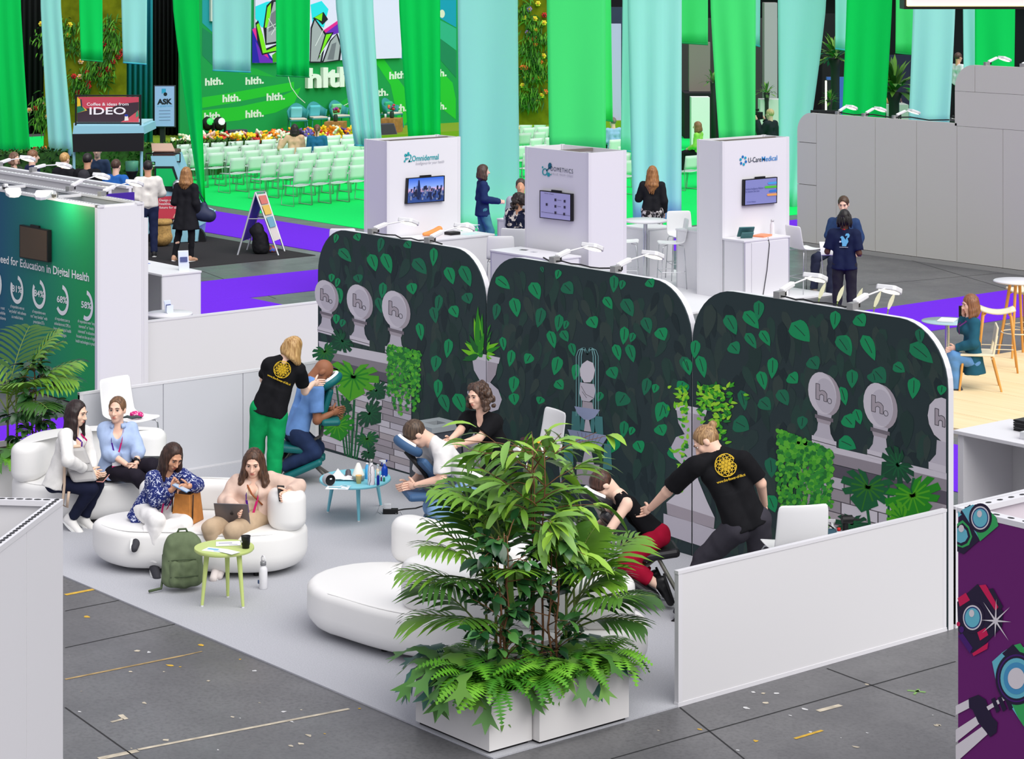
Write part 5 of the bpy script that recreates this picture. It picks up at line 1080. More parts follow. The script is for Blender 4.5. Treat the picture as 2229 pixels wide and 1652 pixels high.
def backpack():
 c=P(398,1284,.012);t=thing('backpack','olive green backpack standing against the white sofa','backpack',c);og=mat((98,112,82),.8,noise=.1,scale=16);od=mat((76,90,64),.8)
 f=camdir(165);s=camdir(75);Z=Vector((0,0,1));b=c+Vector((0,0,.012));up=(Z-f*-.10).normalized()
 v,fa=sdf_surface([('c',b+Z*.10-s*.10,b+Z*.36-s*.085-f*.03,.085,.080,.03),('c',b+Z*.10+s*.10,b+Z*.36+s*.085-f*.03,.085,.080,.03),('c',b+Z*.40-s*.05-f*.04,b+Z*.40+s*.05-f*.04,.085,.085,.04),('c',b+Z*.10,b+Z*.38-f*.03,.10,.09,.03)],.011,.003,40);np_mesh('body',v,fa,og,t)
 v,fa=sdf_surface([('c',b+Z*.09-s*.08+f*.075,b+Z*.22-s*.075+f*.06,.05,.045,.03),('c',b+Z*.09+s*.08+f*.075,b+Z*.22+s*.075+f*.06,.05,.045,.03),('c',b+Z*.09+f*.08,b+Z*.22+f*.065,.055,.05,.03)],.010,.003,50);np_mesh('front_pocket',v,fa,og,t)
 mb=MB().use(od);mb.tube([b+Z*.47-s*.05-f*.03,b+Z*.51-s*.03-f*.03,b+Z*.51+s*.03-f*.03,b+Z*.47+s*.05-f*.03],.010,6);mb.build('handle',t,True)
 mb=MB().use(od);mb.tube([b+Z*.26-s*.13+f*.05,b+Z*.28+f*.105,b+Z*.26+s*.13+f*.05],.006,6);mb.tube([b+Z*.13-s*.12+f*.10,b+Z*.14+f*.142,b+Z*.13+s*.12+f*.10],.006,6);mb.build('zip',t,True)
 mb=MB().use(od);mb.tube([b+Z*.42-s*.09-f*.08,b+Z*.28-s*.16-f*.08,b+Z*.08-s*.17-f*.04,b+Z*.02-s*.19+f*.02,b+Z*.01-s*.30+f*.05],.012,6);mb.build('strap',t,True)
backpack()
def handbag():
 c=PD(408,1150,20.85);c.z=.435;t=thing('handbag','tan leather handbag on the sofa between the two women','bag',c);f=camdir(110);s=camdir(20);Z=Vector((0,0,1));tn=mat((190,124,58),.6,noise=.12,scale=20);dk=mat((52,34,24),.6)
 def pr_(w,d,h0,h1,m,name,sh=0):
  mb=MB().use(m);vs=[]
  for z,k in((h0,1.0),(h1,.78)):vs+=[c+f*x*w*k+s*y*d*k+Z*z for x,y in((-1,-1),(1,-1),(1,1),(-1,1))]
  mb.add(vs,[(0,1,5,4),(1,2,6,5),(2,3,7,6),(3,0,4,7),(3,2,1,0),(4,5,6,7)]);mb.build(name,t,True,bev=.008)
 pr_(.10,.13,0,.27,tn,'body');pr_(.078,.10,.268,.285,dk,'opening');mb=MB().use(dk)
 for k in(-1,1):mb.tube([c+f*k*.103+s*y*1.0+Z*z for y,z in((-.10,.02),(-.085,.27))],.006,6);mb.tube([c+f*k*.07+s*-.07+Z*.27,c+f*k*.08+s*-.05+Z*.36,c+f*k*.08+s*.05+Z*.36,c+f*k*.07+s*.07+Z*.27],.008,6)
 mb.build('handles',t,True)
handbag()
mb=MB().use(BLACK);c=PD(318,998,22.5);mb.box(c,(.26,.10,.03),.9);one('black_pouch','black pouch beside the blue shirt woman','pouch',mb,bev=.01)
tc_=PD(1815,1165,19.5);tc_.z=.012;t=thing('side_table','small white table hidden behind the low partition','table',tc_);mb=MB().use(WHITE);mb.lathe([(.30,.56),(.31,.57),(.31,.585),(.30,.59)],(0,0,0),28);mb.build('tabletop',t);mb=MB().use(ALU);mb.cyl((0,0,.02),(0,0,.56),.025);mb.lathe([(.2,0),(.2,.012),(.03,.03)],n=24);mb.build('pedestal',t)
TB=lambda u,D:Vector((PD(u,1160,D).x,PD(u,1160,D).y,.603))
spray('white spray bottle behind the low partition',TB(1812,19.6),mat((225,228,230),.4),WHITE,WHITE)
b=TB(1798,19.42);t=thing('bluetooth_speaker','teal cylindrical speaker behind the low partition','speaker',b,0);s=camdir(75);mb=MB().use(mat((44,78,92),.7));mb.cyl(b-s*.08+Vector((0,0,.062)),b+s*.08+Vector((0,0,.062)),.058,n=22);mb.build('barrel',t,True);mb=MB().use(BLACK);mb.cyl(b-s*.088+Vector((0,0,.062)),b-s*.08+Vector((0,0,.062)),.05,n=20);mb.tube([b-s*.07+Vector((0,0,.12)),b-s*.03+Vector((0,0,.15)),b+s*.03+Vector((0,0,.15)),b+s*.07+Vector((0,0,.12))],.006,6);mb.build('carry_strap',t,True);mb=MB().use(mat((220,60,50),.5));mb.box(b-s*.02+camdir(165)*.058+Vector((0,0,.05)),(.03,.006,.03),math.atan2(s.y,s.x));mb.build('badge',t,True)
vessel('small_bottle','clear bottle with a red cap behind the low partition','bottle',TB(1826,19.4),[(.026,0),(.028,.005),(.028,.09),(.012,.11)],mat((190,205,210),.2),[('cap',lambda mb:mb.lathe([(.015,.11),(.015,.135),(.008,.137)],n=12),mat((200,30,30),.4))])
b=TB(1840,19.5);t=thing('massage_gun','black massage gun behind the low partition','massager',b);mb=MB().use(BLACK);mb.cyl(b,b+Vector((0,0,.17)),.028,.024,14);mb.build('handle',t,True);s=camdir(80);mb=MB().use(BLACK);mb.cyl(b-s*.03+Vector((0,0,.18)),b+s*.06+Vector((0,0,.18)),.036,n=16);mb.cyl(b+s*.06+Vector((0,0,.18)),b+s*.14+Vector((0,0,.172)),.012,.006,10);mb.build('motor_head',t,True)
for k,(u,v)in enumerate(((1334,1304),(1352,1312))):
 c=PD(u,v,17.6);
b=Vector((7.75,-2.75,.445));lump('belt_bag','black strap bundle lying on the right end of the front sofa','strap',[('c',b+camdir(90)*-.10,b+camdir(90)*.12,.018,.014,.01),('c',b+camdir(60)*-.08+Vector((0,0,.02)),b+camdir(80)*.13,.014,.012,.01)],BLACK,.008,0)
LEAFM=[mat(c,.45,spec=.5)for c in((74,122,36),(104,152,42),(52,94,32),(142,186,60),(122,168,76))];FICM=[mat(c,.3,spec=.6)for c in((30,74,38),(46,96,44),(24,58,34),(78,130,60),(60,112,56))];FERN=[mat(c,.5,spec=.3)for c in((84,150,34),(60,124,30),(108,172,48))];STAG=[mat(c,.5)for c in((70,118,50),(92,138,52))];BLUEF=mat((62,112,98),.4);TRUNK=mat((116,80,52),.7);STEMG=mat((110,130,60),.6)
def blade(mb,a,d,up,L,w,droop=.25,n=4):
 0
 d=d.normalized();s=d.cross(up);s=s.normalized()if s.length>1e-4 else d.orthogonal().normalized();vs=[];p=a.copy();dd=d.copy()
 for i in range(n+1):
  t=i/n;hw=w/2*(math.sin(math.pi*min(1,.12+t*.88))**.75 if t<1 else 0.02);vs+=[p-s*hw,p+s*hw];dd=(dd+Vector((0,0,-droop/n))).normalized();p=p+dd*L/n
 mb.add(vs,[(2*i,2*i+1,2*i+3,2*i+2)for i in range(n)],True)
def palm_frond(name,parent,a,d,L,m,nl=13,ll=.32,w=.026,droop=.9,rr=None,start=.30):
 rr=rr or random;mb=MB().use(STEMG);pts=[];p=a.copy();dd=d.normalized();N=14
 for i in range(N+1):pts.append(p.copy());dd=(dd+Vector((0,0,-droop/N*(i/N+.3)))).normalized();p=p+dd*L/N
 mb.tube(pts,[.007*(1-.75*i/N)+.0015 for i in range(N+1)],5);mb.use(m)
 for i in range(nl):
  t=start+(1-start)*(i+.5)/nl;k=min(N-1,int(t*N));q=pts[k].lerp(pts[k+1],t*N-k);tg=(pts[k+1]-pts[k]).normalized();sd=tg.cross(Vector((0,0,1)));sd=sd.normalized()if sd.length>.05 else Vector((1,0,0))
  un=sd.cross(tg)
  for s in(-1,1):
   l=ll*math.sin(math.pi*(.25+.68*(i+.5)/nl))*rr.uniform(.85,1.1);blade(mb,q,(sd*s*.85+tg*.75+un*.25),un,l,w*rr.uniform(.8,1.15),droop=.8)
 return mb.build(name,parent,True)
def palm(label,base,stems,seed,ms,group=None,cat='plant',name='potted_palm'):
 r=random.Random(seed);t=thing(name,label,cat,base,0,group)
 for(off,h,fronds)in stems:
  b=base+Vector(off);top=b+Vector((r.uniform(-.03,.03),r.uniform(-.03,.03),h));mb=MB().use(STEMG);mb.tube([b,b.lerp(top,.5)+Vector((.01,0,0)),top],[.014,.011,.008],7);mb.build('stem',t,True)
  for(deg,el,L,dr)in fronds:
   d=camdir(deg)*math.cos(math.radians(el))+Vector((0,0,math.sin(math.radians(el))));k=r.uniform(.45,.95)
   palm_frond('frond',t,b.lerp(top,k),d,L,r.choice(ms),nl=r.randint(8,11),ll=r.uniform(.38,.50),w=.040,droop=dr,rr=r)
 return t
LEAFS={}
def leaf_mesh(key,L,w,droop,m,fold=.25):
 if key not in LEAFS:
  mb=MB().use(m);n=5;p=Vector((0,0,0));d=Vector((1,0,.15)).normalized();vs=[]
  for i in range(n+1):
   t=i/n;hw=w/2*(math.sin(math.pi*(.06+t*.94))**.8 if t<1 else.02);vs+=[p+Vector((0,-hw,hw*fold)),p,p+Vector((0,hw,hw*fold))];d=(d+Vector((0,0,-droop/n))).normalized();p=p+d*L/n
  mb.add(vs,[f for i in range(n)for f in((3*i,3*i+3,3*i+4,3*i+1),(3*i+1,3*i+4,3*i+5,3*i+2))],True);LEAFS[key]=mb.mesh('leaf')
 return LEAFS[key]
def put_leaf(me,parent,p,d,roll,sc=1.0,name='leaf'):
 o=bpy.data.objects.new(name,me);COL.objects.link(o);o.parent=parent;x=d.normalized();z=Vector((0,0,1));z=(z-x*z.dot(x));z=z.normalized()if z.length>.05 else x.orthogonal().normalized();y=z.cross(x);M=Matrix((x,y,z)).transposed().to_4x4()@Matrix.Rotation(roll,4,'X')@Matrix.Scale(sc,4)
 M.translation=p;o.matrix_basis=XF[parent.name].inverted()@M;return o
def shrub(label,base,h,stems,nleaf,L,w,ms,seed,spread,droop=.9,lo=.25,name='ficus_plant',cat='plant',group=None,top_heavy=False):
 0
 r=random.Random(seed);t=thing(name,label,cat,base,0,group);mb=MB().use(TRUNK);tw=[]
 for(ox,oy)in stems:
  b=base+Vector((ox,oy,0));pts=[b+Vector((ox*.5*k/6+r.uniform(-.02,.02),oy*.5*k/6+r.uniform(-.02,.02),h*k/6))for k in range(7)];mb.tube(pts,[.010*(1-.1*k)for k in range(7)],6)
  for k in range(14):
   s=lo+(1-lo)*(k+.5)/14;j=min(5,int(s*6));q=pts[j].lerp(pts[j+1],s*6-j);a=r.uniform(0,2*math.pi);el=r.uniform(-.1,.7);sp=spread*((.55+.9*s)if top_heavy else(1.15-.5*s))*r.uniform(.5,1.1)
   e=q+Vector((math.cos(a)*math.cos(el),math.sin(a)*math.cos(el),math.sin(el)))*sp;mb.tube([q,q.lerp(e,.5)+Vector((0,0,.02)),e],[.005,.004,.002],4);tw.append((q,e))
 mb.build('stems',t,True)
 for i in range(nleaf):
  q,e=r.choice(tw);p=q.lerp(e,r.uniform(.25,1.05));d=(e-q).normalized()+Vector((r.uniform(-.9,.9),r.uniform(-.9,.9),r.uniform(-.8,.35)));k=r.randrange(3*len(ms));put_leaf(leaf_mesh((label[:12],k),L*(.8+.2*(k%3)),w*(.85+.15*(k%3)),droop,ms[k%len(ms)]),t,p,d,r.uniform(-.5,.5),r.uniform(.8,1.2))
 return t
FERNS={}
def fern_mesh(k,m,L=.34,stag=False):
 if k not in FERNS:
  r=random.Random(k);mb=MB().use(m);p=Vector((0,0,0));d=Vector((.75,0,.75)).normalized();N=16
  for i in range(N):
   q=p+d*L/N;t=i/N;l=(.060*math.sin(math.pi*(.15+.85*t))+.006)
   if stag:l=.0
   for s in(-1,1):
    if not stag:mb.add([p,p+Vector((.006,s*l,-.004))+d*.006,q+Vector((0,s*.002,0))],[(0,1,2)])
   mb.add([p+Vector((0,-.003,0)),p+Vector((0,.003,0)),q+Vector((0,.003,0)),q+Vector((0,-.003,0))],[(0,1,2,3)]);p=q;d=(d+Vector((.02,0,-.15 if i>2 else-.05))).normalized()
  FERNS[k]=mb.mesh('frond')
 return FERNS[k]
def stag_mesh(k,m,L=.42):
 if k not in FERNS:
  mb=MB().use(m);p=Vector((0,0,0));d=Vector((.7,0,.7)).normalized();N=10;vs=[]
  for i in range(N+1):
   t=i/N;w=.03+.055*math.sin(math.pi*t)**2*(1.0 if t<.8 else 1.3);w=w*(1 if i%2==0 else.72);vs+=[p+Vector((0,-w,.012*math.sin(t*9))),p+Vector((0,w,.012*math.cos(t*8)))];d=(d+Vector((.03,0,-.26 if i>2 else-.1))).normalized();p=p+d*L/N
  fs=[(2*i,2*i+1,2*i+3,2*i+2)for i in range(N)];e=len(vs);tip=[p+Vector((.05,-.10,-.04)),p+Vector((.02,-.03,-.02)),p+Vector((.07,.0,-.08)),p+Vector((.02,.03,-.02)),p+Vector((.04,.10,-.05))]
  mb.add(vs+tip,fs+[(2*N,e+1,e),(2*N,2*N+1,e+3,e+1),(e+1,e+3,e+2),(2*N+1,e+4,e+3)],True);FERNS[k]=mb.mesh('frond')
 return FERNS[k]
def fern(label,base,n,kinds,seed,sc=1.0,span=(0,360),name='fern',group='ferns in the front planter'):
 r=random.Random(seed);t=thing(name,label,'fern',base,0,group)
 for i in range(n):
  a=math.radians(span[0]+(span[1]-span[0])*(i+r.uniform(.1,.9))/n);kind,m=r.choice(kinds);d=Vector((math.cos(a),math.sin(a),r.uniform(-.1,.5)));me=fern_mesh((seed*7+r.randrange(3)),m)if kind=='f' else stag_mesh(1000+hash(m.name)%97+r.randrange(2),m)
  o=bpy.data.objects.new('frond',me);COL.objects.link(o);o.parent=t;x=Vector((d.x,d.y,0)).normalized();y=Vector((-x.y,x.x,0));M=Matrix((x,y,Vector((0,0,1)))).transposed().to_4x4()@Matrix.Rotation(-r.uniform(-.35,.5),4,'Y')@Matrix.Rotation(r.uniform(-.3,.3),4,'X')@Matrix.Scale(sc*r.uniform(.75,1.2),4);M.translation=Vector((r.uniform(-.05,.05),r.uniform(-.05,.05),0));o.matrix_basis=M
 return t
PLW=mat((226,224,222),.5);SOIL=mat((46,34,26),.95,noise=.3,scale=60)
def planter(label,x0,y0,x1,y1,h,z=.012,m=None,name='planter_box'):
 t=thing(name,label,'planter',((x0+x1)/2,(y0+y1)/2,z));m=m or PLW;w=.018
 mb=MB().use(BLACK);mb.b2((x0+.02,y0+.02,z),(x1-.02,y1-.02,z+.022));mb.build('plinth',t,True)
 for nm,a,b in(('side_panel',(x0,y0,z+.02),(x1,y0+w,z+h)),('side_panel',(x0,y1-w,z+.02),(x1,y1,z+h)),('side_panel',(x0,y0+w,z+.02),(x0+w,y1-w,z+h)),('side_panel',(x1-w,y0+w,z+.02),(x1,y1-w,z+h))):mb=MB().use(m);mb.b2(a,b);mb.build(nm,t,True)
 mb=MB().use(SOIL);mb.b2((x0+w,y0+w,z+.03),(x1-w,y1-w,z+h-.06));mb.build('soil',t,True);return t
planter('white planter box at the front corner of the carpet',8.13,-4.77,8.97,-4.385,.40);planter('white planter box behind the front corner box',8.20,-4.375,9.04,-3.53,.40)
zs=.36
LP_=[LEAFM[0],LEAFM[1],LEAFM[2],LEAFM[1]]
palm('feathery palm at the left of the front planter',Vector((8.40,-4.25,zs)),[((0,0,0),.85,[(-90,62,.75,1.3),(-60,70,.75,1.2),(-115,50,.7,1.3),(-150,50,.65,1.4),(-20,70,.75,1.2),(60,66,.65,1.3)]),((.06,.05,0),1.0,[(-80,66,.75,1.3),(-40,72,.75,1.2),(-105,55,.7,1.3),(10,74,.75,1.1),(100,62,.6,1.3),(170,55,.6,1.4)]),((-.05,-.05,0),.55,[(-100,42,.7,1.2),(-125,46,.65,1.4),(-70,50,.65,1.3),(-160,45,.6,1.4),(-90,30,.6,1.2)])],3,LP_)
palm('feathery palm at the right of the front planter',Vector((8.62,-3.78,zs)),[((0,0,0),.60,[(80,60,.55,1.3),(60,72,.55,1.2),(105,50,.5,1.4),(120,66,.5,1.4),(20,74,.55,1.2),(150,55,.5,1.4)]),((.04,.06,0),.55,[(90,40,.65,1.2),(70,55,.7,1.0),(140,45,.6,1.2),(110,30,.55,1.2)])],8,LP_)
shrub('tall long-leaved fig with drooping bright leaves in the front planter',Vector((8.55,-4.02,zs)),1.60,[(0,0),(.03,.05),(-.03,.02)],260,.25,.062,[LEAFM[1],LEAFM[3],LEAFM[4]],12,.44,1.2,lo=.45,name='long_leaf_fig',top_heavy=True)
shrub('dark glossy small-leaved fig in the middle of the front planter',Vector((8.66,-4.42,zs)),1.05,[(0,0),(.03,.02),(-.02,.04)],300,.12,.062,FICM,21,.34,.8,lo=.04)
shrub('glossy small-leaved fig right of the middle in the front planter',Vector((8.72,-4.0,zs)),1.0,[(0,0),(.02,.03)],300,.12,.062,FICM,22,.36,.8,lo=.04)
FK=[('f',FERN[0]),('f',FERN[1]),('f',FERN[2])];SK=[('s',STAG[0]),('s',STAG[1])];BK=[('s',BLUEF),('f',FERN[1])]
for i,(lab,x,y,n,kd,sc)in enumerate((('bright sword fern hanging over the planter\'s front corner',8.86,-4.66,26,FK,.95),('bright sword fern at the front left of the planter',8.60,-4.66,22,FK,.9),('grey-blue fern at the planter\'s left end',8.24,-4.62,20,BK,.6),('staghorn fern at the front of the planter',8.72,-4.60,13,SK,.8),('bright sword fern beside the second planter box',8.94,-4.28,24,FK,.85),('sword fern in the middle of the right side',8.96,-3.98,20,FK,.75),('staghorn fern on the right side of the planter',8.88,-3.88,11,SK,.75),('light green fern at the planter\'s right end',8.92,-3.64,24,[('f',FERN[2]),('f',FERN[0])],.9),('grey-blue fern at the planter\'s right end',8.80,-3.66,14,BK,.6),('sword fern behind the grey-blue left fern',8.28,-4.40,18,FK,.8),('staghorn fern at the left end of the planter',8.36,-4.66,10,SK,.75))):
 fern(lab,Vector((x,y,zs+.04)),int(n*1.5),kd,30+i,sc*1.3)
pb=CR(-5.20,23.9);planter('white planter box at the left edge behind the sofa',pb.x-.45,pb.y-.35,pb.x+.45,pb.y+.35,.42)
pz=Vector((pb.x,pb.y,.38));palm('feathery palm in the planter at the left edge',pz,[((0,0,0),.85,[(-90,60,.8,1.0),(80,60,.85,1.1),(60,45,.85,1.1),(150,50,.7,1.2),(100,30,.8,1.1),(20,66,.8,1.0)]),((.1,.05,0),.70,[(85,48,.8,1.1),(110,40,.75,1.2),(70,66,.8,1.0),(-60,60,.7,1.0),(140,30,.7,1.2)])],41,LP_)
shrub('glossy fig at the right of the left edge planter',pz+Vector((.18,.20,0)),.95,[(0,0),(.03,0)],280,.12,.06,FICM,44,.36,.8,lo=.15)
for i,(lab,x,y,kd)in enumerate((('light green fern at the right of the left edge planter',.36,.1,FK),('sword fern at the front of the left edge planter',.36,-.22,FK),('staghorn fern in the left edge planter',.3,-.05,SK))):fern(lab,pz+Vector((x,y,.02)),18 if kd is FK else 9,kd,60+i,.9,group='ferns in the left planter')
CAMR=Matrix.Rotation(TH,3,'Z')
def slab(mb,u0,v0,u1,v1,D,th,m,ang=0.0):
 0
 a,b=PD(u0,v0,D),PD(u1,v1,D);c=(a+b)/2;q=FW*th/2;c=c+Vector((q[0],q[1],0));w=(Vector((b.x,b.y,0))-Vector((a.x,a.y,0))).length
 mb.use(m).box(c,(w,th,abs(a.z-b.z)),M=CAMR@Matrix.Rotation(ang,3,'Z'));return mb
def wallbox(name,p,q,m):mb=MB().use(m);mb.b2(p,q);return struct(mb.build(name))
HALLD=mat((34,34,38),.9);HALLG=mat((110,108,106),.8)
wallbox('wall_back',(-75,46,0),(40,46.6,14),HALLD);wallbox('wall_left',(-62,-30,0),(-61.4,60,14),mat((20,20,24),.9));wallbox('wall_back_upper',(-40,45.4,4.4),(40,45.95,14),mat((190,190,188),.8))
def grad(c0,c1,x0,x1):
 def fn(nt,b):
  g=nt.nodes.new('ShaderNodeNewGeometry');s=nt.nodes.new('ShaderNodeSeparateXYZ');mr=nt.nodes.new('ShaderNodeMapRange');mr.inputs['From Min'].default_value=x0;mr.inputs['From Max'].default_value=x1;r=nt.nodes.new('ShaderNodeValToRGB');r.color_ramp.elements[0].color=L3(c0);r.color_ramp.elements[1].color=L3(c1)
  nt.links.new(g.outputs['Position'],s.inputs[0]);nt.links.new(s.outputs['X'],mr.inputs[0]);nt.links.new(mr.outputs[0],r.inputs[0]);nt.links.new(r.outputs[0],b.inputs['Base Color'])
 return nodes_mat('printed_gradient',fn,.5)
iw=thing('information_wall','blue to green printed information wall with percentage rings','wall board',(-5.5,-.5,0))
mb=MB().use(grad((24,84,120),(24,150,86),-6.1,-3.8));mb.b2((-8.5,-.83,.02),(-3.485,-.80,2.47));mb.build('printed_face',iw,True)
mb=MB().use(WHITE);mb.b2((-3.525,-.80,.0),(-3.48,-.20,2.47));mb.build('end_panel',iw,True);mb=MB().use(EDGE);mb.b2((-3.53,-.19,0),(-3.47,-.13,2.30));mb.b2((-3.535,-.835,0),(-3.475,-.795,2.5));mb.b2((-3.535,-.215,0),(-3.475,-.185,2.5));mb.build('post',iw,True)
mb=MB().use(EDGE)
for y0,y1 in((-.835,-.74),(-.28,-.195)):mb.b2((-8.5,y0,2.47),(-3.47,y1,2.5))
for x in(-8,-6.4,-4.9,-3.56):mb.b2((x-.03,-.74,2.46),(x+.03,-.28,2.49))
mb.build('top_rail',iw,True);mb=MB().use(DARK);holes_row(mb,(-8.4,-.785,2.5012),(-3.6,-.785,2.5012),70,.012);holes_row(mb,(-8.4,-.235,2.5012),(-3.6,-.235,2.5012),70,.014);o=mb.build('rail_holes',iw,True);o['kind']='stuff'
mb=MB().use(mat((205,205,208),.7));mb.b2((-8.5,-.26,.02),(-3.53,-.22,2.46));mb.build('back_panel',iw,True)
ip=Print(lambda u,v:PY(u,v,-.833),(0,-1,0));WP=mat((226,230,232),.6)
ip.text('eed for Education in Digital Health',(1,571),(194,613),17,WP,off=.018)
for u,v,r,a0,a1,t in((37,630,16,-80,205,'81%'),(85,640,16.5,-80,215,'84%'),(135,653,17,-85,140,'68%'),(188,665,17,-85,115,'58%')):
 n=26
 for i in range(n):
  a,b=math.radians(a0+(a1-a0)*i/n),math.radians(a0+(a1-a0)*(i+1)/n);R0,R1=r*.72,r;sh=.22
  f_=lambda t_,R:(u+math.cos(t_)*R*.88,v+math.sin(t_)*R*2.0*.98+math.cos(t_)*R*sh)
  ip.poly([f_(a,R0),f_(a,R1),f_(b,R1),f_(b,R0)],WP,1.5)
 ip.text(t,(u-11,v+4),(u+11,v+8),14,WP,off=.02)
def para(u,v,w,lines,hh=7,gap=11):
 for i,l in enumerate(lines):k=len(l)/max(len(x)for x in lines);ip.text(l,(u-w*k/2,v+i*gap-w*k*.1),(u+w*k/2,v+i*gap+w*k*.1),hh,WP)
para(38,672,38,['of respondents were not','"very familiar" with software','as a medical device']);para(85,683,36,['of respondents were','not "very familiar" with','prescription DTx']);para(136,699,38,['of respondents turn to','online/electronic CME to','learn about digital health','technologies']);para(188,705,46,['of respondents were "very','interested" or "mostly','interested" in education','focused on the use of digital','health technologies in practice'])
ip.ell(-8,620,12,32,WP,1.5);para(-2,672,30,['s were not','with mobile','applications']);ip.build('printed_text',iw)
def tv(name,label,quad,n,glass,art=None,pl=None,parent=None):
 0
 n=Vector(n);c=sum(quad,Vector())/4;t=thing(name,label,'screen',c-n*.03)
 mb=MB().use(mat((20,20,22),.4));mb.prism([q-n*.045 for q in quad],n*.05);mb.build('bezel',t,True)
 mb=MB().use(glass);mb.add([c+(q-c)*.94+n*.0075 for q in quad],[(0,1,2,3)]);mb.build('display',t,True)
 mb=MB().use(mat((20,20,22),.4));up=(quad[0]-quad[3]).normalized();m_=(quad[0]+quad[1])/2;r_=(quad[1]-quad[0]).normalized();mb.box(m_+up*.012-n*.02,(.22,.03,.03),M=Matrix((r_,n,up)).transposed());mb.build('camera_bar',t,True)
 if art:art(t)
 return t
def pq(pix,pts):return[pix(u,v)for u,v in pts]
tv('wall_screen','dark switched-off screen on the green information wall',pq(lambda u,v:PY(u,v,-.89),[(43,489),(105,501),(105,571),(43,560)]),(0,-1,0),mat((70,54,36),.15,spec=.6))
w2=thing('booth_wall','white booth wall behind the information wall','wall board',(-8,.5,0));mb=MB().use(WHITE2);mb.b2((-12,.36,.02),(-5.3,.40,2.47));mb.b2((-12,.66,.02),(-5.3,.70,2.47));mb.build('panel',w2,True);mb=MB().use(EDGE);mb.b2((-12,.34,2.47),(-5.3,.44,2.5));mb.b2((-12,.62,2.47),(-5.3,.72,2.5));mb.build('top_rail',w2,True);mb=MB().use(DARK);holes_row(mb,(-11.5,.39,2.5012),(-5.4,.39,2.5012),60,.014);o=mb.build('rail_holes',w2,True);o['kind']='stuff'
mb=MB().use(mat((64,30,150),.6));mb.b2((-5.30,.0,.02),(-5.26,.72,2.42));mb.build('purple_end_panel',w2,True)
for i,(bu,bv,hu,hv,Y)in enumerate(((-2,362,56,343,.66),(72,380,134,358,.66),(152,408,216,381,-.235),(222,418,288,396,-.235))):
 b=PY(bu,bv,Y);b.z=2.5;h=PY(hu,hv,Y+.55);arm_lamp(b,h,['outermost left','second from left','third from left','fourth from left'][i]+' white arm lamp above the information walls','arm lamps above the information walls')
for i,(bu,bv,hu,hv)in enumerate(((10,407,28,415),(120,428,95,420))):
 b=PY(bu,bv,-.785);b.z=2.5;h=PY(hu,hv,-1.2);arm_lamp(b,h,['left','right'][i]+' arm lamp shining down on the green information wall','lamps of the green wall',spot=(0,14)[i])
def counter(label,p,q,h=1.0,door=None,shelf=None,cat='counter',open_front=None):
 0
 x0,x1=sorted((p[0],q[0]));y0,y1=sorted((p[1],q[1]));t=thing('display_counter',label,cat,((x0+x1)/2,(y0+y1)/2,0));w=.03
 for nm,a,b in(('side_panel',(x0+w,y0,.03),(x1-w,y0+.02,h-.03)),('side_panel',(x0+w,y1-.02,.03),(x1-w,y1,h-.03)),('side_panel',(x0,y0+w,.03),(x0+.02,y1-w,h-.03)),('side_panel',(x1-.02,y0+w,.03),(x1,y1-w,h-.03))):
  if open_front=='y' and b[1]==y0+.02:continue
  mb=MB().use(WHITE);mb.b2(a,b);mb.build(nm,t,True)
 for x in(x0,x1-w):
  for y in(y0,y1-w):mb=MB().use(ALU if not open_front else EDGE);mb.b2((x,y,0),(x+w,y+w,h-.03));mb.build('post',t,True)
 mb=MB().use(WHITE);mb.b2((x0-.01,y0-.01,h-.03),(x1+.01,y1+.01,h));mb.build('worktop',t,True,bev=.004)
 if door:
  a,b=door;mb=MB().use(WHITE);mb.b2(a,b);d=mb.build('door',t,True)
 if shelf:mb=MB().use(WHITE2);mb.b2((x0+.02,y0+.02,h*.45),(x1-.02,y1-.02,h*.45+.02));mb.build('shelf',t,True)
 return t
counter('white counter with leaflets beside the purple runner',(-8.7,2.27),(-7.15,2.91),1.0,open_front='y')
mb=MB().use(DARK);holes_row(mb,(-7.165,2.268,.08),(-7.165,2.268,.94),11,.014,Vector((0,1,0)))
def card_stand(c,label,h=.24,ang=0.0,w=.15):
 t=thing('leaflet_holder',label,'leaflet holder',c,ang);mb=MB().use(mat((215,222,232),.2));mb.box((0,.03,h/2),(w,.006,h),M=Matrix.Rotation(-.25,3,'X'));mb.box((0,-.02,.05),(w,.006,.10));mb.box((0,.0,.004),(w,.09,.008));mb.build('acrylic_stand',t);mb=MB().use(mat((206,214,238),.6));mb.box((0,.022,h/2),(w*.9,.004,h*.9),M=Matrix.Rotation(-.25,3,'X'));mb.build('leaflet',t);mb=MB().use(mat((70,80,130),.6));mb.box((0,.012,h*.55),(w*.7,.004,h*.25),M=Matrix.Rotation(-.25,3,'X'));mb.build('print',t);return t
card_stand(Vector((-7.35,2.75,1.0)),'clear leaflet holder on the white counter',.28,1.2);sheet(Vector((-8.45,2.62,1.0)),.34,.26,0,mat((60,90,190),.6),'leaflet','blue leaflets on the white counter',mat((120,150,220),.6))
def pedestal_table(c,r,h,label,leg=CHROME):
 t=thing('round_table',label,'table',c);mb=MB().use(WHITE);mb.lathe([(r*.96,h-.035),(r,h-.025),(r,h-.01),(r*.985,h)],n=36);mb.build('tabletop',t);mb=MB().use(leg);mb.cyl((0,0,.02),(0,0,h-.035),.035,n=16);mb.build('pole',t);mb=MB().use(leg);mb.lathe([(.26,0),(.26,.008),(.05,.03),(.035,.04)],n=28);mb.build('base',t);return t
rt_=P(368,681,.95);pedestal_table((rt_.x,rt_.y,0),.30,.95,'round white table behind the second low partition',WHITE);card_stand(Vector((rt_.x,rt_.y,.95)),'small clear arch-shaped holder on the round white table',.16,1.6,.10)
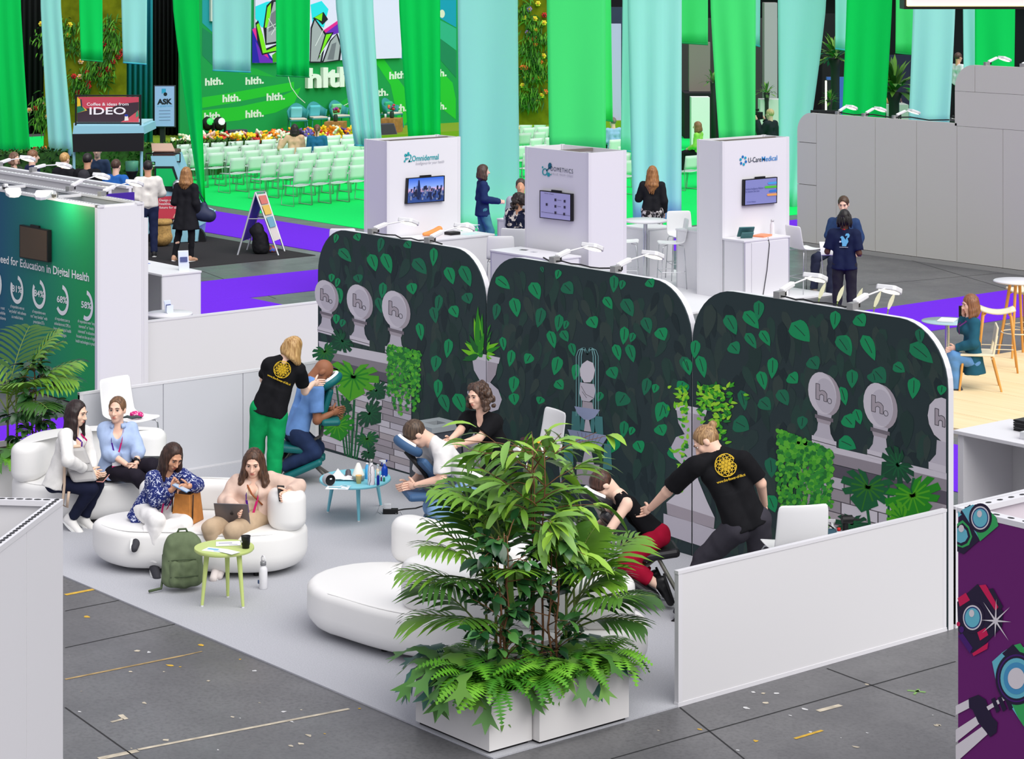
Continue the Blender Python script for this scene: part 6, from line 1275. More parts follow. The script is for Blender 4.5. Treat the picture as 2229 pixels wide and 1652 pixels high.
def tower(label,x0,y0,x1,y1,h=2.55):
 t=thing('display_tower',label,'tower',((x0+x1)/2,(y0+y1)/2,0));w=.05
 for nm,a,b in(('panel',(x0+.02,y0,.03),(x1-.02,y0+.03,h-.005)),('panel',(x1-.03,y0+.02,.03),(x1,y1-.02,h-.005)),('panel',(x0,y0+.02,.03),(x0+.03,y1-.02,h-.005)),('panel',(x0+.02,y1-.03,.03),(x1-.02,y1,h-.005))):mb=MB().use(WHITE);mb.b2(a,b);mb.build(nm,t,True)
 for x,y in((x0,y0),(x1-w,y0),(x0,y1-w),(x1-w,y1-w)):mb=MB().use(EDGE);mb.b2((x-.003,y-.003,0),(x+w+.003,y+w+.003,h));mb.build('post',t,True)
 mb=MB().use(mat((120,112,108),.6));mb.b2((x0+.06,y0+.06,h-.35),(x1-.06,y1-.06,h-.32));mb.b2(((x0+x1)/2-.02,y0+.04,h-.06),((x0+x1)/2+.02,y1-.04,h-.01));mb.build('inner_frame',t,True);return t
TEAL=mat((28,160,165),.6);NAVY=mat((34,52,72),.6);GRAY_=mat((170,170,178),.6)
ot=tower('white tower with a city skyline screen',-9.22,7.30,-8.60,8.80);op=Print(lambda u,v:PX(u,v,-8.592),(1,0,0))
for u,v,r in((883,338,3.2),(889,334,3),(884,346,2.6),(881,351,2.2),(888,345,1.8),(891,351,2),(886,338,2)):op.ell(u,v,r*.8,r*1.1,TEAL)
op.text('2',(888,353),(897,352),17,TEAL);op.text('Omnidermal',(897,351),(955,346.5),12,TEAL,off=.012);op.text('Intelligence for your health',(905,359),(967,354),6,GRAY_,shear=.3);op.build('logo',ot)
def city(nt,b):
 g=nt.nodes.new('ShaderNodeNewGeometry');s=nt.nodes.new('ShaderNodeSeparateXYZ');nt.links.new(g.outputs['Position'],s.inputs[0]);mr=nt.nodes.new('ShaderNodeMapRange');mr.inputs['From Min'].default_value=1.40;mr.inputs['From Max'].default_value=1.92;nt.links.new(s.outputs['Z'],mr.inputs[0]);r=nt.nodes.new('ShaderNodeValToRGB');e=r.color_ramp.elements;e[0].color=L3((30,44,84));e[1].color=L3((40,90,190))
 for p,c in((.35,(44,70,130)),(.55,(60,80,140)),(.62,(205,160,180)),(.72,(120,150,215))):k=e.new(p);k.color=L3(c)
 nt.links.new(mr.outputs[0],r.inputs[0]);nt.links.new(r.outputs[0],b.inputs['Base Color']);nt.links.new(r.outputs[0],b.inputs['Emission Color']);b.inputs['Emission Strength'].default_value=.35
def city_art(t):
 p=Print(lambda u,v:PX(u,v,-8.535),(1,0,0));r=random.Random(2);tw=[mat(c,.5)for c in((20,36,80),(34,56,110),(70,96,150),(24,30,60),(120,130,160))]
 for i in range(70):u=r.uniform(890,962);h=r.uniform(4,11);v=r.uniform(412,436);p.poly([(u,v),(u+r.uniform(2,5),v-.2),(u+4,v-h),(u+.3,v-h)],r.choice(tw),.5+.02*i)
 p.poly([(908,430),(916,430),(915,408),(913,392),(911,392),(909,410)],tw[0],2.2);p.poly([(903,428),(908,428),(908,412),(904,413)],tw[3],2.3);p.build('picture',t)
tv('wall_screen','screen with a city skyline at dusk on the white tower',pq(lambda u,v:PX(u,v,-8.55),[(887,388),(968,382),(967,438),(884,444)]),(1,0,0),nodes_mat('skyline',city,.3),city_art)
dt=tower('white tower with a molecule logo and lavender screen',-6.39,8.35,-4.89,9.12);dp=Print(lambda u,v:PY(u,v,8.342),(0,-1,0))
DT=mat((16,98,120),.6);dp.ell(1197,361,4,7,DT);dp.stroke([(1189,372),(1196,365)],2.2,DT);dp.stroke([(1186+5*math.cos(a),374+7*math.sin(a))for a in[i*.52 for i in range(12)]],2.2,TEAL,close=True);dp.ell(1194,380,3.2,4.6,TEAL);dp.ell(1181,364,1.6,2.4,TEAL);dp.ell(1199,380,1.2,1.6,TEAL)
dp.text('DOMETHICS',(1199,371.5),(1247,378),9.5,NAVY,space=1.25);dp.text('VALUE FROM IDEAS',(1200,380),(1247,386),4.5,GRAY_,space=1.3);dp.build('logo',dt)
def dom_art(t):
 p=Print(lambda u,v:PY(u,v,8.274),(0,-1,0));k=mat((50,46,66),.6);
 for u,v in((1190,445),(1209,435),(1209,449),(1229,438),(1229,451),(1209,463),(1228,466)):p.poly([(u-2,v-3),(u+2,v-2.6),(u+2,v+3),(u-2,v+2.6)],k,1.0)
 for a,b in(((1213,435),(1222,436.5)),((1213,449),(1221,450)),((1178,461),(1242,470))):p.stroke([a,b],.7,k,1.0)
 p.text('value chain',(1184,421),(1205,424),2.5,k,1.0);p.build('picture',t)
LAV=mat((150,148,190),.3,emit=.22)
tv('wall_screen','lavender screen with small icons on the molecule tower',pq(lambda u,v:PY(u,v,8.29),[(1175,414),(1244,422),(1244,482),(1175,474)]),(0,-1,0),LAV,dom_art)
ut=tower('white tower with a hexagon ring logo',-5.73,11.44,-5.15,12.98);up_=Print(lambda u,v:PX(u,v,-5.142),(1,0,0));CY=mat((24,160,190),.6);BL_=mat((20,110,180),.6)
for i in range(6):a=math.radians(60*i+20);up_.ell(1618+6*math.cos(a),349.5+8.4*math.sin(a)-math.cos(a)*.6,2.6,3.4,CY if i%2 else BL_,n=6)
up_.text('U-Care',(1629,354),(1657,351.5),11,NAVY,off=.006);up_.text('Medical',(1658.5,351.5),(1692,348.5),11,mat((26,130,200),.6),off=.006);up_.build('logo',ut)
def uc_art(t):
 p=Print(lambda u,v:PX(u,v,-5.08),(1,0,0))
 for i,(c,x0)in enumerate((((70,160,220),1673),((80,190,50),1666),((50,120,200),1676),((230,160,90),1671))):y=395+i*8.4;p.poly([(x0,y+1.6),(1690.5,y),(1690.5,y+5),(x0,y+6.4),(x0-2,y+4)],mat(c,.5),1.0)
 k=mat((50,60,120),.6);p.text('Artificial Intelligence Platform',(1623,414),(1662,410.5),4,k,1.0);p.text('for Intensive Care Units',(1623,419.5),(1653,417),4,k,1.0);p.text('U-Care Medical',(1626,441),(1645,440),3,k,1.0);p.build('picture',t)
tv('wall_screen','lavender screen with four coloured bars on the hexagon tower',pq(lambda u,v:PX(u,v,-5.095),[(1620,391),(1692,385),(1691,442),(1619,448)]),(1,0,0),mat((120,124,176),.3,emit=.25),uc_art)
c0=P(908,512,1.0);counter('white rounded counter with an orange foot model at the first tower',(-8.55,7.45),(-7.9,8.95),1.0)
fc0=Vector((-8.3,8.0,1.0));lump('foot_model','orange foot model on the white counter','model',[('c',fc0+Vector((-.03,0,.05)),fc0+Vector((.0,.13,.10)),.045,.055,.02),('c',fc0+Vector((-.05,-.14,.035)),fc0+Vector((-.03,0,.05)),.03,.045,.02)],mat((236,150,80),.6),.012,0)
mb=MB().use(BLACK);mb.box((-8.25,8.36,1.025),(.18,.20,.05));one('black_box','small black box on the first tower counter','box',mb,bev=.006);sheet(Vector((-8.15,8.65,1.0)),.2,.3,.2,mat((200,226,226),.6),'leaflet','pale leaflets on the first tower counter')
counter('white counter below the lavender molecule tower',(-6.35,7.62),(-4.93,8.22),1.0);sheet(Vector((-6.0,8.0,1.0)),.12,.09,.4,BLACK,'leaflet','dark cards on the molecule tower counter');sheet(Vector((-5.7,7.95,1.0)),.10,.08,.1,GRAY_,'leaflet','grey card on the molecule tower counter')
counter('white counter with a tablet at the hexagon tower',(-5.13,11.44),(-4.66,12.48),1.0,door=((-4.659,11.60,.06),(-4.645,12.42,.95)))
def tablet(c,label):
 t=thing('tablet',label,'tablet',c,face_rz(165));M=Matrix.Rotation(-.6,3,'X');mb=MB().use(mat((60,110,110),.5));mb.box((0,0,.10),(.26,.02,.19),M=M);mb.box((0,.06,.05),(.2,.12,.015),M=Matrix.Rotation(.9,3,'X'));mb.build('case',t);mb=MB().use(mat((56,58,60),.3));mb.box((0,-.010,.105),(.23,.008,.165),M=M);mb.build('screen',t)
tablet(Vector((-4.90,11.72,1.0)),'tablet propped in a teal case on the hexagon tower counter');mb=MB().use(mat((238,150,110),.6));mb.box((-4.88,12.08,1.015),(.2,.3,.03),.3);one('notebook','orange notebook on the hexagon tower counter','notebook',mb,bev=.004)
vessel('water_bottle','white bottle at the end of the hexagon tower counter','bottle',Vector((-4.95,12.38,1.0)),[(.038,0),(.04,.01),(.04,.16),(.024,.2),(.024,.21)],WHITE,[('cap',lambda mb:mb.lathe([(.026,.21),(.026,.24),(.01,.245)],n=14),mat((200,200,200),.4,.4))])
cable([Vector((-4.66,11.98,1.01)),Vector((-4.635,11.99,.9)),Vector((-4.63,11.93,.5)),Vector((-4.63,11.84,.1)),Vector((-4.61,11.8,.01))],'thin dark cord hanging from the tablet counter',.006,'cord_line')
counter('white counter at the left side of the hexagon tower',(-6.55,11.75),(-5.80,12.5),1.0);
q_=P(1110,560,0);counter('white counter behind the floral dress woman',(-9.6,10.4),(-8.7,11.2),1.0);card_stand(Vector((-9.2,10.75,1.0)),'white sign card on the counter behind the floral dress woman',.3,1.2,.2)
mb=MB().use(mat((226,226,228),.6));mb.b2((-9.5,9.0,.0005),(-4.4,13.2,.03));struct(mb.build('floor_platform'))
tb=P(1405,478,1.05);pedestal_table((tb.x,tb.y,.03),.37,1.02,'round white high table between the molecule and hexagon towers')
counter('white cabinet behind the round high table',(tb.x-.9,tb.y+.3),(tb.x-.25,tb.y+.9),.85)
for i,(u,v,D,deg,lab)in enumerate(((1090,575,36.6,0,'white bar stool in front of the blue blazer woman'),(1128,560,37.6,20,'white bar stool under the floral dress woman'),(1362,520,38.6,95,'white bar stool left of the round high table'),(1462,500,38.4,-95,'white bar stool right of the round high table'),(1485,482,39.4,170,'white bar stool beside the side counter'),(1752,530,37.9,60,'white bar stool next to the man in the blue suit'),(1010,430,41.2,60,'white bar stool behind the first tower'))):
 q_=PD(u,v,D);bar_stool((q_.x,q_.y,.03 if 2<=i<=4 else.0),face_rz(deg),lab,'bar stools at the white towers')
q_=PD(748,500,37.6);q_.z=0;bar_stool((q_.x,q_.y,0),face_rz(0),'white stool back peeking over the left leaf board','bar stools at the white towers')
mb=MB().use(mat((190,192,196),.5));mb.b2((-2.4,2.2,.25),(-1.7,3.4,.32));mb.b2((-2.3,2.3,0),(-2.2,2.4,.25));mb.b2((-2.3,3.2,0),(-2.2,3.3,.25));mb.b2((-1.9,2.3,0),(-1.8,2.4,.25));one('low_bench','grey bench end left of the leaf wall','bench',mb)
GW=mat((214,211,203),.5);gw=thing('panel_wall','long pale grey panelled wall with one rounded top corner','wall',(-6,17.6,0));Yg=17.5
gx=lambda u:PY(u,300,Yg).x
def gp(x0,z0,x1,z1,curve=None):
 mb=MB().use(GW);e=.005
 if curve:
  R_=curve;pts=[(x0+e,z0+e),(x1-e,z0+e),(x1-e,z1)]+[(x0+e+R_-R_*math.sin(a),z1-R_+R_*math.cos(a))for a in[math.pi/2*i/8 for i in range(9)]];mb.prism([Vector((x,Yg,z))for x,z in pts],(0,.05,0))
 else:mb.b2((x0+e,Yg,z0+e),(x1-e,Yg+.05,z1-(e if z1<2.4 else 0)))
 mb.build('panel',gw,True)
us=[1735,1777,1820,1905,1995,2083];xs=[gx(u)for u in us]
gp(xs[0],.08,xs[1],1.18);gp(xs[0],1.18,xs[1],1.98);gp(xs[0],1.98,xs[1],2.55,.36)
for a,b in zip(xs[1:-1],xs[2:]):gp(a,.08,b,2.55)
x2=gx(2183);gp(xs[-1],.08,x2,2.50);gp(x2,.08,x2+1.2,2.50);gp(x2+1.2,.08,x2+2.4,2.50);xa,xb=gx(2078),gx(2122);gp(xa,2.50,xb+4,3.12);gp(xa,3.12,xb,3.60,.42);gp(xb,3.12,xb+1.6,3.60);gp(xb+1.6,3.12,xb+4,3.60)
mb=MB().use(mat((120,118,114),.7));mb.b2((xs[0]+.01,Yg+.05,.05),(xb+4,Yg+.12,2.1));mb.b2((xs[0]+.3,Yg+.05,2.1),(xb+4,Yg+.12,2.4));mb.b2((xa+.2,Yg+.05,2.3),(xb+4,Yg+.12,3.4));mb.build('backing',gw,True);mb=MB().use(mat((168,166,162),.5));mb.b2((xs[0],Yg-.01,0),(xb+4,Yg+.06,.075));mb.build('skirting',gw,True)
for i,(bu,bv,hu,hv,zz)in enumerate(((1824,245,1850,232,2.55),(1882,250,1912,236,2.55),(1948,256,1984,241,2.55),(2148,142,2182,126,3.6),(2225,150,2240,140,3.6))):
 b=PY(bu,bv,Yg+.06);b.z=zz;h=PY(hu,hv,Yg+.4);arm_lamp(b,h,['first','second','third','fourth','fifth'][i]+' white arm lamp from the left on the grey panel wall','arm lamps on the grey panel wall')
cable([Vector((xs[1]+.5*i*.9,Yg+.06+.02*(i%2),2.565+.03*(i%2)))for i in range(8)],'black cable lying along the grey panel wall top',.012)
mb=MB();slab(mb,1765,240,1830,520,45.2,.06,BLACK);one('screen_top','top edge of a black screen behind the grey wall','screen',mb)
wc=thing('display_cabinet','white open display cabinet at the right edge','cabinet',(7.7,2.9,0))
for nm,a,b in(('worktop',(7.02,2.50,.965),(9.6,3.35,1.0)),('side_panel',(7.05,2.53,.0),(7.12,3.30,.965)),('back_panel',(7.12,3.26,.02),(9.6,3.30,.965)),('side_panel',(7.85,2.9,.02),(7.88,3.26,.965)),('shelf',(7.12,2.55,.02),(9.6,3.26,.05))):mb=MB().use(WHITE if nm!='back_panel' else WHITE2);mb.b2(a,b);mb.build(nm,wc,True,bev=.003)
mb=MB().use(DARK);mb.use(mat((150,150,150),.5));mb.b2((7.86,2.86,.05),(7.91,2.9,.965));mb.use(DARK);holes_row(mb,(7.885,2.858,.08),(7.885,2.858,.94),11,.016,Vector((0,1,0)));mb.build('perforated_post',wc,True)
bk=PD(2170,930,21.9);
for i in range(5):
 mb=MB().use(mat((40,40,42),.5));z=1.0+i*.022;mb.box((7.55,3.03,z+.0105),(.30,.21,.017),.03*(i%2));mb.use(mat((220,220,218),.6)).box((7.545,3.025,z+.0105),(.302,.20,.011),.03*(i%2));o=mb.build('book');tag(o,['bottom','second from the bottom','middle','second from the top','topmost'][i]+' black book of the stack on the white cabinet','book','books on the white cabinet')
bx_=thing('clear_box','clear box full of glasses on the white cabinet','box',(7.85,2.78,1.0),.1);mb=MB().use(mat((210,212,214),.15));mb.box((0,0,.01),(.34,.22,.02));mb.box((0,-.11,.04),(.34,.006,.06));mb.box((-.17,0,.04),(.006,.22,.06));mb.build('tray',bx_)
r_=random.Random(9);mb=MB().use(mat((60,60,66),.4))
for i in range(14):a=Vector((r_.uniform(-.15,.15),r_.uniform(-.09,.09),r_.uniform(.03,.08)));mb.tube([a,a+Vector((r_.uniform(-.06,.06),r_.uniform(-.05,.05),r_.uniform(-.02,.02)))],.006,5)
mb.build('frames',bx_)
OAK=mat((222,160,80),.5);CRM=mat((238,226,196),.5)
def wood_stool(loc,deg,label,h=.78,seat=True):
 t=thing('wooden_stool',label,'stool',loc,face_rz(deg),'wooden stools');mb=MB().use(CRM);mb.smooth=True;nx=9;vs=[]
 for k in range(7):
  y=-.16+.32*k/6
  for i in range(nx):s=i/(nx-1)*2-1;vs.append((s*.24*(1-.12*abs(k/3-1)**2),y,h+.05*s*s-.02*(1-abs(k/3-1))))
 mb.add(vs,[(k*nx+i,k*nx+i+1,(k+1)*nx+i+1,(k+1)*nx+i)for k in range(6)for i in range(nx-1)],True);o=mb.build('seat',t);md=o.modifiers.new('s','SOLIDIFY');md.thickness=.03
 for sx in(-1,1):
  for sy in(-1,1):mb=MB().use(OAK);mb.tube([(sx*.15,sy*.11,h-.02),(sx*.18,sy*.14,h-.05),(sx*.26,sy*.22,0)],[.016,.018,.013],8);mb.build('leg',t)
 mb=MB().use(CRM);r=[(sx*.225,sy*.185,.30)for sx,sy in((-1,-1),(1,-1),(1,1),(-1,1))]
 for i in range(4):mb.cyl(r[i],r[(i+1)%4],.006,n=6)
 mb.build('footrest',t);return t
q_=PD(2170,800,30.6);wood_stool((q_.x,q_.y,.06),10,'tall wooden stool behind the woman on the phone');q_=PD(2232,760,32.4);wood_stool((q_.x,q_.y,.06),60,'tall wooden stool at the right picture edge')
q_=PD(2215,618,31.7);t=thing('high_table','round white high table on splayed wooden legs','table',(q_.x,q_.y,.06));mb=MB().use(WHITE);mb.lathe([(.30,1.0),(.33,1.012),(.33,1.02),(.32,1.03)],n=32);mb.build('tabletop',t)
for a in(0.4,1.97,3.54,5.11):mb=MB().use(OAK);mb.cyl((math.cos(a)*.1,math.sin(a)*.1,1.0),(math.cos(a)*.27,math.sin(a)*.27,0),.022,.016,10);mb.build('leg',t)
mb=MB().use(CRM)
for k in range(16):a,b=2*math.pi*k/16,2*math.pi*(k+1)/16;mb.cyl((math.cos(a)*.22,math.sin(a)*.22,.32),(math.cos(b)*.22,math.sin(b)*.22,.32),.008,n=6)
mb.build('footring',t)
pc=PD(2125,845,29.3);t=thing('wooden_chair','wooden chair with cream seat under the woman on the phone','chair',(pc.x,pc.y,.06),face_rz(-82));mb=MB().use(CRM);mb.box((0,0,.45),(.42,.42,.03));mb.build('seat',t,bev=.01);mb=MB().use(CRM);mb.box((0,-.24,.70),(.42,.025,.22),M=Matrix.Rotation(.15,3,'X'));mb.build('backrest',t,bev=.012)
for sx in(-1,1):
 mb=MB().use(OAK);mb.cyl((sx*.18,.17,.44),(sx*.22,.22,0),.018,.013,10);mb.build('leg',t);mb=MB().use(OAK);mb.cyl((sx*.18,-.19,.44),(sx*.22,-.30,0),.018,.013,10);mb.use(CRM).cyl((sx*.18,-.19,.40),(sx*.19,-.245,.70),.018,.015,10);mb.build('leg',t)
gt=PD(2062,720,30.2);t=thing('glass_table','small glass table with papers in front of the woman on the phone','table',(gt.x,gt.y,.06));mb=MB().use(mat((170,200,205),.1));mb.lathe([(.33,.70),(.335,.705),(.33,.712)],n=32);mb.build('tabletop',t);mb=MB().use(CHROME);mb.cyl((0,0,0),(0,0,.70),.03);mb.build('pole',t);sheet(Vector((gt.x,gt.y,.775)),.21,.3,.5,PAPER,'papers','stack of white papers on the glass table',h=.015)
def lily(base,label,n,seed,group='peace lilies behind the leaf wall'):
 r=random.Random(seed);t=thing('peace_lily',label,'plant',base,0,group)
 for i in range(n):
  a=r.uniform(0,6.28);put_leaf(leaf_mesh(('lily',i%3),.26,.10,1.0,[mat((120,170,40),.4),mat((70,130,40),.4),mat((160,190,70),.4)][i%3]),t,base+Vector((0,0,.02)),Vector((math.cos(a),math.sin(a),r.uniform(.4,1.4))),r.uniform(-.4,.4),r.uniform(.7,1.1))
 mb=MB().use(STEMG);a=base+Vector((.03,.05,.32));mb.tube([base,a],.006,5);mb.build('flower_stem',t,True);mb=MB().use(mat((240,236,200),.4));blade(mb,a,Vector((.2,.3,1)),Vector((1,0,0)),.16,.06,.2);mb.build('flower',t,True)
 return t
mb=MB().use(WHITE2);mb.b2((5.9,.75,0),(7.85,1.25,2.02));struct_=one('planter_stand','white stand behind the right leaf board holding lilies','stand',mb)
for i,(u,v)in enumerate(((1770,665),(1810,672),(1850,680),(1890,688),(1920,694))):q_=PY(u,v,1.0);lily(Vector((min(7.75,max(6.0,q_.x)),1.0,2.03)),['leftmost','second','middle','fourth','rightmost'][i]+' peace lily poking up behind the right leaf board',9,70+i)
mb=MB().use(PAPER);mb.box((7.75,.88,2.10),(.16,.01,.14),.3);one('name_card','white card standing behind the right leaf board','card',mb)
def rail_top(t,pts,holes,w=.06):
 mb=MB().use(EDGE);mbh=MB().use(DARK)
 for(a,b,n)in holes:
  a,b=Vector(a),Vector(b);d=(b-a);L=d.length;d.normalize();s=Vector((-d.y,d.x,0));mb.box((a+b)/2-Vector((0,0,.015)),(L,w,.03),math.atan2(d.y,d.x));holes_row(mbh,a+Vector((0,0,.0015)),b+Vector((0,0,.0015)),n,.014)
 mb.build('top_rail',t,True);o=mbh.build('rail_holes',t,True);o['kind']='stuff'
tip=P(138,1086,2.5);e1=(P(0,1190,2.5)-tip).normalized();e2=(P(0,1084,2.5)-tip);e2=Vector((-e1.y,e1.x,0));e2=e2 if e2.dot(P(0,1084,2.5)-tip)>0 else-e2
wt=thing('box_column','white hollow box column at the lower left edge','column',(tip.x,tip.y,0));a1=math.atan2(e1.y,e1.x);L1,L2=2.0,1.2
jn=(P(78,1146,2.5)-tip).length
for s0,s1 in((0,jn-.004),(jn+.004,L1)):mb=MB().use(WHITE);c=tip+e1*(s0+s1)/2+e2*.02;mb.box((c.x,c.y,1.235),(s1-s0,.035,2.47),a1);mb.build('panel',wt,True)
for off,ln,dr in((L1,L2,e2),(0,L2,e2)):mb=MB().use(WHITE2);c=tip+e1*(L1-.02 if off else.02)+e2*L2/2;mb.box((c.x,c.y,1.235),(.035,L2-.05,2.47),a1);mb.build('panel',wt,True)
mb=MB().use(WHITE2);c=tip+e1*L1/2+e2*(L2-.02);mb.box((c.x,c.y,1.235),(L1,.035,2.47),a1);mb.build('panel',wt,True)
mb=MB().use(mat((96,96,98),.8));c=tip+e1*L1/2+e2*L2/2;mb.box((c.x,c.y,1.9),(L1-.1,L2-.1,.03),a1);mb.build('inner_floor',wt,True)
T5=Vector((tip.x,tip.y,2.5));rail_top(wt,None,[(T5+e2*.03,T5+e1*L1+e2*.03,40),(T5+e2*.06+e1*.03,T5+e2*L2+e1*.03,22),(T5+e2*(L2-.03),T5+e2*(L2-.03)+e1*L1,38)])
pw=thing('printed_corner_wall','purple corner wall printed with binoculars and cameras','wall board',(13.2,-4.8,0));PW=mat((104,22,106),.55)
mb=MB().use(PW);mb.b2((13.16,-4.845,.0),(16.5,-4.815,2.47));mb.build('printed_face',pw,True);mb=MB().use(mat((224,214,220),.6));mb.b2((13.17,-4.81,.0),(16.5,-4.78,2.47));mb.b2((13.16,-4.78,0),(13.20,-2.0,2.47));mb.build('back_panel',pw,True)
rail_top(pw,None,[((13.15,-4.81,2.5),(16.5,-4.81,2.5),34),((13.19,-4.77,2.5),(13.19,-2.0,2.5),28)],.075)
pp_=Print(lambda u,v:PY(u,v,-4.848),(0,-1,0));LB=mat((104,188,206),.5);NV=mat((34,22,54),.5);GR_=mat((52,170,92),.5);WH_=mat((222,216,220),.5);RD_=mat((206,20,84),.5);DP=mat((70,20,110),.5);GLB=mat((70,150,196),.5)
def lens(u,v,a,b,rot=0.0):
 for k,m in((1.0,NV),(.80,WH_),(.70,mat((30,60,120),.5)),(.62,LB)):pp_.ell(u,v,a*k,b*k,m,3+(1-k)*4,rot,28)
 pp_.ell(u-a*.05,v-b*.28,a*.22,b*.24,WH_,5.5,rot,18)
pp_.poly([(2084,1148),(2092,1112),(2112,1098),(2130,1118),(2170,1128),(2172,1140),(2130,1178),(2098,1206),(2084,1200)],NV,1.5);pp_.poly([(2094,1110),(2118,1098),(2150,1108),(2172,1136),(2134,1176)],LB,1.9);pp_.poly([(2118,1140),(2150,1108),(2168,1124),(2174,1144),(2134,1178)],GR_,2.2);pp_.poly([(2086,1112),(2094,1120),(2086,1126)],LB,2.0)
lens(2135,1127,25,32);
pp_.poly([(2084,1140),(2096,1132),(2110,1146),(2117,1168),(2110,1186),(2096,1192),(2084,1188)],GR_,2.4);pp_.poly([(2084,1146),(2096,1138),(2108,1150),(2113,1168),(2106,1182),(2094,1188),(2084,1184)],NV,2.8);pp_.poly([(2084,1150),(2095,1144),(2105,1155),(2108,1168),(2102,1178),(2092,1182),(2084,1178)],LB,3.4);pp_.ell(2094,1150,6,8,WH_,5)
pp_.poly([(2084,1310),(2128,1271),(2184,1330),(2182,1364),(2120,1426),(2086,1372)],NV,1.6);pp_.poly([(2085,1302),(2103,1290),(2112,1306),(2090,1320)],RD_,2.4);pp_.poly([(2132,1274),(2146,1272),(2176,1318),(2168,1330)],RD_,2.4);pp_.poly([(2152,1282),(2162,1280),(2184,1320),(2178,1328)],NV,2.6);pp_.poly([(2117,1422),(2152,1398),(2150,1412),(2120,1428)],RD_,2.6);pp_.poly([(2128,1376),(2146,1366),(2152,1382),(2134,1394)],RD_,2.6);pp_.poly([(2086,1384),(2096,1378),(2118,1410),(2112,1422)],DP,2.5);pp_.ell(2087,1358,4,5,RD_,3);pp_.ell(2094,1370,5,7,DP,3)
lens(2118,1344,26,34)
for a,L in((.05,34),(.9,46),(1.62,30),(2.5,36),(3.2,32),(4.05,44),(4.75,40),(5.6,40)):
 pp_.poly([(2169,1350+3),(2169+math.cos(a+.5)*4,1351+math.sin(a+.5)*5),(2169+math.cos(a)*L,1351+math.sin(a)*L*1.2),(2169+math.cos(a-.5)*4,1351+math.sin(a-.5)*5)],WH_,6+a*.05)
pp_.poly([(2160,1440),(2182,1420),(2206,1404),(2235,1410),(2235,1560),(2222,1570),(2196,1530),(2170,1490)],LB,1.8);pp_.poly([(2182,1422),(2206,1402),(2235,1430),(2235,1452),(2200,1440)],NV,2.2);pp_.poly([(2208,1404),(2222,1400),(2236,1420),(2236,1436)],GR_,2.6);pp_.poly([(2200,1525),(2235,1500),(2235,1590),(2216,1560)],GR_,2.0)
for k,m in((1.0,NV),(.90,DP),(.84,NV),(.76,LB),(.60,GLB),(.40,WH_)):
 c_=[(2214+46*k*math.cos(t)*1.0,1476+58*k*math.sin(t))for t in[2*math.pi*i/36 for i in range(36)]];pp_.poly([(min(x,2240),y)for x,y in c_],m,3+(1-k)*5)
pp_.poly([(2109,1520),(2130,1512),(2146,1522),(2160,1560),(2172,1572),(2170,1594),(2156,1604),(2130,1572),(2118,1545),(2110,1540)],NV,2.2)
for x in(2158,2172,2186):pp_.poly([(x,1516+(2186-x)*.2),(x+8,1512+(2186-x)*.2),(x+20,1540+(2186-x)*.2),(x+12,1546+(2186-x)*.2)],NV,2.4)
pp_.poly([(2148,1538),(2190,1512),(2194,1520),(2152,1546)],WH_,2.3);pp_.poly([(2081,1536),(2109,1522),(2112,1540),(2081,1556)],WH_,2.0);pp_.poly([(2081,1588),(2130,1556),(2136,1572),(2081,1616)],WH_,2.0);pp_.poly([(2081,1622),(2140,1580),(2150,1598),(2090,1652),(2081,1652)],WH_,2.0);pp_.build('printed_graphic',pw)
XS=-34.5;SP=lambda u,v:PX(u,v,XS)
SGR=[mat(c,.7)for c in((10,150,72),(28,190,44),(20,168,60),(14,128,84),(26,150,160),(40,170,130))]
mb=MB().use(mat((120,150,20),.9));mb.b2((-36,17.0,.0),(-31.8,34.5,.42));stg=struct(mb.build('floor_stage'));stg['label']='raised yellow-green stage floor'
sw=thing('stage_backdrop','green curved-stripe stage backdrop with white word marks','backdrop',(XS-.1,24.5,.42));mb=MB().use(SGR[0]);mb.b2((XS-.08,19.2,.42),(XS,29.5,7.5));mb.build('panel',sw,True)
mb=MB().use(mat((20,60,46),.7));mb.b2((XS-.08,29.5,.42),(XS-.02,30.0,7.5));mb.build('edge_panel',sw,True)
sp=Print(SP,(1,0,0))
for k,(pts,m)in enumerate((([(440,235),(500,225),(600,205),(640,196),(640,178),(560,192),(480,206),(440,212)],SGR[1]),([(440,270),(520,262),(600,245),(640,226),(655,190),(600,215),(520,232),(440,240)],SGR[1]),([(520,160),(600,168),(560,150),(520,142)],SGR[2]),([(560,296),(640,290),(760,260),(760,210),(700,250),(620,275)],SGR[2]),([(812,128),(835,128),(880,190),(890,260),(870,285),(862,240),(850,185)],SGR[1]),([(760,200),(790,190),(830,230),(840,280),(800,285)],SGR[2]),([(955,150),(985,180),(992,215),(992,260),(960,235)],SGR[1]),([(440,60),(470,80),(470,150),(440,120)],SGR[3]),([(440,0),(462,0),(462,70),(440,50)],SGR[4]),([(958,0),(993,0),(993,60),(958,40)],mat((0,150,180),.7)),([(958,44),(993,62),(993,110),(958,84)],SGR[5]),([(958,84),(993,112),(993,170),(958,130)],SGR[3]),([(872,0),(900,0),(900,130),(872,128)],SGR[4]))):sp.poly(pts,m,1+.3*k)
WM=mat((216,232,216),.7)
for u,v in((446,186),(534,184),(484,222),(580,219),(444,261),(534,256),(847,172),(932,168),(805,210),(932,240),(846,244)):sp.text('hlth.',(u,v),(u+40,v-3),15,WM,6,off=.04)
for i in range(14):
 a,b=math.radians(100+i*14),math.radians(100+(i+1)*14);sp.stroke([(705+78*math.cos(a),172-64*math.sin(a)*-1),(705+78*math.cos(b),172-64*math.sin(b)*-1)],1.6,WM,6)if False else None
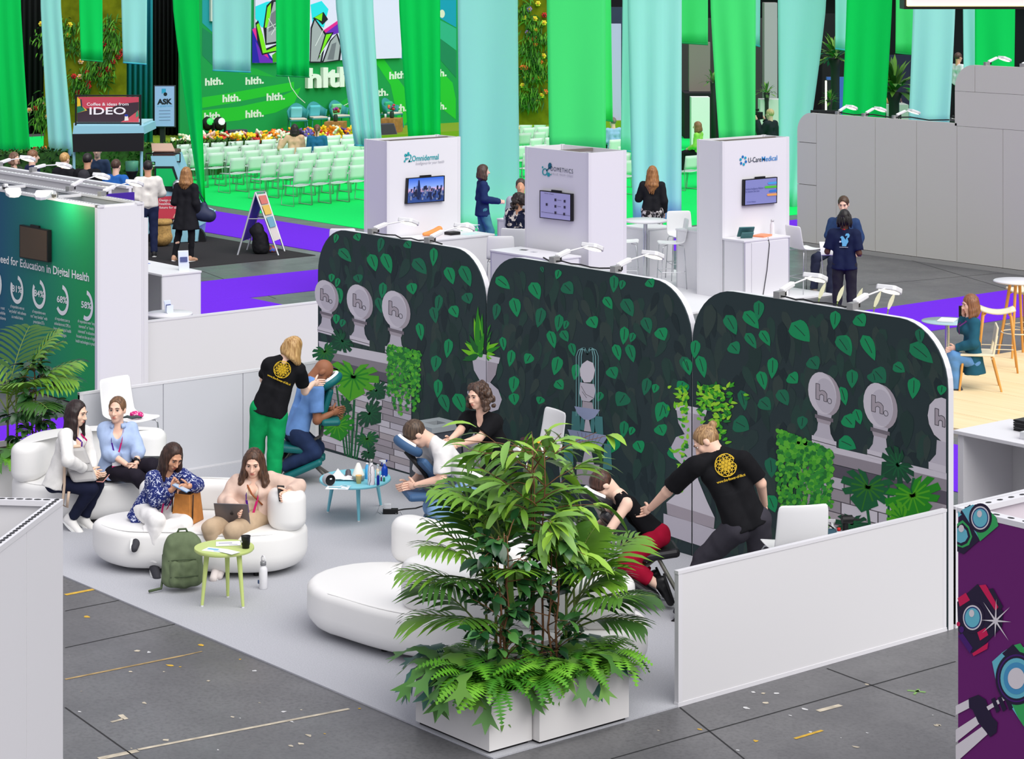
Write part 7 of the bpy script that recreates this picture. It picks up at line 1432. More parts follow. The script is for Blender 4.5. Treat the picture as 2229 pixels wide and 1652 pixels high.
sp.stroke([(627,166),(634,190),(648,210),(664,224)],1.5,WM,6);sp.stroke([(744,232),(756,226),(768,216)],1.5,WM,6);sp.ell(962,30,6,9,mat((220,220,200),.7),6);sp.build('printed_pattern',sw)
mb=MB().use(mat((232,240,230),.6));v_,f_=text_geo('hlth',.035);w_=max(p[0]for p in v_);A_=SP(662,190);B_=SP(762,186);ex=Vector((0,(B_.y-A_.y)/w_,0));sc_=(A_.z-SP(662,148).z)*-1/.72
fr_=[A_+ex*p[0]+Vector((.16,0,p[1]*sc_))for p in v_];bk_=[A_+ex*p[0]+Vector((.004,0,p[1]*sc_))for p in v_];mb.add(fr_,f_)
from collections import Counter
ed=Counter();dirs={}
for fc_ in f_:
 for i in range(len(fc_)):e=(fc_[i],fc_[(i+1)%len(fc_)]);k=tuple(sorted(e));ed[k]+=1;dirs[k]=e
n0=len(fr_);mb.add(fr_+bk_,[(dirs[k][1],dirs[k][0],dirs[k][0]+n0,dirs[k][1]+n0)for k in ed if ed[k]==1]);o=mb.build('raised_letters',sw,True)
sc=thing('stage_screen','large stage screen showing an abstract crystal drawing','screen',(XS+.1,24.2,2.4));mb=MB().use(mat((206,200,226),.4,emit=.25));mb.b2((XS+.02,SP(552,60).y,SP(552,137).z),(XS+.10,SP(870,60).y,5.6));mb.build('display',sc,True)
ap=Print(lambda u,v:PX(u,v,XS+.105),(1,0,0));AK=mat((24,20,34),.5);AG=mat((120,215,30),.4,emit=.1);AG2=mat((60,170,30),.4);AY=mat((168,168,178),.4);AY2=mat((120,120,132),.4);AC=mat((40,210,225),.4,emit=.1);AP=mat((110,40,190),.4);AB=mat((40,30,170),.4);AM=mat((235,40,150),.4)
for k,(pts,m)in enumerate((([(556,14),(580,4),(610,0),(600,50),(570,60),(556,40)],AC),([(676,10),(700,2),(715,20),(705,60),(680,50)],AC),([(549,60),(560,66),(580,110),(600,137),(549,137)],AB),([(549,64),(556,60),(590,137),(580,137)],AM),([(556,90),(575,120),(600,137),(565,137)],AP),([(706,70),(738,46),(741,70),(712,80)],AP),([(704,66),(736,44),(738,50),(708,72)],AM),([(556,50),(562,44),(572,76),(578,106),(602,96),(604,112),(570,120),(560,90)],AK),([(558,54),(563,50),(573,80),(580,110),(602,100),(602,110),(572,116)],AG),([(573,60),(580,12),(592,0),(604,0),(604,94),(578,98)],AK),([(576,60),(582,16),(590,6),(588,60)],AG),([(580,64),(596,4),(602,4),(602,90),(580,94)],AY),([(590,30),(602,20),(602,60),(584,70)],AY2),([(674,137),(676,60),(684,38),(712,76),(700,137)],AK),([(676,134),(679,62),(685,44),(708,78),(697,134)],AY),([(680,40),(704,26),(714,42),(702,54),(692,44)],AK),([(684,38),(702,28),(700,46)],AG),([(690,132),(708,72),(726,70),(716,90)],AK),([(693,130),(710,75),(722,73),(713,88)],AG),([(700,137),(718,88),(734,72),(744,100),(740,132)],AK),([(704,135),(720,90),(732,76),(740,100),(736,130)],AY),([(712,130),(722,96),(732,92),(726,130)],AY2),([(592,120),(602,112),(604,134),(594,137)],AG2))):ap.poly(pts,m,1+.25*k)
for a,b in(((580,62),(600,52)),((584,40),(600,66)),((590,76),(602,56)),((686,100),(704,64)),((696,120),(720,84))):ap.stroke([a,b],1.2,mat((240,240,245),.4),8)
ap.build('picture',sc);mb=MB().use(mat((225,225,220),.5));mb.b2((XS+.02,SP(455,20).y,SP(455,46).z),(XS+.12,SP(463,20).y,5.6));mb.build('side_column',sc,True)
TEALF=mat((44,140,140),.6);CUSH=[mat((120,205,210),.8),mat((90,190,200),.8),mat((120,210,150),.8),mat((60,180,130),.8)]
def armchair(loc,rz,label,i):
 t=thing('armchair',label,'armchair',loc,rz,'teal armchairs on the stage')
 mb=MB().use(TEALF);mb.smooth=True;vs=[];n=13
 for k in range(n):
  a=math.radians(-100+200*k/(n-1));x,y=math.sin(a)*.30,-math.cos(a)*.27;h=.66+.22*math.cos(a*.9)**3 if abs(a)<1.4 else.66;vs+=[(x*.92,y*.92,.40),(x*1.05,y*1.05,h)]
 mb.add(vs,[(2*k,2*k+2,2*k+3,2*k+1)for k in range(n-1)],True);o=mb.build('backrest',t);md=o.modifiers.new('s','SOLIDIFY');md.thickness=.035
 mb=MB().use(TEALF);mb.box((0,0,.40),(.52,.50,.04));mb.build('seat',t,bev=.01);mb=MB().use(mat((206,196,186),.8));mb.box((0,.02,.44),(.46,.46,.05));mb.build('seat_pad',t,bev=.02)
 for sx in(-1,1):
  for sy in(-1,1):mb=MB().use(TEALF);mb.cyl((sx*.23,sy*.21,.40),(sx*.27,sy*.25,0),.016,n=8);mb.build('leg',t)
 mb=MB().use(CUSH[i]);mb.box((.02,-.12,.62),(.34,.10,.32),M=Matrix.Rotation(-.25,3,'X'));mb.build('cushion',t,bev=.04);return t
def on_stage(u,v,z=.42):q=P(u,v,z);q.z=z;return q
for i,(u,v,rz,lab)in enumerate(((648,292,-2.0,'leftmost teal armchair on the stage'),(690,288,-1.75,'second teal armchair on the stage from the left'),(738,284,-1.6,'third teal armchair on the stage beside the blue banner'),(852,278,-1.3,'rightmost teal armchair on the stage'))):armchair(on_stage(u,v),rz,lab,i)
WB=mat((176,124,66),.6,noise=.25,scale=8)
for i,(u0,v0,u1,v1,lab)in enumerate(((709,268,752,297,'wooden cube table left of the blue banner'),(834,260,872,289,'wooden cube table right of the blue banner'))):
 c=on_stage((u0+u1)/2,v1-2);t=thing('cube_table',lab,'table',c,.75);h=.40
 for k in range(5):mb=MB().use(WB);mb.box((-.22+.11*k,0,h/2),(.106,.55,h));mb.build('plank',t)
 vt=thing('flower_vase',['dark vase of red and purple flowers left of the banner','dark vase of red and purple flowers right of the banner'][i],'vase',c+Vector((0,0,h)),0,'flower vases on the stage');mb=MB().use(mat((40,60,50),.3));mb.lathe([(.05,0),(.07,.05),(.06,.16),(.045,.2)],n=14);mb.build('vase',vt)
 r_=random.Random(i);
 for k in range(12):mb=MB().use(mat(r_.choice([(200,50,60),(150,60,150),(220,120,60),(70,120,50)]),.7));mb.ell((r_.uniform(-.12,.12),r_.uniform(-.12,.12),.24+r_.uniform(0,.14)),r_.uniform(.03,.05),None,6,4);mb.build('bloom',vt)
 mb=MB().use(mat((220,232,236),.1));mb.lathe([(.03,0),(.035,.12),(.03,.12)],c+Vector((-.15,-.12,h)),12);one('water_glass',['clear glass beside the left stage vase','clear glass beside the right stage vase'][i],'glass',mb)
for i,(u,v)in enumerate(((517,306),(838,292))):c=on_stage(u,v);t=thing('stage_monitor',['dark wedge speaker at the left front of the stage','dark wedge speaker at the right front of the stage'][i],'speaker',c,0);mb=MB().use(mat((70,66,84),.6));mb.prism([Vector((-.2,-.28,0)),Vector((.22,-.28,0)),Vector((.06,-.28,.30)),Vector((-.16,-.28,.30))],(0,.56,0));mb.build('cabinet',t);mb=MB().use(DARK);mb.box((.145,0,.15),(.01,.5,.3),M=Matrix.Rotation(-.49,3,'Y'));mb.build('grille',t)
for i,(u,v,col)in enumerate(((452,302,(60,210,90)),(477,302,(220,235,235)),(1142,262,(60,210,120)))):
 c=on_stage(u,v);c.z=.42 if i<2 else 0.0;t=thing('moving_light',['stage light with a green lens','stage light with a pale lens','stage light with green lens by the flower wall'][i],'stage light',c,0,'moving stage lights');mb=MB().use(BLACK);mb.box((0,0,.08),(.3,.3,.16));mb.build('base',t,bev=.02);mb=MB().use(BLACK);mb.ell((0,0,.42),(.17,.17,.2),None,14,8);mb.box((0,.19,.3),(.1,.03,.3));mb.box((0,-.19,.3),(.1,.03,.3));mb.build('head',t);mb=MB().use(mat(col,.3,emit=.6));mb.ell((.13,0,.48),(.06,.11,.11),None,10,6);mb.build('lens',t)
FLC={'red':[(196,50,56),(220,70,60)],'orange':[(236,120,30),(245,150,40)],'yellow':[(248,200,30),(250,220,60)],'white':[(240,240,220),(226,236,200)],'pink':[(230,170,170),(240,200,190)],'purple':[(92,70,150),(110,90,170)]}
BLO={}
def bloom_mesh(c,k):
 if(c,k)not in BLO:
  mb=MB().use(mat(c,.7));r=random.Random(k)
  for i in range(6):a=2*math.pi*i/6;mb.ell((.05*math.cos(a),.05*math.sin(a),.01),(.045,.03,.022),Matrix.Rotation(a,3,'Z'),6,4)
  mb.use(mat((230,190,60),.7)).ell((0,0,.02),(.02,.02,.015),None,6,4);BLO[(c,k)]=mb.mesh('bloom')
 return BLO[(c,k)]
CLUMP={}
def flower_plant(c,kind,seed,label,sc=1.0,group='flowers along the stage front'):
 r=random.Random(seed);t=thing('flower_plant',label,'flowers',c,r.uniform(0,6),group);k=seed%4
 if k not in CLUMP:
  mb=MB();rr=random.Random(k)
  for i in range(34):mb.use(mat(rr.choice([(40,90,36),(60,120,40),(30,70,36),(84,140,50)]),.6));a=rr.uniform(0,6.28);blade(mb,Vector((rr.uniform(-.1,.1),rr.uniform(-.1,.1),0)),Vector((math.cos(a),math.sin(a),rr.uniform(.6,2.2))),Vector((0,0,1)),rr.uniform(.25,.5),.08,.7)
  CLUMP[k]=mb.mesh('leaves')
 o=bpy.data.objects.new('leaves',CLUMP[k]);COL.objects.link(o);o.parent=t;o.scale=(sc,sc,sc)
 for i in range(r.randint(5,8)):
  o=bpy.data.objects.new('bloom',bloom_mesh(r.choice(FLC[kind]),i%2));COL.objects.link(o);o.parent=t;o.location=(r.uniform(-.22,.22)*sc,r.uniform(-.22,.22)*sc,r.uniform(.28,.50)*sc);o.rotation_euler=(r.uniform(-.6,.6),r.uniform(.2,1.2),r.uniform(0,6));o.scale=(sc*1.1,)*3
 return t
kinds=['white','orange','red','pink','white','yellow','red','orange','white','yellow','red','pink','white','yellow','orange','white','red','yellow','purple','orange','white','yellow','red','white','orange','yellow','purple','white','yellow','orange','white','yellow']
DESC={'red':'red','orange':'orange','yellow':'yellow','white':'white','pink':'pale pink','purple':'purple'}
uu=[392+i*14.5 for i in range(27)]+[1134+i*9 for i in range(6)]
fn_={}
for i,u in enumerate(uu):
 q_=PX(u,300,-31.35);kd=kinds[i%len(kinds)];fn_[kd]=fn_.get(kd,0)+1
 flower_plant(Vector((q_.x,q_.y,0)),kd,100+i,'leafy plant with %s flowers at the stage, %s of its colour from the left'%(DESC[kd],['first','second','third','fourth','fifth','sixth','seventh','eighth','ninth','tenth'][fn_[kd]-1]),1.5 if u<1000 else 1.2,'low %s flowers along the stage front'%DESC[kd])
def hedge(label,p,q,h,seed,m=None):
 mbb=MB();r=random.Random(seed);x0,x1=sorted((p[0],q[0]));y0,y1=sorted((p[1],q[1]))
 mbb.use(mat((40,80,24),.9,noise=.4,scale=12));mbb.b2((x0,y0,0),(x1,y1,h*.94))
 for i in range(900):c=Vector((r.uniform(x0,x1),r.uniform(y0,y1),h*.94))if i%2 else Vector((x1,r.uniform(y0,y1),r.uniform(.05,h)));mbb.use(mat(r.choice([(52,100,26),(70,124,34),(36,74,24)]),.7));blade(mbb,c,Vector((r.uniform(-.5,1),r.uniform(-1,1),r.uniform(.1,1))),Vector((0,0,1)),.12,.06,.3,2)
 return one('box_hedge',label,'hedge',mbb)
hedge('clipped green hedge behind the coffee queue',(-28.6,9.8),(-27.7,13.8),.95,3);hedge('leafy green hedge behind the coffee van',(-29.4,13.9),(-28.4,17.5),.85,4)
def stack_chair():
 t=thing('stacking_chair','x','chair',(0,0,0),0,'white stacking chairs in rows');W=mat((226,238,230),.4);mb=MB().use(W);mb.smooth=True;vs=[];nx=5
 for k in range(5):
  z=.50+.32*k/4;y=-.21-.05*k/4
  for i in range(nx):s=i/2-1;vs.append((s*.22,y+.03*s*s,z))
 mb.add(vs,[(k*nx+i,k*nx+i+1,(k+1)*nx+i+1,(k+1)*nx+i)for k in range(4)for i in range(nx-1)],True);o=mb.build('backrest',t);md=o.modifiers.new('s','SOLIDIFY');md.thickness=.014
 mb=MB().use(W);vs=[]
 for k in range(4):
  y=-.19+.40*k/3
  for i in range(nx):s=i/2-1;vs.append((s*.22,y,.44+.018*s*s-.01*(k==3)))
 mb.add(vs,[(k*nx+i,k*nx+i+1,(k+1)*nx+i+1,(k+1)*nx+i)for k in range(3)for i in range(nx-1)],True);o=mb.build('seat',t);md=o.modifiers.new('s','SOLIDIFY');md.thickness=.016
 G=mat((170,182,176),.35,.5)
 for sx in(-1,1):mb=MB().use(G);mb.tube([(sx*.235,-.25,.72),(sx*.235,-.20,.45),(sx*.24,-.24,.012),(sx*.24,.24,.012),(sx*.235,.19,.44),(sx*.235,-.16,.44)],.010,6);mb.build('side_frame',t)
 return t
cnt_={};ORD=['first','second','third','fourth','fifth','sixth','seventh','eighth','ninth','tenth','eleventh','twelfth','thirteenth','fourteenth','fifteenth','sixteenth'];sc0=stack_chair();first=True;rows=[(-18.2,20.6,24.2),(-19.6,20.2,24.5),(-21.2,14.1,24.5),(-22.9,14.35,25),(-24.5,14.55,26),(-26.0,13.9,27),(-27.4,14.2,28),(-28.6,15.6,28)]
names_=['nearest','second','third','fourth','fifth','sixth','seventh','farthest']
for ri,(x,y0,y1)in enumerate(rows):
 y=y0;ci=0
 while y<y1:
  u=CX+F*float((np.array([x,y])-CP)@RT)/float((np.array([x,y])-CP)@FW)
  vis=u<792 or 1128<u<1192 or 1318<u<1375 or 1480<u<1570
  if vis:
   sec='left of the skyline tower' if u<792 else 'beside the wide aqua banner' if u<1192 else 'right of the wide green banner' if u<1375 else 'left of the hexagon tower';cnt_[(ri,sec)]=cnt_.get((ri,sec),0)+1;lab='stacking chair, %s from the left in the %s row %s'%(ORD[cnt_[(ri,sec)]-1],names_[ri],sec)
   a=math.pi/2+random.Random(ci+ri*31).uniform(-.03,.03)
   if first:sc0.location=(x,y,.008);sc0.rotation_euler=(0,0,a);sc0['label']=lab;first=False
   else:copy_tree(sc0,(x,y,.008),a,lab)
  y+=.505;ci+=1
def cloth_mat(c):
 m=bpy.data.materials.new('banner_cloth');m.use_nodes=True;nt=m.node_tree;b=nt.nodes['Principled BSDF'];b.inputs['Base Color'].default_value=L3(c);b.inputs['Roughness'].default_value=.8;b.inputs['Specular IOR Level'].default_value=.1
 tr=nt.nodes.new('ShaderNodeBsdfTranslucent');tr.inputs[0].default_value=L3(c);mx=nt.nodes.new('ShaderNodeMixShader');mx.inputs[0].default_value=.45;nt.links.new(b.outputs[0],mx.inputs[1]);nt.links.new(tr.outputs[0],mx.inputs[2]);nt.links.new(mx.outputs[0],nt.nodes['Material Output'].inputs['Surface']);return m
BG=cloth_mat((24,236,116));BA=cloth_mat((190,250,244));BG2=cloth_mat((96,246,150));HEMG=mat((10,150,80),.8);HEMA=mat((60,180,190),.8)
def banner(label,tl,tr,bl,br,vb,D,col,amp=.03,waves=3.0,seed=0,sway=0.0,hem=True,Db=None):
 0
 r=random.Random(seed);t=thing('hanging_banner',label,'banner',PD((bl+br)/2,vb,D),0,'green banners' if col is not BA else 'aqua banners');mb=MB().use(col);mb.smooth=True;nx,nz=15,22;vs=[];Zt=9.0
 ph=r.uniform(0,6);Db=Db or D
 vt=VH+F*(CH-Zt)/D
 for k in range(nz):
  s=k/(nz-1);v=vt+(vb-vt)*s
  q_=max(0.0,v)/max(vb,1);qs=q_**1.15
  ul=tl+(bl-tl)*qs;ur=tr+(br-tr)*qs
  for i in range(nx):
   a=i/(nx-1);dd=D+(Db-D)*qs+amp*(.25+.75*q_)*math.sin(ph+a*waves*2*math.pi+.6*math.sin(s*5+ph))+sway*q_*math.sin(s*3)
   vv=v if k<nz-1 else vb;vs.append(PD(ul+(ur-ul)*a,vv+((a-.5)*4 if k==nz-1 else 0),dd))
 mb.add(vs,[(k*nx+i,k*nx+i+1,(k+1)*nx+i+1,(k+1)*nx+i)for k in range(nz-1)for i in range(nx-1)],True);o=mb.build('cloth',t,True);md=o.modifiers.new('s','SOLIDIFY');md.thickness=.004
 if hem:mb=MB().use(HEMG if col is not BA else HEMA);mb.tube(vs[-nx:],.018,5);mb.build('hem_rod',t,True)
 mb=MB().use(CHROME);mb.cyl(PD(tl,vt,D),PD(tr,vt,D),.02,n=8);mb.build('hanging_rail',t,True)
 return t
BN=[('wide green banner at the left picture edge',-30,45,-20,67,345,56,BG,.06,3),('long aqua banner right of the left edge banner',88,132,107,161,338,55,BA,.05,2),('short green banner in front of the flower wall',172,223,176,224,132,50,BG,.03,1.5),('short aqua banner beside the black curtain',264,320,268,319,138,50,BA,.03,1.5),('long green banner twisted to a point at its foot',375,433,436,447,441,51.6,BG,.10,1.2),('short aqua banner left of the stage screen',462,547,463,546,155,50,BA,.04,2),('short green banner over the stage screen',600,675,602,673,166,49,BG,.05,3),('long aqua banner crossing the stage screen',730,812,772,832,318,47.5,BA,.08,3),('long green banner right of the stage screen',868,958,890,959,315,49,BG,.07,3),('wide aqua banner behind the blue blazer woman',996,1127,1002,1132,512,45.6,BA,.04,1.6),('wide green banner behind the molecule tower',1190,1318,1196,1319,335,44,BG,.03,1.3),('dark green banner edge behind the wide green banner',1300,1330,1302,1334,262,56,BG,.04,1),('wide aqua banner behind the long-haired woman',1366,1484,1378,1483,478,45.5,BA,.06,2.5),('narrow aqua banner edge left of the wide aqua banner',1355,1400,1351,1398,330,52,BA,.05,1),('short green banner right of the wide aqua banner',1480,1541,1480,1541,95,50,BG,.03,1.2),('long green banner above the hexagon tower',1546,1645,1566,1644,318,47,BG,.06,2),('short aqua banner beside the long green banner',1640,1655,1640,1654,99,52,BA,.03,1),('long aqua banner left of the grey panel wall',1693,1799,1697,1738,452,51,BA,.07,1.6),('short aqua banner near the upper right',1818,1850,1818,1848,108,54,BA,.03,1),('long green banner above the grey panel wall lamps',1843,1942,1832,1926,275,50,BG,.06,2.2),('short green banner near the hanging sign',1950,1990,1949,1990,117,55,BG,.03,1),('long aqua banner above the grey panel wall',1988,2080,1977,2066,282,49,BA,.05,1.6),('aqua banner left of the far right green one',2096,2128,2098,2128,200,55,BA,.04,1),('green banner at the far right below the hanging sign',2122,2210,2122,2207,200,52,BG,.04,1.4)]
for i,b in enumerate(BN):
 b=list(b);b[7]=BG2 if b[7]is BG and i in(10,11,14,15,20)else b[7];banner(*b,seed=i,hem=(i not in(0,1)))
def curtain(label,u0,u1,v1,D,m,amp=.06,folds=9):
 t=thing('stage_curtain',label,'curtain',PD((u0+u1)/2,v1,D));mb=MB().use(m);nx=folds*8+1;vs=[]
 for v in(VH+F*(CH-8.5)/D,v1):
  for i in range(nx):a=i/(nx-1);vs.append(PD(u0+(u1-u0)*a,v,D+amp*math.sin(a*folds*2*math.pi)))
 mb.add(vs,[(i,i+1,nx+i+1,nx+i)for i in range(nx-1)],True);o=mb.build('drape',t,True);md=o.modifiers.new('s','SOLIDIFY');md.thickness=.01;mb=MB().use(DARK);mb.cyl(PD(u0,VH+F*(CH-8.5)/D,D),PD(u1,VH+F*(CH-8.5)/D,D),.03,n=8);mb.build('rail',t,True);return t
curtain('black stage curtain beside the stage backdrop',322,415,300,66,mat((16,16,20),.9),.1,10);curtain('black curtain behind the left edge banners',30,130,300,72,mat((12,12,16),.9),.1,8);curtain('teal fabric panel beside the black stage curtain',262,332,310,62,mat((30,140,160),.8),.08,6)
MOSS=nodes_mat('moss',lambda nt,b:None,.95)
def _moss(nt,b):
 tc=nt.nodes.new('ShaderNodeTexCoord');nz=nt.nodes.new('ShaderNodeTexNoise');nz.inputs['Scale'].default_value=3;nz.inputs['Detail'].default_value=8;r=nt.nodes.new('ShaderNodeValToRGB');r.color_ramp.elements[0].position=.3;r.color_ramp.elements[0].color=L3((84,92,14));r.color_ramp.elements[1].position=.7;r.color_ramp.elements[1].color=L3((126,130,24));nt.links.new(tc.outputs['Object'],nz.inputs['Vector']);nt.links.new(nz.outputs['Fac'],r.inputs[0]);nt.links.new(r.outputs[0],b.inputs['Base Color'])
MOSS=nodes_mat('moss_wall',_moss,.95,.05)
def living_wall(label,u0,u1,v1,D,spots,fern_spots,seed,tilt=0.0):
 t=thing('living_wall',label,'plant wall',PD((u0+u1)/2,v1,D));mb=MB().use(MOSS);a,b=PD(u0,v1,D),PD(u1,v1,D);vt=VH+F*(CH-7.5)/D;c,d=PD(u1,vt,D),PD(u0,vt,D)
 if tilt:d=PD(u0+tilt,vt,D);mid=PD(u0,v1*.45,D);pts=[a,b,c,PD(u0+tilt*.9,0,D),PD(u0+tilt*.25,v1*.32,D),mid]
 else:pts=[a,b,c,d]
 mb.prism(pts,Vector((FW[0]*.2,FW[1]*.2,0)));mb.build('moss_panel',t,True);r=random.Random(seed);bkw=Vector((-FW[0],-FW[1],0))
 for i,(u,v,n,L)in enumerate(fern_spots):
  mb=MB()
  for k in range(n*3):mb.use(mat(r.choice([(50,110,20),(70,140,24),(40,90,24),(94,160,40)]),.7));p=PD(u+r.gauss(0,10),v+r.gauss(0,12),D-.02);blade(mb,p,bkw*r.uniform(.3,.9)+Vector((r.uniform(-.6,.6),r.uniform(-.6,.6),-r.uniform(-.3,.8))),bkw,L*r.uniform(.3,.6),.035,.8,3)
  mb.build('fern_cluster',t,True)
 for(u,v,c)in spots:
  mb=MB().use(mat(c,.7));p=PD(u,v,D-.06)
  for k in range(6):al=2*math.pi*k/6;e=Vector((RT[0],RT[1],0))*math.cos(al)+Vector((0,0,1))*math.sin(al);mb.ell(p+e*.045,(.036,.036,.03),None,6,4)
  mb.use(mat((120,40,30)if c[0]>180 and c[1]<120 else(220,160,40),.7)).ell(p+bkw*.04,.03,None,6,4);mb.build('bloom',t,True)
RED=(206,44,36);PNK=(240,190,150);YLW=(244,224,60);ORG=(240,120,50);PRP=(170,130,200)
living_wall('moss and fern wall with red flowers at the left',95,273,335,60,[(230,64,RED),(244,64,RED),(226,96,RED),(244,106,PNK),(176,134,PNK),(208,136,RED),(217,151,RED),(217,162,RED),(191,158,RED),(161,166,RED),(174,167,PNK),(192,178,RED),(193,188,RED),(170,201,RED),(235,150,RED),(237,155,RED),(246,134,RED),(257,124,RED),(262,118,RED),(266,112,RED),(148,76,YLW),(152,54,YLW),(90,52,YLW),(77,236,RED),(64,240,PNK),(98,226,PNK),(102,254,PNK),(97,323,ORG),(76,325,RED)],[(150,60,26,.5),(162,100,26,.5),(240,60,30,.6),(245,90,30,.6),(225,130,30,.6),(200,150,30,.6),(170,180,24,.5),(230,170,26,.5),(180,200,26,.5),(92,230,24,.5),(90,260,26,.6),(110,120,20,.4),(95,80,16,.4)],5,30)
living_wall('moss and fern wall with yellow flowers between the wide banners',1124,1196,272,60,[(1171,8,YLW),(1141,38,YLW),(1164,41,YLW),(1184,50,YLW),(1166,66,YLW),(1183,122,YLW),(1145,169,YLW),(1173,169,YLW),(1138,186,YLW),(1179,208,YLW),(1165,96,ORG),(1155,85,ORG),(1164,84,ORG),(1176,135,ORG),(1158,173,RED),(1185,33,RED),(1144,148,ORG),(1137,147,ORG),(1168,219,ORG),(1152,20,PRP),(1149,71,PRP),(1187,200,ORG)],[(1145,20,26,.5),(1160,60,30,.6),(1150,100,30,.6),(1165,130,30,.6),(1150,160,30,.6),(1165,200,30,.6),(1145,215,26,.6),(1180,80,20,.5),(1180,160,20,.5)],6)
def van():
 D=44.6;t=thing('coffee_van','light blue three-wheeled coffee van with a canopy and sign','van',PD(300,545,D+.6));LBV=mat((150,205,222),.35);GLS=mat((24,190,100),.15)
 R_=lambda u,v,d=0:PD(u,v,D+d);q=Vector((FW[0],FW[1],0))
 def pr_(pts,th,m,name,d=0,bev=0):mb=MB().use(m);mb.prism([R_(u,v,d)for u,v in pts],q*th);return mb.build(name,t,True,bev=bev)
 pr_([(328,340),(330,352),(338,352),(338,530),(430,525),(434,492),(452,482),(456,470),(430,460),(408,430),(398,388),(384,352),(380,340)],1.0,LBV,'cab_body',0)
 pr_([(336,362),(378,362),(392,404),(388,420),(336,410)],.02,mat((34,44,44),.3),'window_frame',-.02);pr_([(340,367),(374,367),(388,406),(340,405)],.01,GLS,'window',-.03)
 pr_([(381,352),(386,352),(402,392),(406,424),(399,414)],.9,mat((150,190,180),.2),'windscreen',.12)
 pr_([(344,428),(392,426),(392,486),(344,488)],.012,mat((206,66,84),.5),'poster',-.03)
 p=Print(lambda u,v:PD(u,v,D-.034),(-FW[0],-FW[1],0));W_2=mat((244,236,236),.6)
 for i,s in enumerate(('Design a','healthier','future for all')):p.text(s,(347,438+i*8),(347+(25,28,38)[i],438+i*8),5.2,W_2,1,off=.01)
 p.poly([(372,487),(392,486.5),(392,476),(372,476.5)],mat((24,22,26),.5),1);p.text('IDEO',(377,483.5),(390,483),5,W_2,2);p.poly([(380,466),(392,458),(392,474),(376,474)],mat((226,170,150),.6),1);p.build('poster_print',t)
 for u,v in((418,528),(345,535)):
  c=R_(u,v-6,.1);mb=MB().use(BLACK);mb.cyl(c,c+q*.14,.26,n=24);mb.build('wheel',t,True);mb=MB().use(CHROME);mb.cyl(c-q*.012,c,.13,n=18);mb.build('hub_cap',t,True)
 c=R_(386,404,-.15);mb=MB().use(CHROME);mb.ell(c,(.10,.10,.12),None,12,8);mb.build('mirror',t,True)
 pr_([(436,470),(455,466),(455,476),(440,484)],.9,CHROME,'bumper',.1)
 mb=MB().use(BLACK)
 for pts in([(318,352),(392,352)],[(318,334),(392,334)],[(318,352),(318,334)],[(392,352),(392,334)],[(336,352),(340,362)],[(366,352),(370,362)]):mb.tube([R_(u,v,.05)for u,v in pts],.012,6);mb.tube([R_(u,v,1.0)for u,v in pts],.012,6)
 for u in(318,392):mb.tube([R_(u,352,.05),R_(u,352,1.0)],.012,6)
 mb.build('roof_rack',t,True)
 pr_([(160,275),(312,275),(314,292),(158,293)],1.5,LBV,'canopy_roof',-.2);pr_([(157,292),(313,290),(312,329),(159,331)],.05,mat((20,20,24),.5),'canopy_flap',-.25);pr_([(160,268),(312,268),(312,276),(160,276)],1.2,mat((176,214,226),.4),'roof_edge',.1)
 mb=MB().use(LBV)
 for u in(161,308):mb.cyl(R_(u,330,-.1),R_(u,545,-.1),.03,n=8);mb.cyl(R_(u,330,1.1),R_(u,500,1.1),.03,n=8)
 mb.build('canopy_post',t,True);mb=MB().use(BLACK)
 for u in(165,306):mb.cyl(R_(u,206,.1),R_(u,285,.1),.018,n=8)
 mb.cyl(R_(165,208,.1),R_(306,208,.1),.014,n=8);mb.cyl(R_(165,268,.1),R_(306,268,.1),.014,n=8);mb.build('sign_frame',t,True)
 pr_([(168,211),(302,211),(302,266),(168,266)],.02,mat((198,70,88),.5),'sign_board',.08)
 p=Print(lambda u,v:PD(u,v,D+.078),(-FW[0],-FW[1],0));DKP=mat((62,44,54),.5)
 p.poly([(168,242),(190,236),(230,240),(262,226),(302,222),(302,266),(168,266)],DKP,1);p.poly([(168,211),(174,216),(180,232),(190,240),(168,246)],mat((236,190,50),.5),2);p.poly([(168,232),(178,230),(186,240),(168,246)],mat((30,120,90),.5),3);p.poly([(262,266),(280,256),(302,240),(302,266)],mat((206,80,90),.5),2);p.stroke([(176,216),(178,234)],3,NAVY,4)
 p.poly([(272,250),(278,250),(280,262),(271,263)],mat((236,220,210),.5),4);p.ell(275,251,4,2.5,mat((40,60,160),.5),5);p.poly([(296,246),(300,240),(302,252),(296,256)],mat((70,150,110),.5),4)
 p.text('Coffee & ideas from',(189,230),(280,229.5),6.5,W_2,5,off=.01);p.text('IDEO',(195,249),(274,248.5),15.5,W_2,5,off=.015);p.build('sign_print',t)
 mb=MB().use(mat((120,90,80),.6));mb.prism([R_(216,385,.5),R_(270,385,.5),R_(270,415,.5),R_(216,415,.5)],q*.4);mb.build('coffee_machine',t,True);mb=MB().use(mat((150,205,222),.4));mb.prism([R_(162,430,.2),R_(330,430,.2),R_(330,520,.2),R_(162,520,.2)],q*.8);mb.build('serving_counter',t,True)
 gr=thing('coffee_grinder','black coffee grinder with a clear hopper on the van','grinder',R_(287,430,.4));mb=MB().use(BLACK);c=R_(287,430,.4);mb.lathe([(.10,0),(.09,.12),(.06,.28),(.05,.34),(.12,.50),(.12,.52)],c,16);mb.build('grinder_body',gr,True);mb=MB().use(mat((120,210,170),.2));mb.lathe([(.12,.52),(.13,.70),(.12,.71)],c,16);mb.build('hopper',gr,True)
 sk=thing('suitcase','brown leather suitcase on the coffee van roof rack','suitcase',R_(355,352,.2));
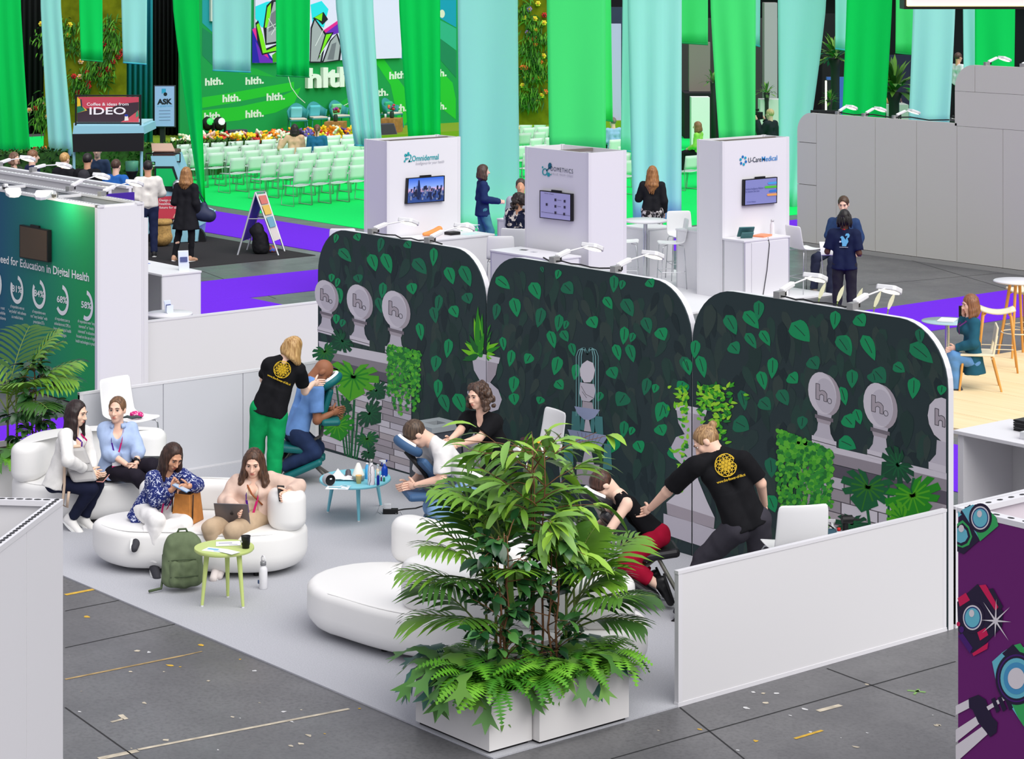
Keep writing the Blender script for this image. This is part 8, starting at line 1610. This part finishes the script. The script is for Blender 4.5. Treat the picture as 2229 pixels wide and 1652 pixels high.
 mb=MB().use(mat((86,52,44),.5));mb.prism([R_(331,331,.1),R_(380,331,.1),R_(380,351,.1),R_(332,351,.1)],q*.9);mb.build('case',sk,True,bev=.03);mb=MB().use(mat((196,160,140),.5));mb.prism([R_(329,314,.6),R_(374,314,.6),R_(381,330,.08),R_(331,330,.08)],Vector((0,0,.02)));mb.build('lid',sk,True)
van()
def sack():
 c=P(352,535,.01);t=thing('burlap_sack','tan burlap sack beside the coffee van','sack',c);bm_=mat((176,140,82),.9,noise=.25,scale=30,bump=.3);v_,f_=sdf_surface([('c',c+Vector((0,0,.18)),c+Vector((0,0,.32)),.19,.18,.05),('e',c+Vector((0,0,.14)),(.2,.2,.14),None,.05)],.025,.006,25);np_mesh('bag',v_,f_,bm_,t)
 mb=MB().use(bm_);mb.lathe([(.17,.40),(.21,.44),(.19,.50),(.14,.48),(.10,.42)],(0,0,0),16);mb.build('rolled_rim',t)
sack()
def aframe():
 c=P(565,555,.01);t=thing('a_frame_sign','A-shaped pavement sign with silver frame on the black mat','sign',c);AL=mat((190,192,196),.35,.6)
 top=[PD(556,419,43.0),PD(577,417,43.6)];f1,f2=PD(606,556,42.7),PD(620,549,43.3);b1,b2=PD(517,556,42.75),PD(537,547,43.5)
 mb=MB().use(AL)
 for a,b in((top[0],f1),(top[1],f2),(top[0],b1),(top[1],b2),(top[0],top[1])):mb.cyl(a,b,.018,n=8)
 mb.cyl(top[0].lerp(f1,.42),top[0].lerp(b1,.42),.01,n=6);mb.cyl(top[1].lerp(f2,.42),top[1].lerp(b2,.42),.01,n=6);mb.build('frame',t,True)
 for k,(a,b,m,nm)in enumerate(((f1,f2,mat((226,214,206),.6),'front_board'),(b1,b2,mat((90,40,190),.6),'rear_board'))):
  q0,q1,q2,q3=top[0].lerp(a,.03),top[1].lerp(b,.03),top[1].lerp(b,.78),top[0].lerp(a,.78);n=(q1-q0).cross(q2-q1).normalized()*.012;mb=MB().use(m);mb.prism([q0,q1,q2,q3],n);mb.build(nm,t,True)
  if k==0:
   n1=n if(n.x*FW[0]+n.y*FW[1])<0 else-n;mb=MB();
   for j,(s0,s1,cc)in enumerate(((.04,.22,(220,120,110)),(.25,.45,(236,190,90)),(.50,.72,(120,170,190)))):mb.use(mat(cc,.6)).add([q0.lerp(q3,s0).lerp(q1.lerp(q2,s0),.12)+n1*1.3,q0.lerp(q3,s0).lerp(q1.lerp(q2,s0),.88)+n1*1.3,q0.lerp(q3,s1).lerp(q1.lerp(q2,s1),.88)+n1*1.3,q0.lerp(q3,s1).lerp(q1.lerp(q2,s1),.12)+n1*1.3],[(0,1,2,3)])
   mb.build('print',t,True)
aframe()
c=P(566,552,.01);lump('backpack','black backpack leaning inside the A-shaped sign','backpack',[('c',c+Vector((0,0,.12)),c+Vector((.02,-.05,.40)),.15,.11,.06),('c',c+camdir(90)*.06+Vector((0,0,.1)),c+camdir(90)*.05+Vector((0,0,.3)),.12,.1,.05),('c',c+camdir(-90)*.12+Vector((0,0,.42)),c+camdir(-90)*.04+Vector((0,0,.48)),.08,.1,.05)],mat((20,20,24),.8),.025,.006)
c=P(590,548,.01);lump('cloth_bundle','colourful cloth bundle beside the black backpack','cloth',[('e',c+Vector((0,0,.05)),(.14,.12,.07),None,.04)],print_mat((220,120,80),(90,120,220),9,.5,.05),.025,.006)
def ask():
 D=61;t=thing('question_display','tall display stand with the word ASK','display',PD(358,330,D));mb=MB();slab(mb,335,186,381,277,D,.12,mat((60,62,70),.5));mb.build('case',t,True);mb=MB();slab(mb,337,188,379,275,D-.03,.03,mat((150,180,226),.4,emit=.15));mb.build('screen',t,True);mb=MB();slab(mb,348,277,358,330,D+.05,.2,mat((30,30,34),.6));mb.build('stand',t,True)
 p=Print(lambda u,v:PD(u,v,D-.034),(-FW[0],-FW[1],0));K=mat((30,34,44),.5);p.text('ASK',(342,227),(375,226),11,K,1,off=.05);p.poly([(352,193),(361,193),(361,201),(356,202),(352,204)],mat((60,170,220),.5),1);p.ell(360,205,4,4,K,1.5);p.text('A QUESTION',(342,233),(375,232),3,mat((70,170,220),.5),1)
 for i in range(4):p.stroke([(346,241+7*i),(371,240.5+7*i)],.8,mat((90,100,130),.5),1)
 p.build('lettering',t)
ask()
def fslab(label,cat,name,u0,v0,u1,v1,D,th,m):
 v1=VH+F*CH/D-.3;mb=MB();slab(mb,u0,v0,u1,v1,D,th,m);return one(name,label,cat,mb)
fslab('dark booth wall behind the right banners','wall','booth_wall',1480,40,1700,205,74,.3,mat((58,54,54),.8));fslab('grey column between the long banners','column','pillar',1664,6,1692,190,71,.6,mat((168,164,160),.8));fslab('grey screen wall behind the wide aqua banner','wall','booth_wall',1500,92,1546,205,71,.3,mat((128,122,112),.7));fslab('black stage front below the grey screen wall','stage','low_stage',1490,203,1600,266,70,1.5,mat((22,20,24),.8))
fslab('lavender screen beside the wide green banner','screen','far_screen',1326,52,1352,225,72,.3,mat((180,180,214),.5,emit=.1));fslab('dark frame above the lavender screen','board','far_signboard',1320,16,1356,52,72.6,.4,mat((44,56,80),.7))
pdst=fslab('white pedestal block behind the seats','pedestal','pedestal',1505,212,1545,272,66,.6,mat((226,232,226),.5))
fslab('navy exhibition wall with pale lettering','wall','booth_wall',1930,120,1992,150,76,.3,mat((30,36,60),.7));fslab('dark exhibition wall behind the far right banners','wall','booth_wall',1990,20,2240,230,78,.3,mat((20,16,44),.8));fslab('dark exhibition wall behind the upper right','wall','booth_wall',1790,30,1990,200,80,.3,mat((26,28,30),.8))
p=Print(lambda u,v:PD(u,v,77.8),(-FW[0],-FW[1],0));p.text('& DES',(2076,82),(2104,82),8,mat((190,190,190),.5,emit=.1),4,off=.02);o=p.mb.build('wall_lettering');tag(o,'pale letters on the dark far right wall','lettering')
cnt=fslab('grey green counter with large dark letters','counter','far_counter',1924,228,1978,266,58,.8,mat((170,182,174),.6));p=Print(lambda u,v:PD(u,v,57.95),(-FW[0],-FW[1],0));p.text('LTH',(1926,262),(1962,262),16,mat((30,34,34),.6),4,off=.03);o=p.mb.build('counter_lettering');tag(o,'large dark letters on the grey green counter','lettering')
fslab('white cabinet behind the camera operator','cabinet','far_cabinet',1655,217,1700,252,62,.6,mat((206,212,206),.6));fslab('black and white upright display with a lit edge','display','far_display',1799,175,1820,225,64,.3,mat((30,30,34),.5));fslab('blue poster board behind the lamps','board','far_board',1800,168,1840,182,66,.2,mat((60,100,170),.6))
mb=MB().use(mat((255,250,225),.4,emit=1.5));slab(mb,1797,176,1800,340,63.8,.1,mat((255,250,225),.4,emit=1.5));one('light_strip','lit vertical strip on the upright display','light',mb)
for i,(u,v,D)in enumerate(((1936,212,58.4),(1936,226,58.4))):q_=PD(u,v,D);mb=MB().use(mat((222,172,110),.7));mb.ell((0,0,.09),(.13,.13,.085),None,14,8);o=one('wooden_pot',['upper','lower'][i]+' round wooden pot on the grey green counter','pot',mb);o.location=(q_.x,q_.y,1.80+.17*(1-i))
def bush(label,u,v,D,r,seed,n=70,pot=None):
 b=PD(u,v,D);t=thing('potted_plant',label,'plant',b,0);rr=random.Random(seed);mb=MB()
 for i in range(n):mb.use(mat(rr.choice([(70,120,40),(50,96,34),(100,150,50)]),.6));a=rr.uniform(0,6.28);e=rr.uniform(.1,1.4);d=Vector((math.cos(a)*math.cos(e),math.sin(a)*math.cos(e),math.sin(e)));blade(mb,b+Vector((0,0,.1))+d*r*rr.uniform(.1,.6),d,Vector((0,0,1)),r*.7,r*.16,.9,3)
 mb.build('foliage',t,True);mb=MB().use(pot or mat((40,42,40),.7));mb.lathe([(r*.16,-b.z),(r*.16,-.1),(r*.26,.15),(r*.24,.16)],b,14);mb.build('pot',t,True)
bush('bushy plant beside the far green banner',1818,140,63,.75,1);bush('large bamboo-like plant left of the aqua banner',1946,215,56,.8,2,90);bush('small potted plant on the far white cabinet',1669,215,62,.32,3,40);bush('small plant behind the grey wall lamps',1806,232,56,.3,4,40);bush('dark green plant near the black stage',1553,190,69,.4,5,40)
hs=thing('hanging_sign','white illuminated hanging sign with a black border','sign',PD(2110,10,30));
mb=MB();slab(mb,1968,-60,2300,20,30,.35,mat((30,26,26),.5));mb.build('frame',hs,True);mb=MB();slab(mb,1977,-60,2300,12,29.97,.03,mat((236,226,224),.4,emit=.15));mb.build('face',hs,True);mb=MB();slab(mb,1974,-60,1977,13,29.95,.03,mat((255,226,150),.4,emit=2.0));slab(mb,1976,12,2300,14,29.95,.03,mat((255,226,150),.4,emit=1.0));mb.build('light_edge',hs,True)
mb=MB().use(CHROME);mb.cyl(PD(2000,-60,30.1),PD(2000,-400,30.1),.01,n=6);mb.cyl(PD(2200,-60,30.1),PD(2200,-400,30.1),.01,n=6);mb.build('hanging_wire',hs,True)
def seated(loc,deg,S_=1.70,z=.46,**kw):
 f=camdir(deg);r=Vector((f.y,-f.x,0));L=Vector((loc[0],loc[1],0));H=S_;g=lambda x,y,zz:L+r*x*H+f*y*H+Vector((0,0,z+zz*H))
 J=dict(pel=g(0,0,.05),nk=g(0,.01,.345),hd=g(0,.03,.455),sl=g(-.108,.01,.325),sr=g(.108,.01,.325),el=g(-.13,.03,.16),er=g(.13,.03,.16),wl=g(-.06,.14,.12),wr=g(.06,.14,.12),kl=g(-.06,.24,.04),kr=g(.06,.24,.04),al=g(-.06,.25,-.20),ar=g(.06,.25,-.20),tl=g(-.07,.34,-.235),tr=g(.07,.34,-.235),ns=g(0,.10,.45))
 for k,v in kw.items():J[k]=g(*v)
 return J
def B(label,J,S_,skin,hair,top,bottom,shoes=(36,36,38),near=False,**k):return person(label,J,S_,skin,hair,top,bottom,shoes,near=near,**k)
HB=lambda c,c2=None:hair_mat(c,c2)
BLK=clothm((30,30,34));JEANS=mat((60,84,120),.85,noise=.1,scale=10)
q=P(1050,560);J=stand((q.x,q.y,0),80,1.70,wr=(.03,.18,.60),er=(.13,.0,.64),wl=(-.06,.18,.60),ar=(.06,.10,.045),tr=(.06,.2,.018),kr=(.06,.08,.285),al=(-.06,-.10,.06))
B('woman in a navy blazer and teal trousers walking with a phone',J,1.70,'fair',dict(style='long',mat=HB((52,36,30)),len=.10),dict(mat=clothm((34,50,92)),name='blazer',fit=.02,hem=.14,loose=.02),dict(mat=clothm((70,130,140)),fit=.012,flare=.06),sex='f')
q=PD(1134,470,39.2);J=stand((q.x,q.y,.0),185,1.76)
B('man in a striped grey shirt facing the camera behind the curly dark hair',J,1.76,'tan',dict(style='short',mat=HB((50,42,38)),line=.02),dict(mat=clothm((170,172,184)),fit=.014,sleeve=.95),dict(mat=BLK),sex='m')
q=PD(1128,560,37.7);J=seated((q.x,q.y),30,1.66,.80,wl=(-.03,.10,.30),el=(-.14,.06,.2),wr=(.04,.12,.25))
B('woman in a navy floral dress with dark curls seated on a bar stool',J,1.66,'tan',dict(style='curly',mat=HB((30,22,20)),len=.14),dict(mat=print_mat((26,32,58),(226,216,206),9,.56,.04),name='dress_top',fit=.016,hem=.10,sleeve=.8,loose=.03),dict(mat=print_mat((26,32,58),(226,216,206),9,.56,.04),fit=.02),base=Vector((q.x,q.y,.74)))
q=P(1420,566);J=stand((q.x,q.y,.03),10,1.68,wl=(-.17,.12,.66),el=(-.15,.02,.64))
B('long-haired woman in a black top and patterned skirt seen from behind',J,1.68,'fair',dict(style='long',mat=HB((120,76,40),(180,126,76)),len=.34,flare=.05),dict(mat=BLK,name='jumper',fit=.022,hem=.02,sleeve=1.0,loose=.01),dict(mat=print_mat((40,38,42),(206,200,200),14,.5,.05),fit=.03,flare=.09,len=.98))
q=P(1838,706);J=stand((q.x,q.y,0),15,1.72,wl=(-.16,.16,.60),el=(-.15,.0,.63),wr=(.12,.14,.60))
FD=B('person with dreadlocks in a navy T-shirt with a squirrel emblem',J,1.72,'dark',dict(style='dread',mat=HB((20,18,18),(44,40,40)),len=.12,brow=(20,16,14)),dict(mat=clothm((28,36,66)),name='t_shirt',fit=.018,hem=.08,sleeve=.42,loose=.015),dict(mat=clothm((44,44,50)),fit=.012),(50,50,54),sex='m')
mb=MB().use(mat((110,190,226),.6));c_=FD['chest']+FD['up']*.0;bk=-FD['fw']
def sq(pts,o=0):mb.add([c_+FD['right']*x+FD['up']*y+bk*(.118+o)for x,y in pts],[tuple(range(len(pts)))])
sq([(-.02,-.10),(.04,-.10),(.055,-.06),(.04,-.01),(.015,.02),(-.005,.05),(-.03,.05),(-.05,.03),(-.03,.01),(-.03,-.02),(-.05,-.03),(-.02,-.05)]);sq([(.045,-.08),(.075,-.03),(.06,.02),(.085,.035),(.095,.07),(.075,.095),(.04,.09),(.025,.06),(.04,.05),(.055,.065),(.06,.05),(.04,.02),(.035,-.03)],.001);mb.use(mat((220,230,236),.6));sq([(-.065,-.04),(-.045,-.05),(-.035,-.03),(-.05,-.015)],.002);sq([(-.06,-.118),(.07,-.118),(.07,-.112),(-.06,-.112)],.002);mb.build('emblem',FD['root'],True);lanyard(FD,mat((220,30,60),.5),None,.02,False)
fl_=FD['J']['wl'];mb=MB().use(PAPER);mb.box(fl_+camdir(0)*.10+Vector((0,0,.05)),(.22,.01,.28),M=CAMR@Matrix.Rotation(-.9,3,'X'));one('paper_sheet','white sheet of paper held by the person with dreadlocks','paper',mb)
q=PD(1826,520,38.3);J=solve(dict(pel=(1822,545,0),nk=(1836,478,0),hd=(1836,444,-.03),ns=(1834,450,'-'),sr=(1812,484,0),sl=(1862,486,0),er=(1804,512,-.05),wr=(1828,476,-.16),el=(1872,516,-.02),wl=(1864,540,-.12),kr=(1776,562,-.12),kl=(1812,568,-.3),ar=(1772,628,-.05),al=(1806,640,-.2),tr=(1782,642,-.2),tl=(1800,652,-.35)),38.2,1.80)
B('man in a blue suit jacket half seated behind the person with dreadlocks',J,1.80,'fair',dict(style='short',mat=HB((56,40,30),(96,72,52)),line=.02,brow=(40,28,22)),dict(mat=clothm((44,66,104)),name='jacket',fit=.022,hem=.08,loose=.02),dict(mat=clothm((48,52,74)),fit=.014),(150,140,130),sex='m',near=True)
J=solve(dict(pel=(2118,785,0),nk=(2112,692,0),hd=(2112,661,0),ns=(2101,664,-.01),sl=(2122,704,-.14),sr=(2112,702,.14),el=(2120,748,-.2),wl=(2082,757,-.1),er=(2094,716,.12),wr=(2098,688,.08),fr=(2099,676,.07),kl=(2076,776,-.12),kr=(2074,770,.1),al=(2082,846,-.12),ar=(2078,842,.1),tl=(2066,856,-.12),tr=(2062,852,.1)),29.3,1.66)
FP_=B('woman in a teal blazer and jeans talking on a phone',J,1.66,'fair',dict(style='long',mat=HB((112,72,46),(158,108,72)),len=.12),dict(mat=clothm((36,88,108)),name='blazer',fit=.02,hem=.16,loose=.03),dict(mat=mat((92,140,190),.85,noise=.1,scale=10),fit=.012),(60,60,64),base=Vector((pc.x,pc.y,.52)),near=True)
held('phone','black phone at the ear of the woman in the teal blazer','phone',J['wr']+Vector((0,0,.06))+camdir(-90)*.03,(.07,.012,.14),TH,BLACK)
lanyard(FP_,mat((110,40,120),.5),None,.2,False)
def at(u,v,D):q=PD(u,v,D);return(q.x,q.y,.01)
J=stand(at(70,420,44.6),60,1.78);B('man in a navy hooded jacket at the left of the coffee queue',J,1.78,'fair',dict(style='short',mat=HB((96,66,46)),line=.0),dict(mat=clothm((38,46,80)),name='jacket',fit=.03,hem=.1),dict(mat=BLK),sex='m')
J=stand(at(140,430,44.2),30,1.76,wr=(.05,.14,.60),wl=(-.05,.14,.58));B('blond man in a black T-shirt in the coffee queue',J,1.76,'fair',dict(style='short',mat=HB((170,126,70),(220,180,120))),dict(mat=BLK,name='t_shirt',fit=.03,sleeve=.4,hem=.06),dict(mat=BLK),sex='m')
J=stand(at(190,450,43.6),8,1.80);FB_=B('dark-haired man in black with a black backpack in the coffee queue',J,1.80,'tan',dict(style='short',mat=HB((26,22,22))),dict(mat=clothm((24,24,28)),name='jacket',fit=.03,hem=.1),dict(mat=BLK),sex='m')
c=FB_['chest']-FB_['fw']*.2-FB_['up']*.06;lump('backpack','black backpack worn by the man in the coffee queue','backpack',[('c',c-FB_['up']*.12,c+FB_['up']*.12,.13,.11,.05),('c',c-FB_['up']*.12-FB_['fw']*.06,c-FB_['fw']*.05,.09,.08,.05)],mat((44,44,50),.8),.025,.005)
J=stand(at(252,480,43.0),20,1.74,wr=(.06,.14,.62),wl=(-.05,.14,.60));B('man in a blue jumper in the coffee queue',J,1.74,'fair',dict(style='short',mat=HB((54,36,28))),dict(mat=clothm((40,98,176)),name='jumper',fit=.03,hem=.05),dict(mat=clothm((40,46,70))),sex='m')
q=P(322,560);J=stand((q.x,q.y,.01),-15,1.76,wr=(.06,.12,.62),wl=(-.06,.12,.6),er=(.15,.02,.66));B('man in a white shirt and navy trousers at the coffee van',J,1.76,'tan',dict(style='short',mat=HB((24,20,20))),dict(mat=clothm((226,222,214)),name='shirt',fit=.026,hem=.0),dict(mat=clothm((38,46,78)),fit=.014),sex='m')
q=P(405,570);J=stand((q.x,q.y,.01),20,1.70,al=(-.13,-.02,.045),tl=(-.16,.08,.018),kl=(-.10,.02,.285),ar=(.05,.02,.045),tr=(.06,.12,.018),wl=(-.06,.14,.62));FW_=B('long-haired woman in a black dress with a navy shoulder bag',J,1.70,'fair',dict(style='long',mat=HB((120,80,44),(190,140,86)),len=.22,flare=.04),dict(mat=BLK,name='dress',fit=.02,hem=.32,loose=.07),dict(mat=BLK,fit=.002),(206,160,130))
c=FW_['J']['wr']+Vector((0,0,.02))+camdir(70)*.10;t=thing('shoulder_bag','navy shoulder bag carried by the woman in the black dress','bag',c-Vector((0,0,.2)));v_,f_=sdf_surface([('c',c+camdir(90)*-.08-Vector((0,0,.02)),c+camdir(90)*.10-Vector((0,0,.05)),.12,.12,.05),('c',c+Vector((0,0,.02)),c+Vector((0,0,.14)),.11,.07,.05)],.022,.004,20);np_mesh('bag',v_,f_,mat((40,48,76),.6),t);mb=MB().use(mat((40,48,76),.6));mb.tube([c+Vector((0,0,.14))-camdir(90)*.05,FW_['J']['sr']+Vector((0,0,.06)),c+Vector((0,0,.14))+camdir(90)*.06],.012,6);mb.build('strap',t,True)
J=stand(at(30,390,45.3),120,1.68);B('person with brown hair behind the left information wall',J,1.68,'fair',dict(style='bob',mat=HB((84,60,46)),len=.04),dict(mat=clothm((60,70,60))),dict(mat=BLK))
J=stand(at(212,400,46.5),180,1.72);B('person in a denim shirt standing behind the coffee counter',J,1.72,'fair',dict(style='short',mat=HB((60,44,34))),dict(mat=mat((52,70,100),.85,noise=.1,scale=10),name='shirt',fit=.02),dict(mat=BLK),sex='m')
def aud(u,v,D,label,hair,topm,skin='fair',deg=-50,**k):
 q=PD(u,v,D);J=seated((q.x,q.y),deg,1.66,.47,**k);return B(label,J,1.66,skin,hair,dict(mat=topm,fit=.02,hem=.02),dict(mat=BLK),base=Vector((q.x,q.y,.47)))
aud(641,345,57.6,'dark-haired woman in a beige top seated before the stage',dict(style='long',mat=HB((30,24,24)),len=.14),clothm((222,186,150)),deg=0,wl=(-.2,.02,.30),el=(-.22,-.01,.16))
aud(690,345,57.4,'woman in a blue top with a ponytail seated before the stage',dict(style='pony',mat=HB((84,54,42)),len=.2),clothm((40,110,150)),deg=0)
aud(1336,318,60,'man in a light blue shirt seated among the right rows',dict(style='short',mat=HB((90,80,74))),clothm((150,190,226)),deg=-30,)
aud(1522,325,58.5,'woman in a lime green jacket looking at her phone',dict(style='long',mat=HB((120,84,54),(160,116,78)),len=.10),clothm((150,220,90)),deg=-70)
q=PD(1677,300,57);J=stand((q.x,q.y,0),-50,1.76,wl=(-.1,.16,.84),el=(-.14,.06,.66),wr=(.1,.16,.84));FC_=B('blond camera operator in black with headphones',J,1.76,'fair',dict(style='short',mat=HB((186,160,110),(220,200,150))),dict(mat=clothm((34,44,48)),name='jacket',fit=.03),dict(mat=BLK),sex='m')
cc=FC_['hp'](0,.45,-.02);t=thing('video_camera','large black video camera in front of the camera operator','camera',cc-Vector((0,0,.3)));mb=MB().use(BLACK);f=camdir(-50);mb.box(cc,(.16,.42,.18),face_rz(-50));mb.cyl(cc+f*.2,cc+f*.42,.07,n=14);mb.box(cc+Vector((0,0,.14)),(.06,.26,.06),face_rz(-50));mb.build('camera_body',t,True);mb=MB().use(DARK);
for a in(0,2.1,4.2):mb.cyl(cc-Vector((0,0,.1)),Vector((cc.x+math.cos(a)*.45,cc.y+math.sin(a)*.45,.0)),.02,n=6)
mb.build('tripod',t,True)
J=stand((*tuple(PD(2085,160,60))[:2],1.3),60,1.72);mb=MB().use(DARK);qq=PD(2085,160,60);mb.b2((qq.x-.6,qq.y-.6,0),(qq.x+.6,qq.y+.6,1.29));one('raised_floor','dark raised floor at the far right stands','riser',mb);B('person in a white shirt at the far right stands',J,1.72,'tan',dict(style='short',mat=HB((60,40,34))),dict(mat=clothm((220,222,226))),dict(mat=BLK),sex='m',base=Vector((qq.x,qq.y,1.3)))
J=stand(tuple(PD(1956,225,62)[:2])+(0,),20,1.74);B('person in a dark suit at the far stands beside the aqua banner',J,1.74,'fair',dict(style='short',mat=HB((60,44,36))),dict(mat=BLK),dict(mat=BLK),sex='m')
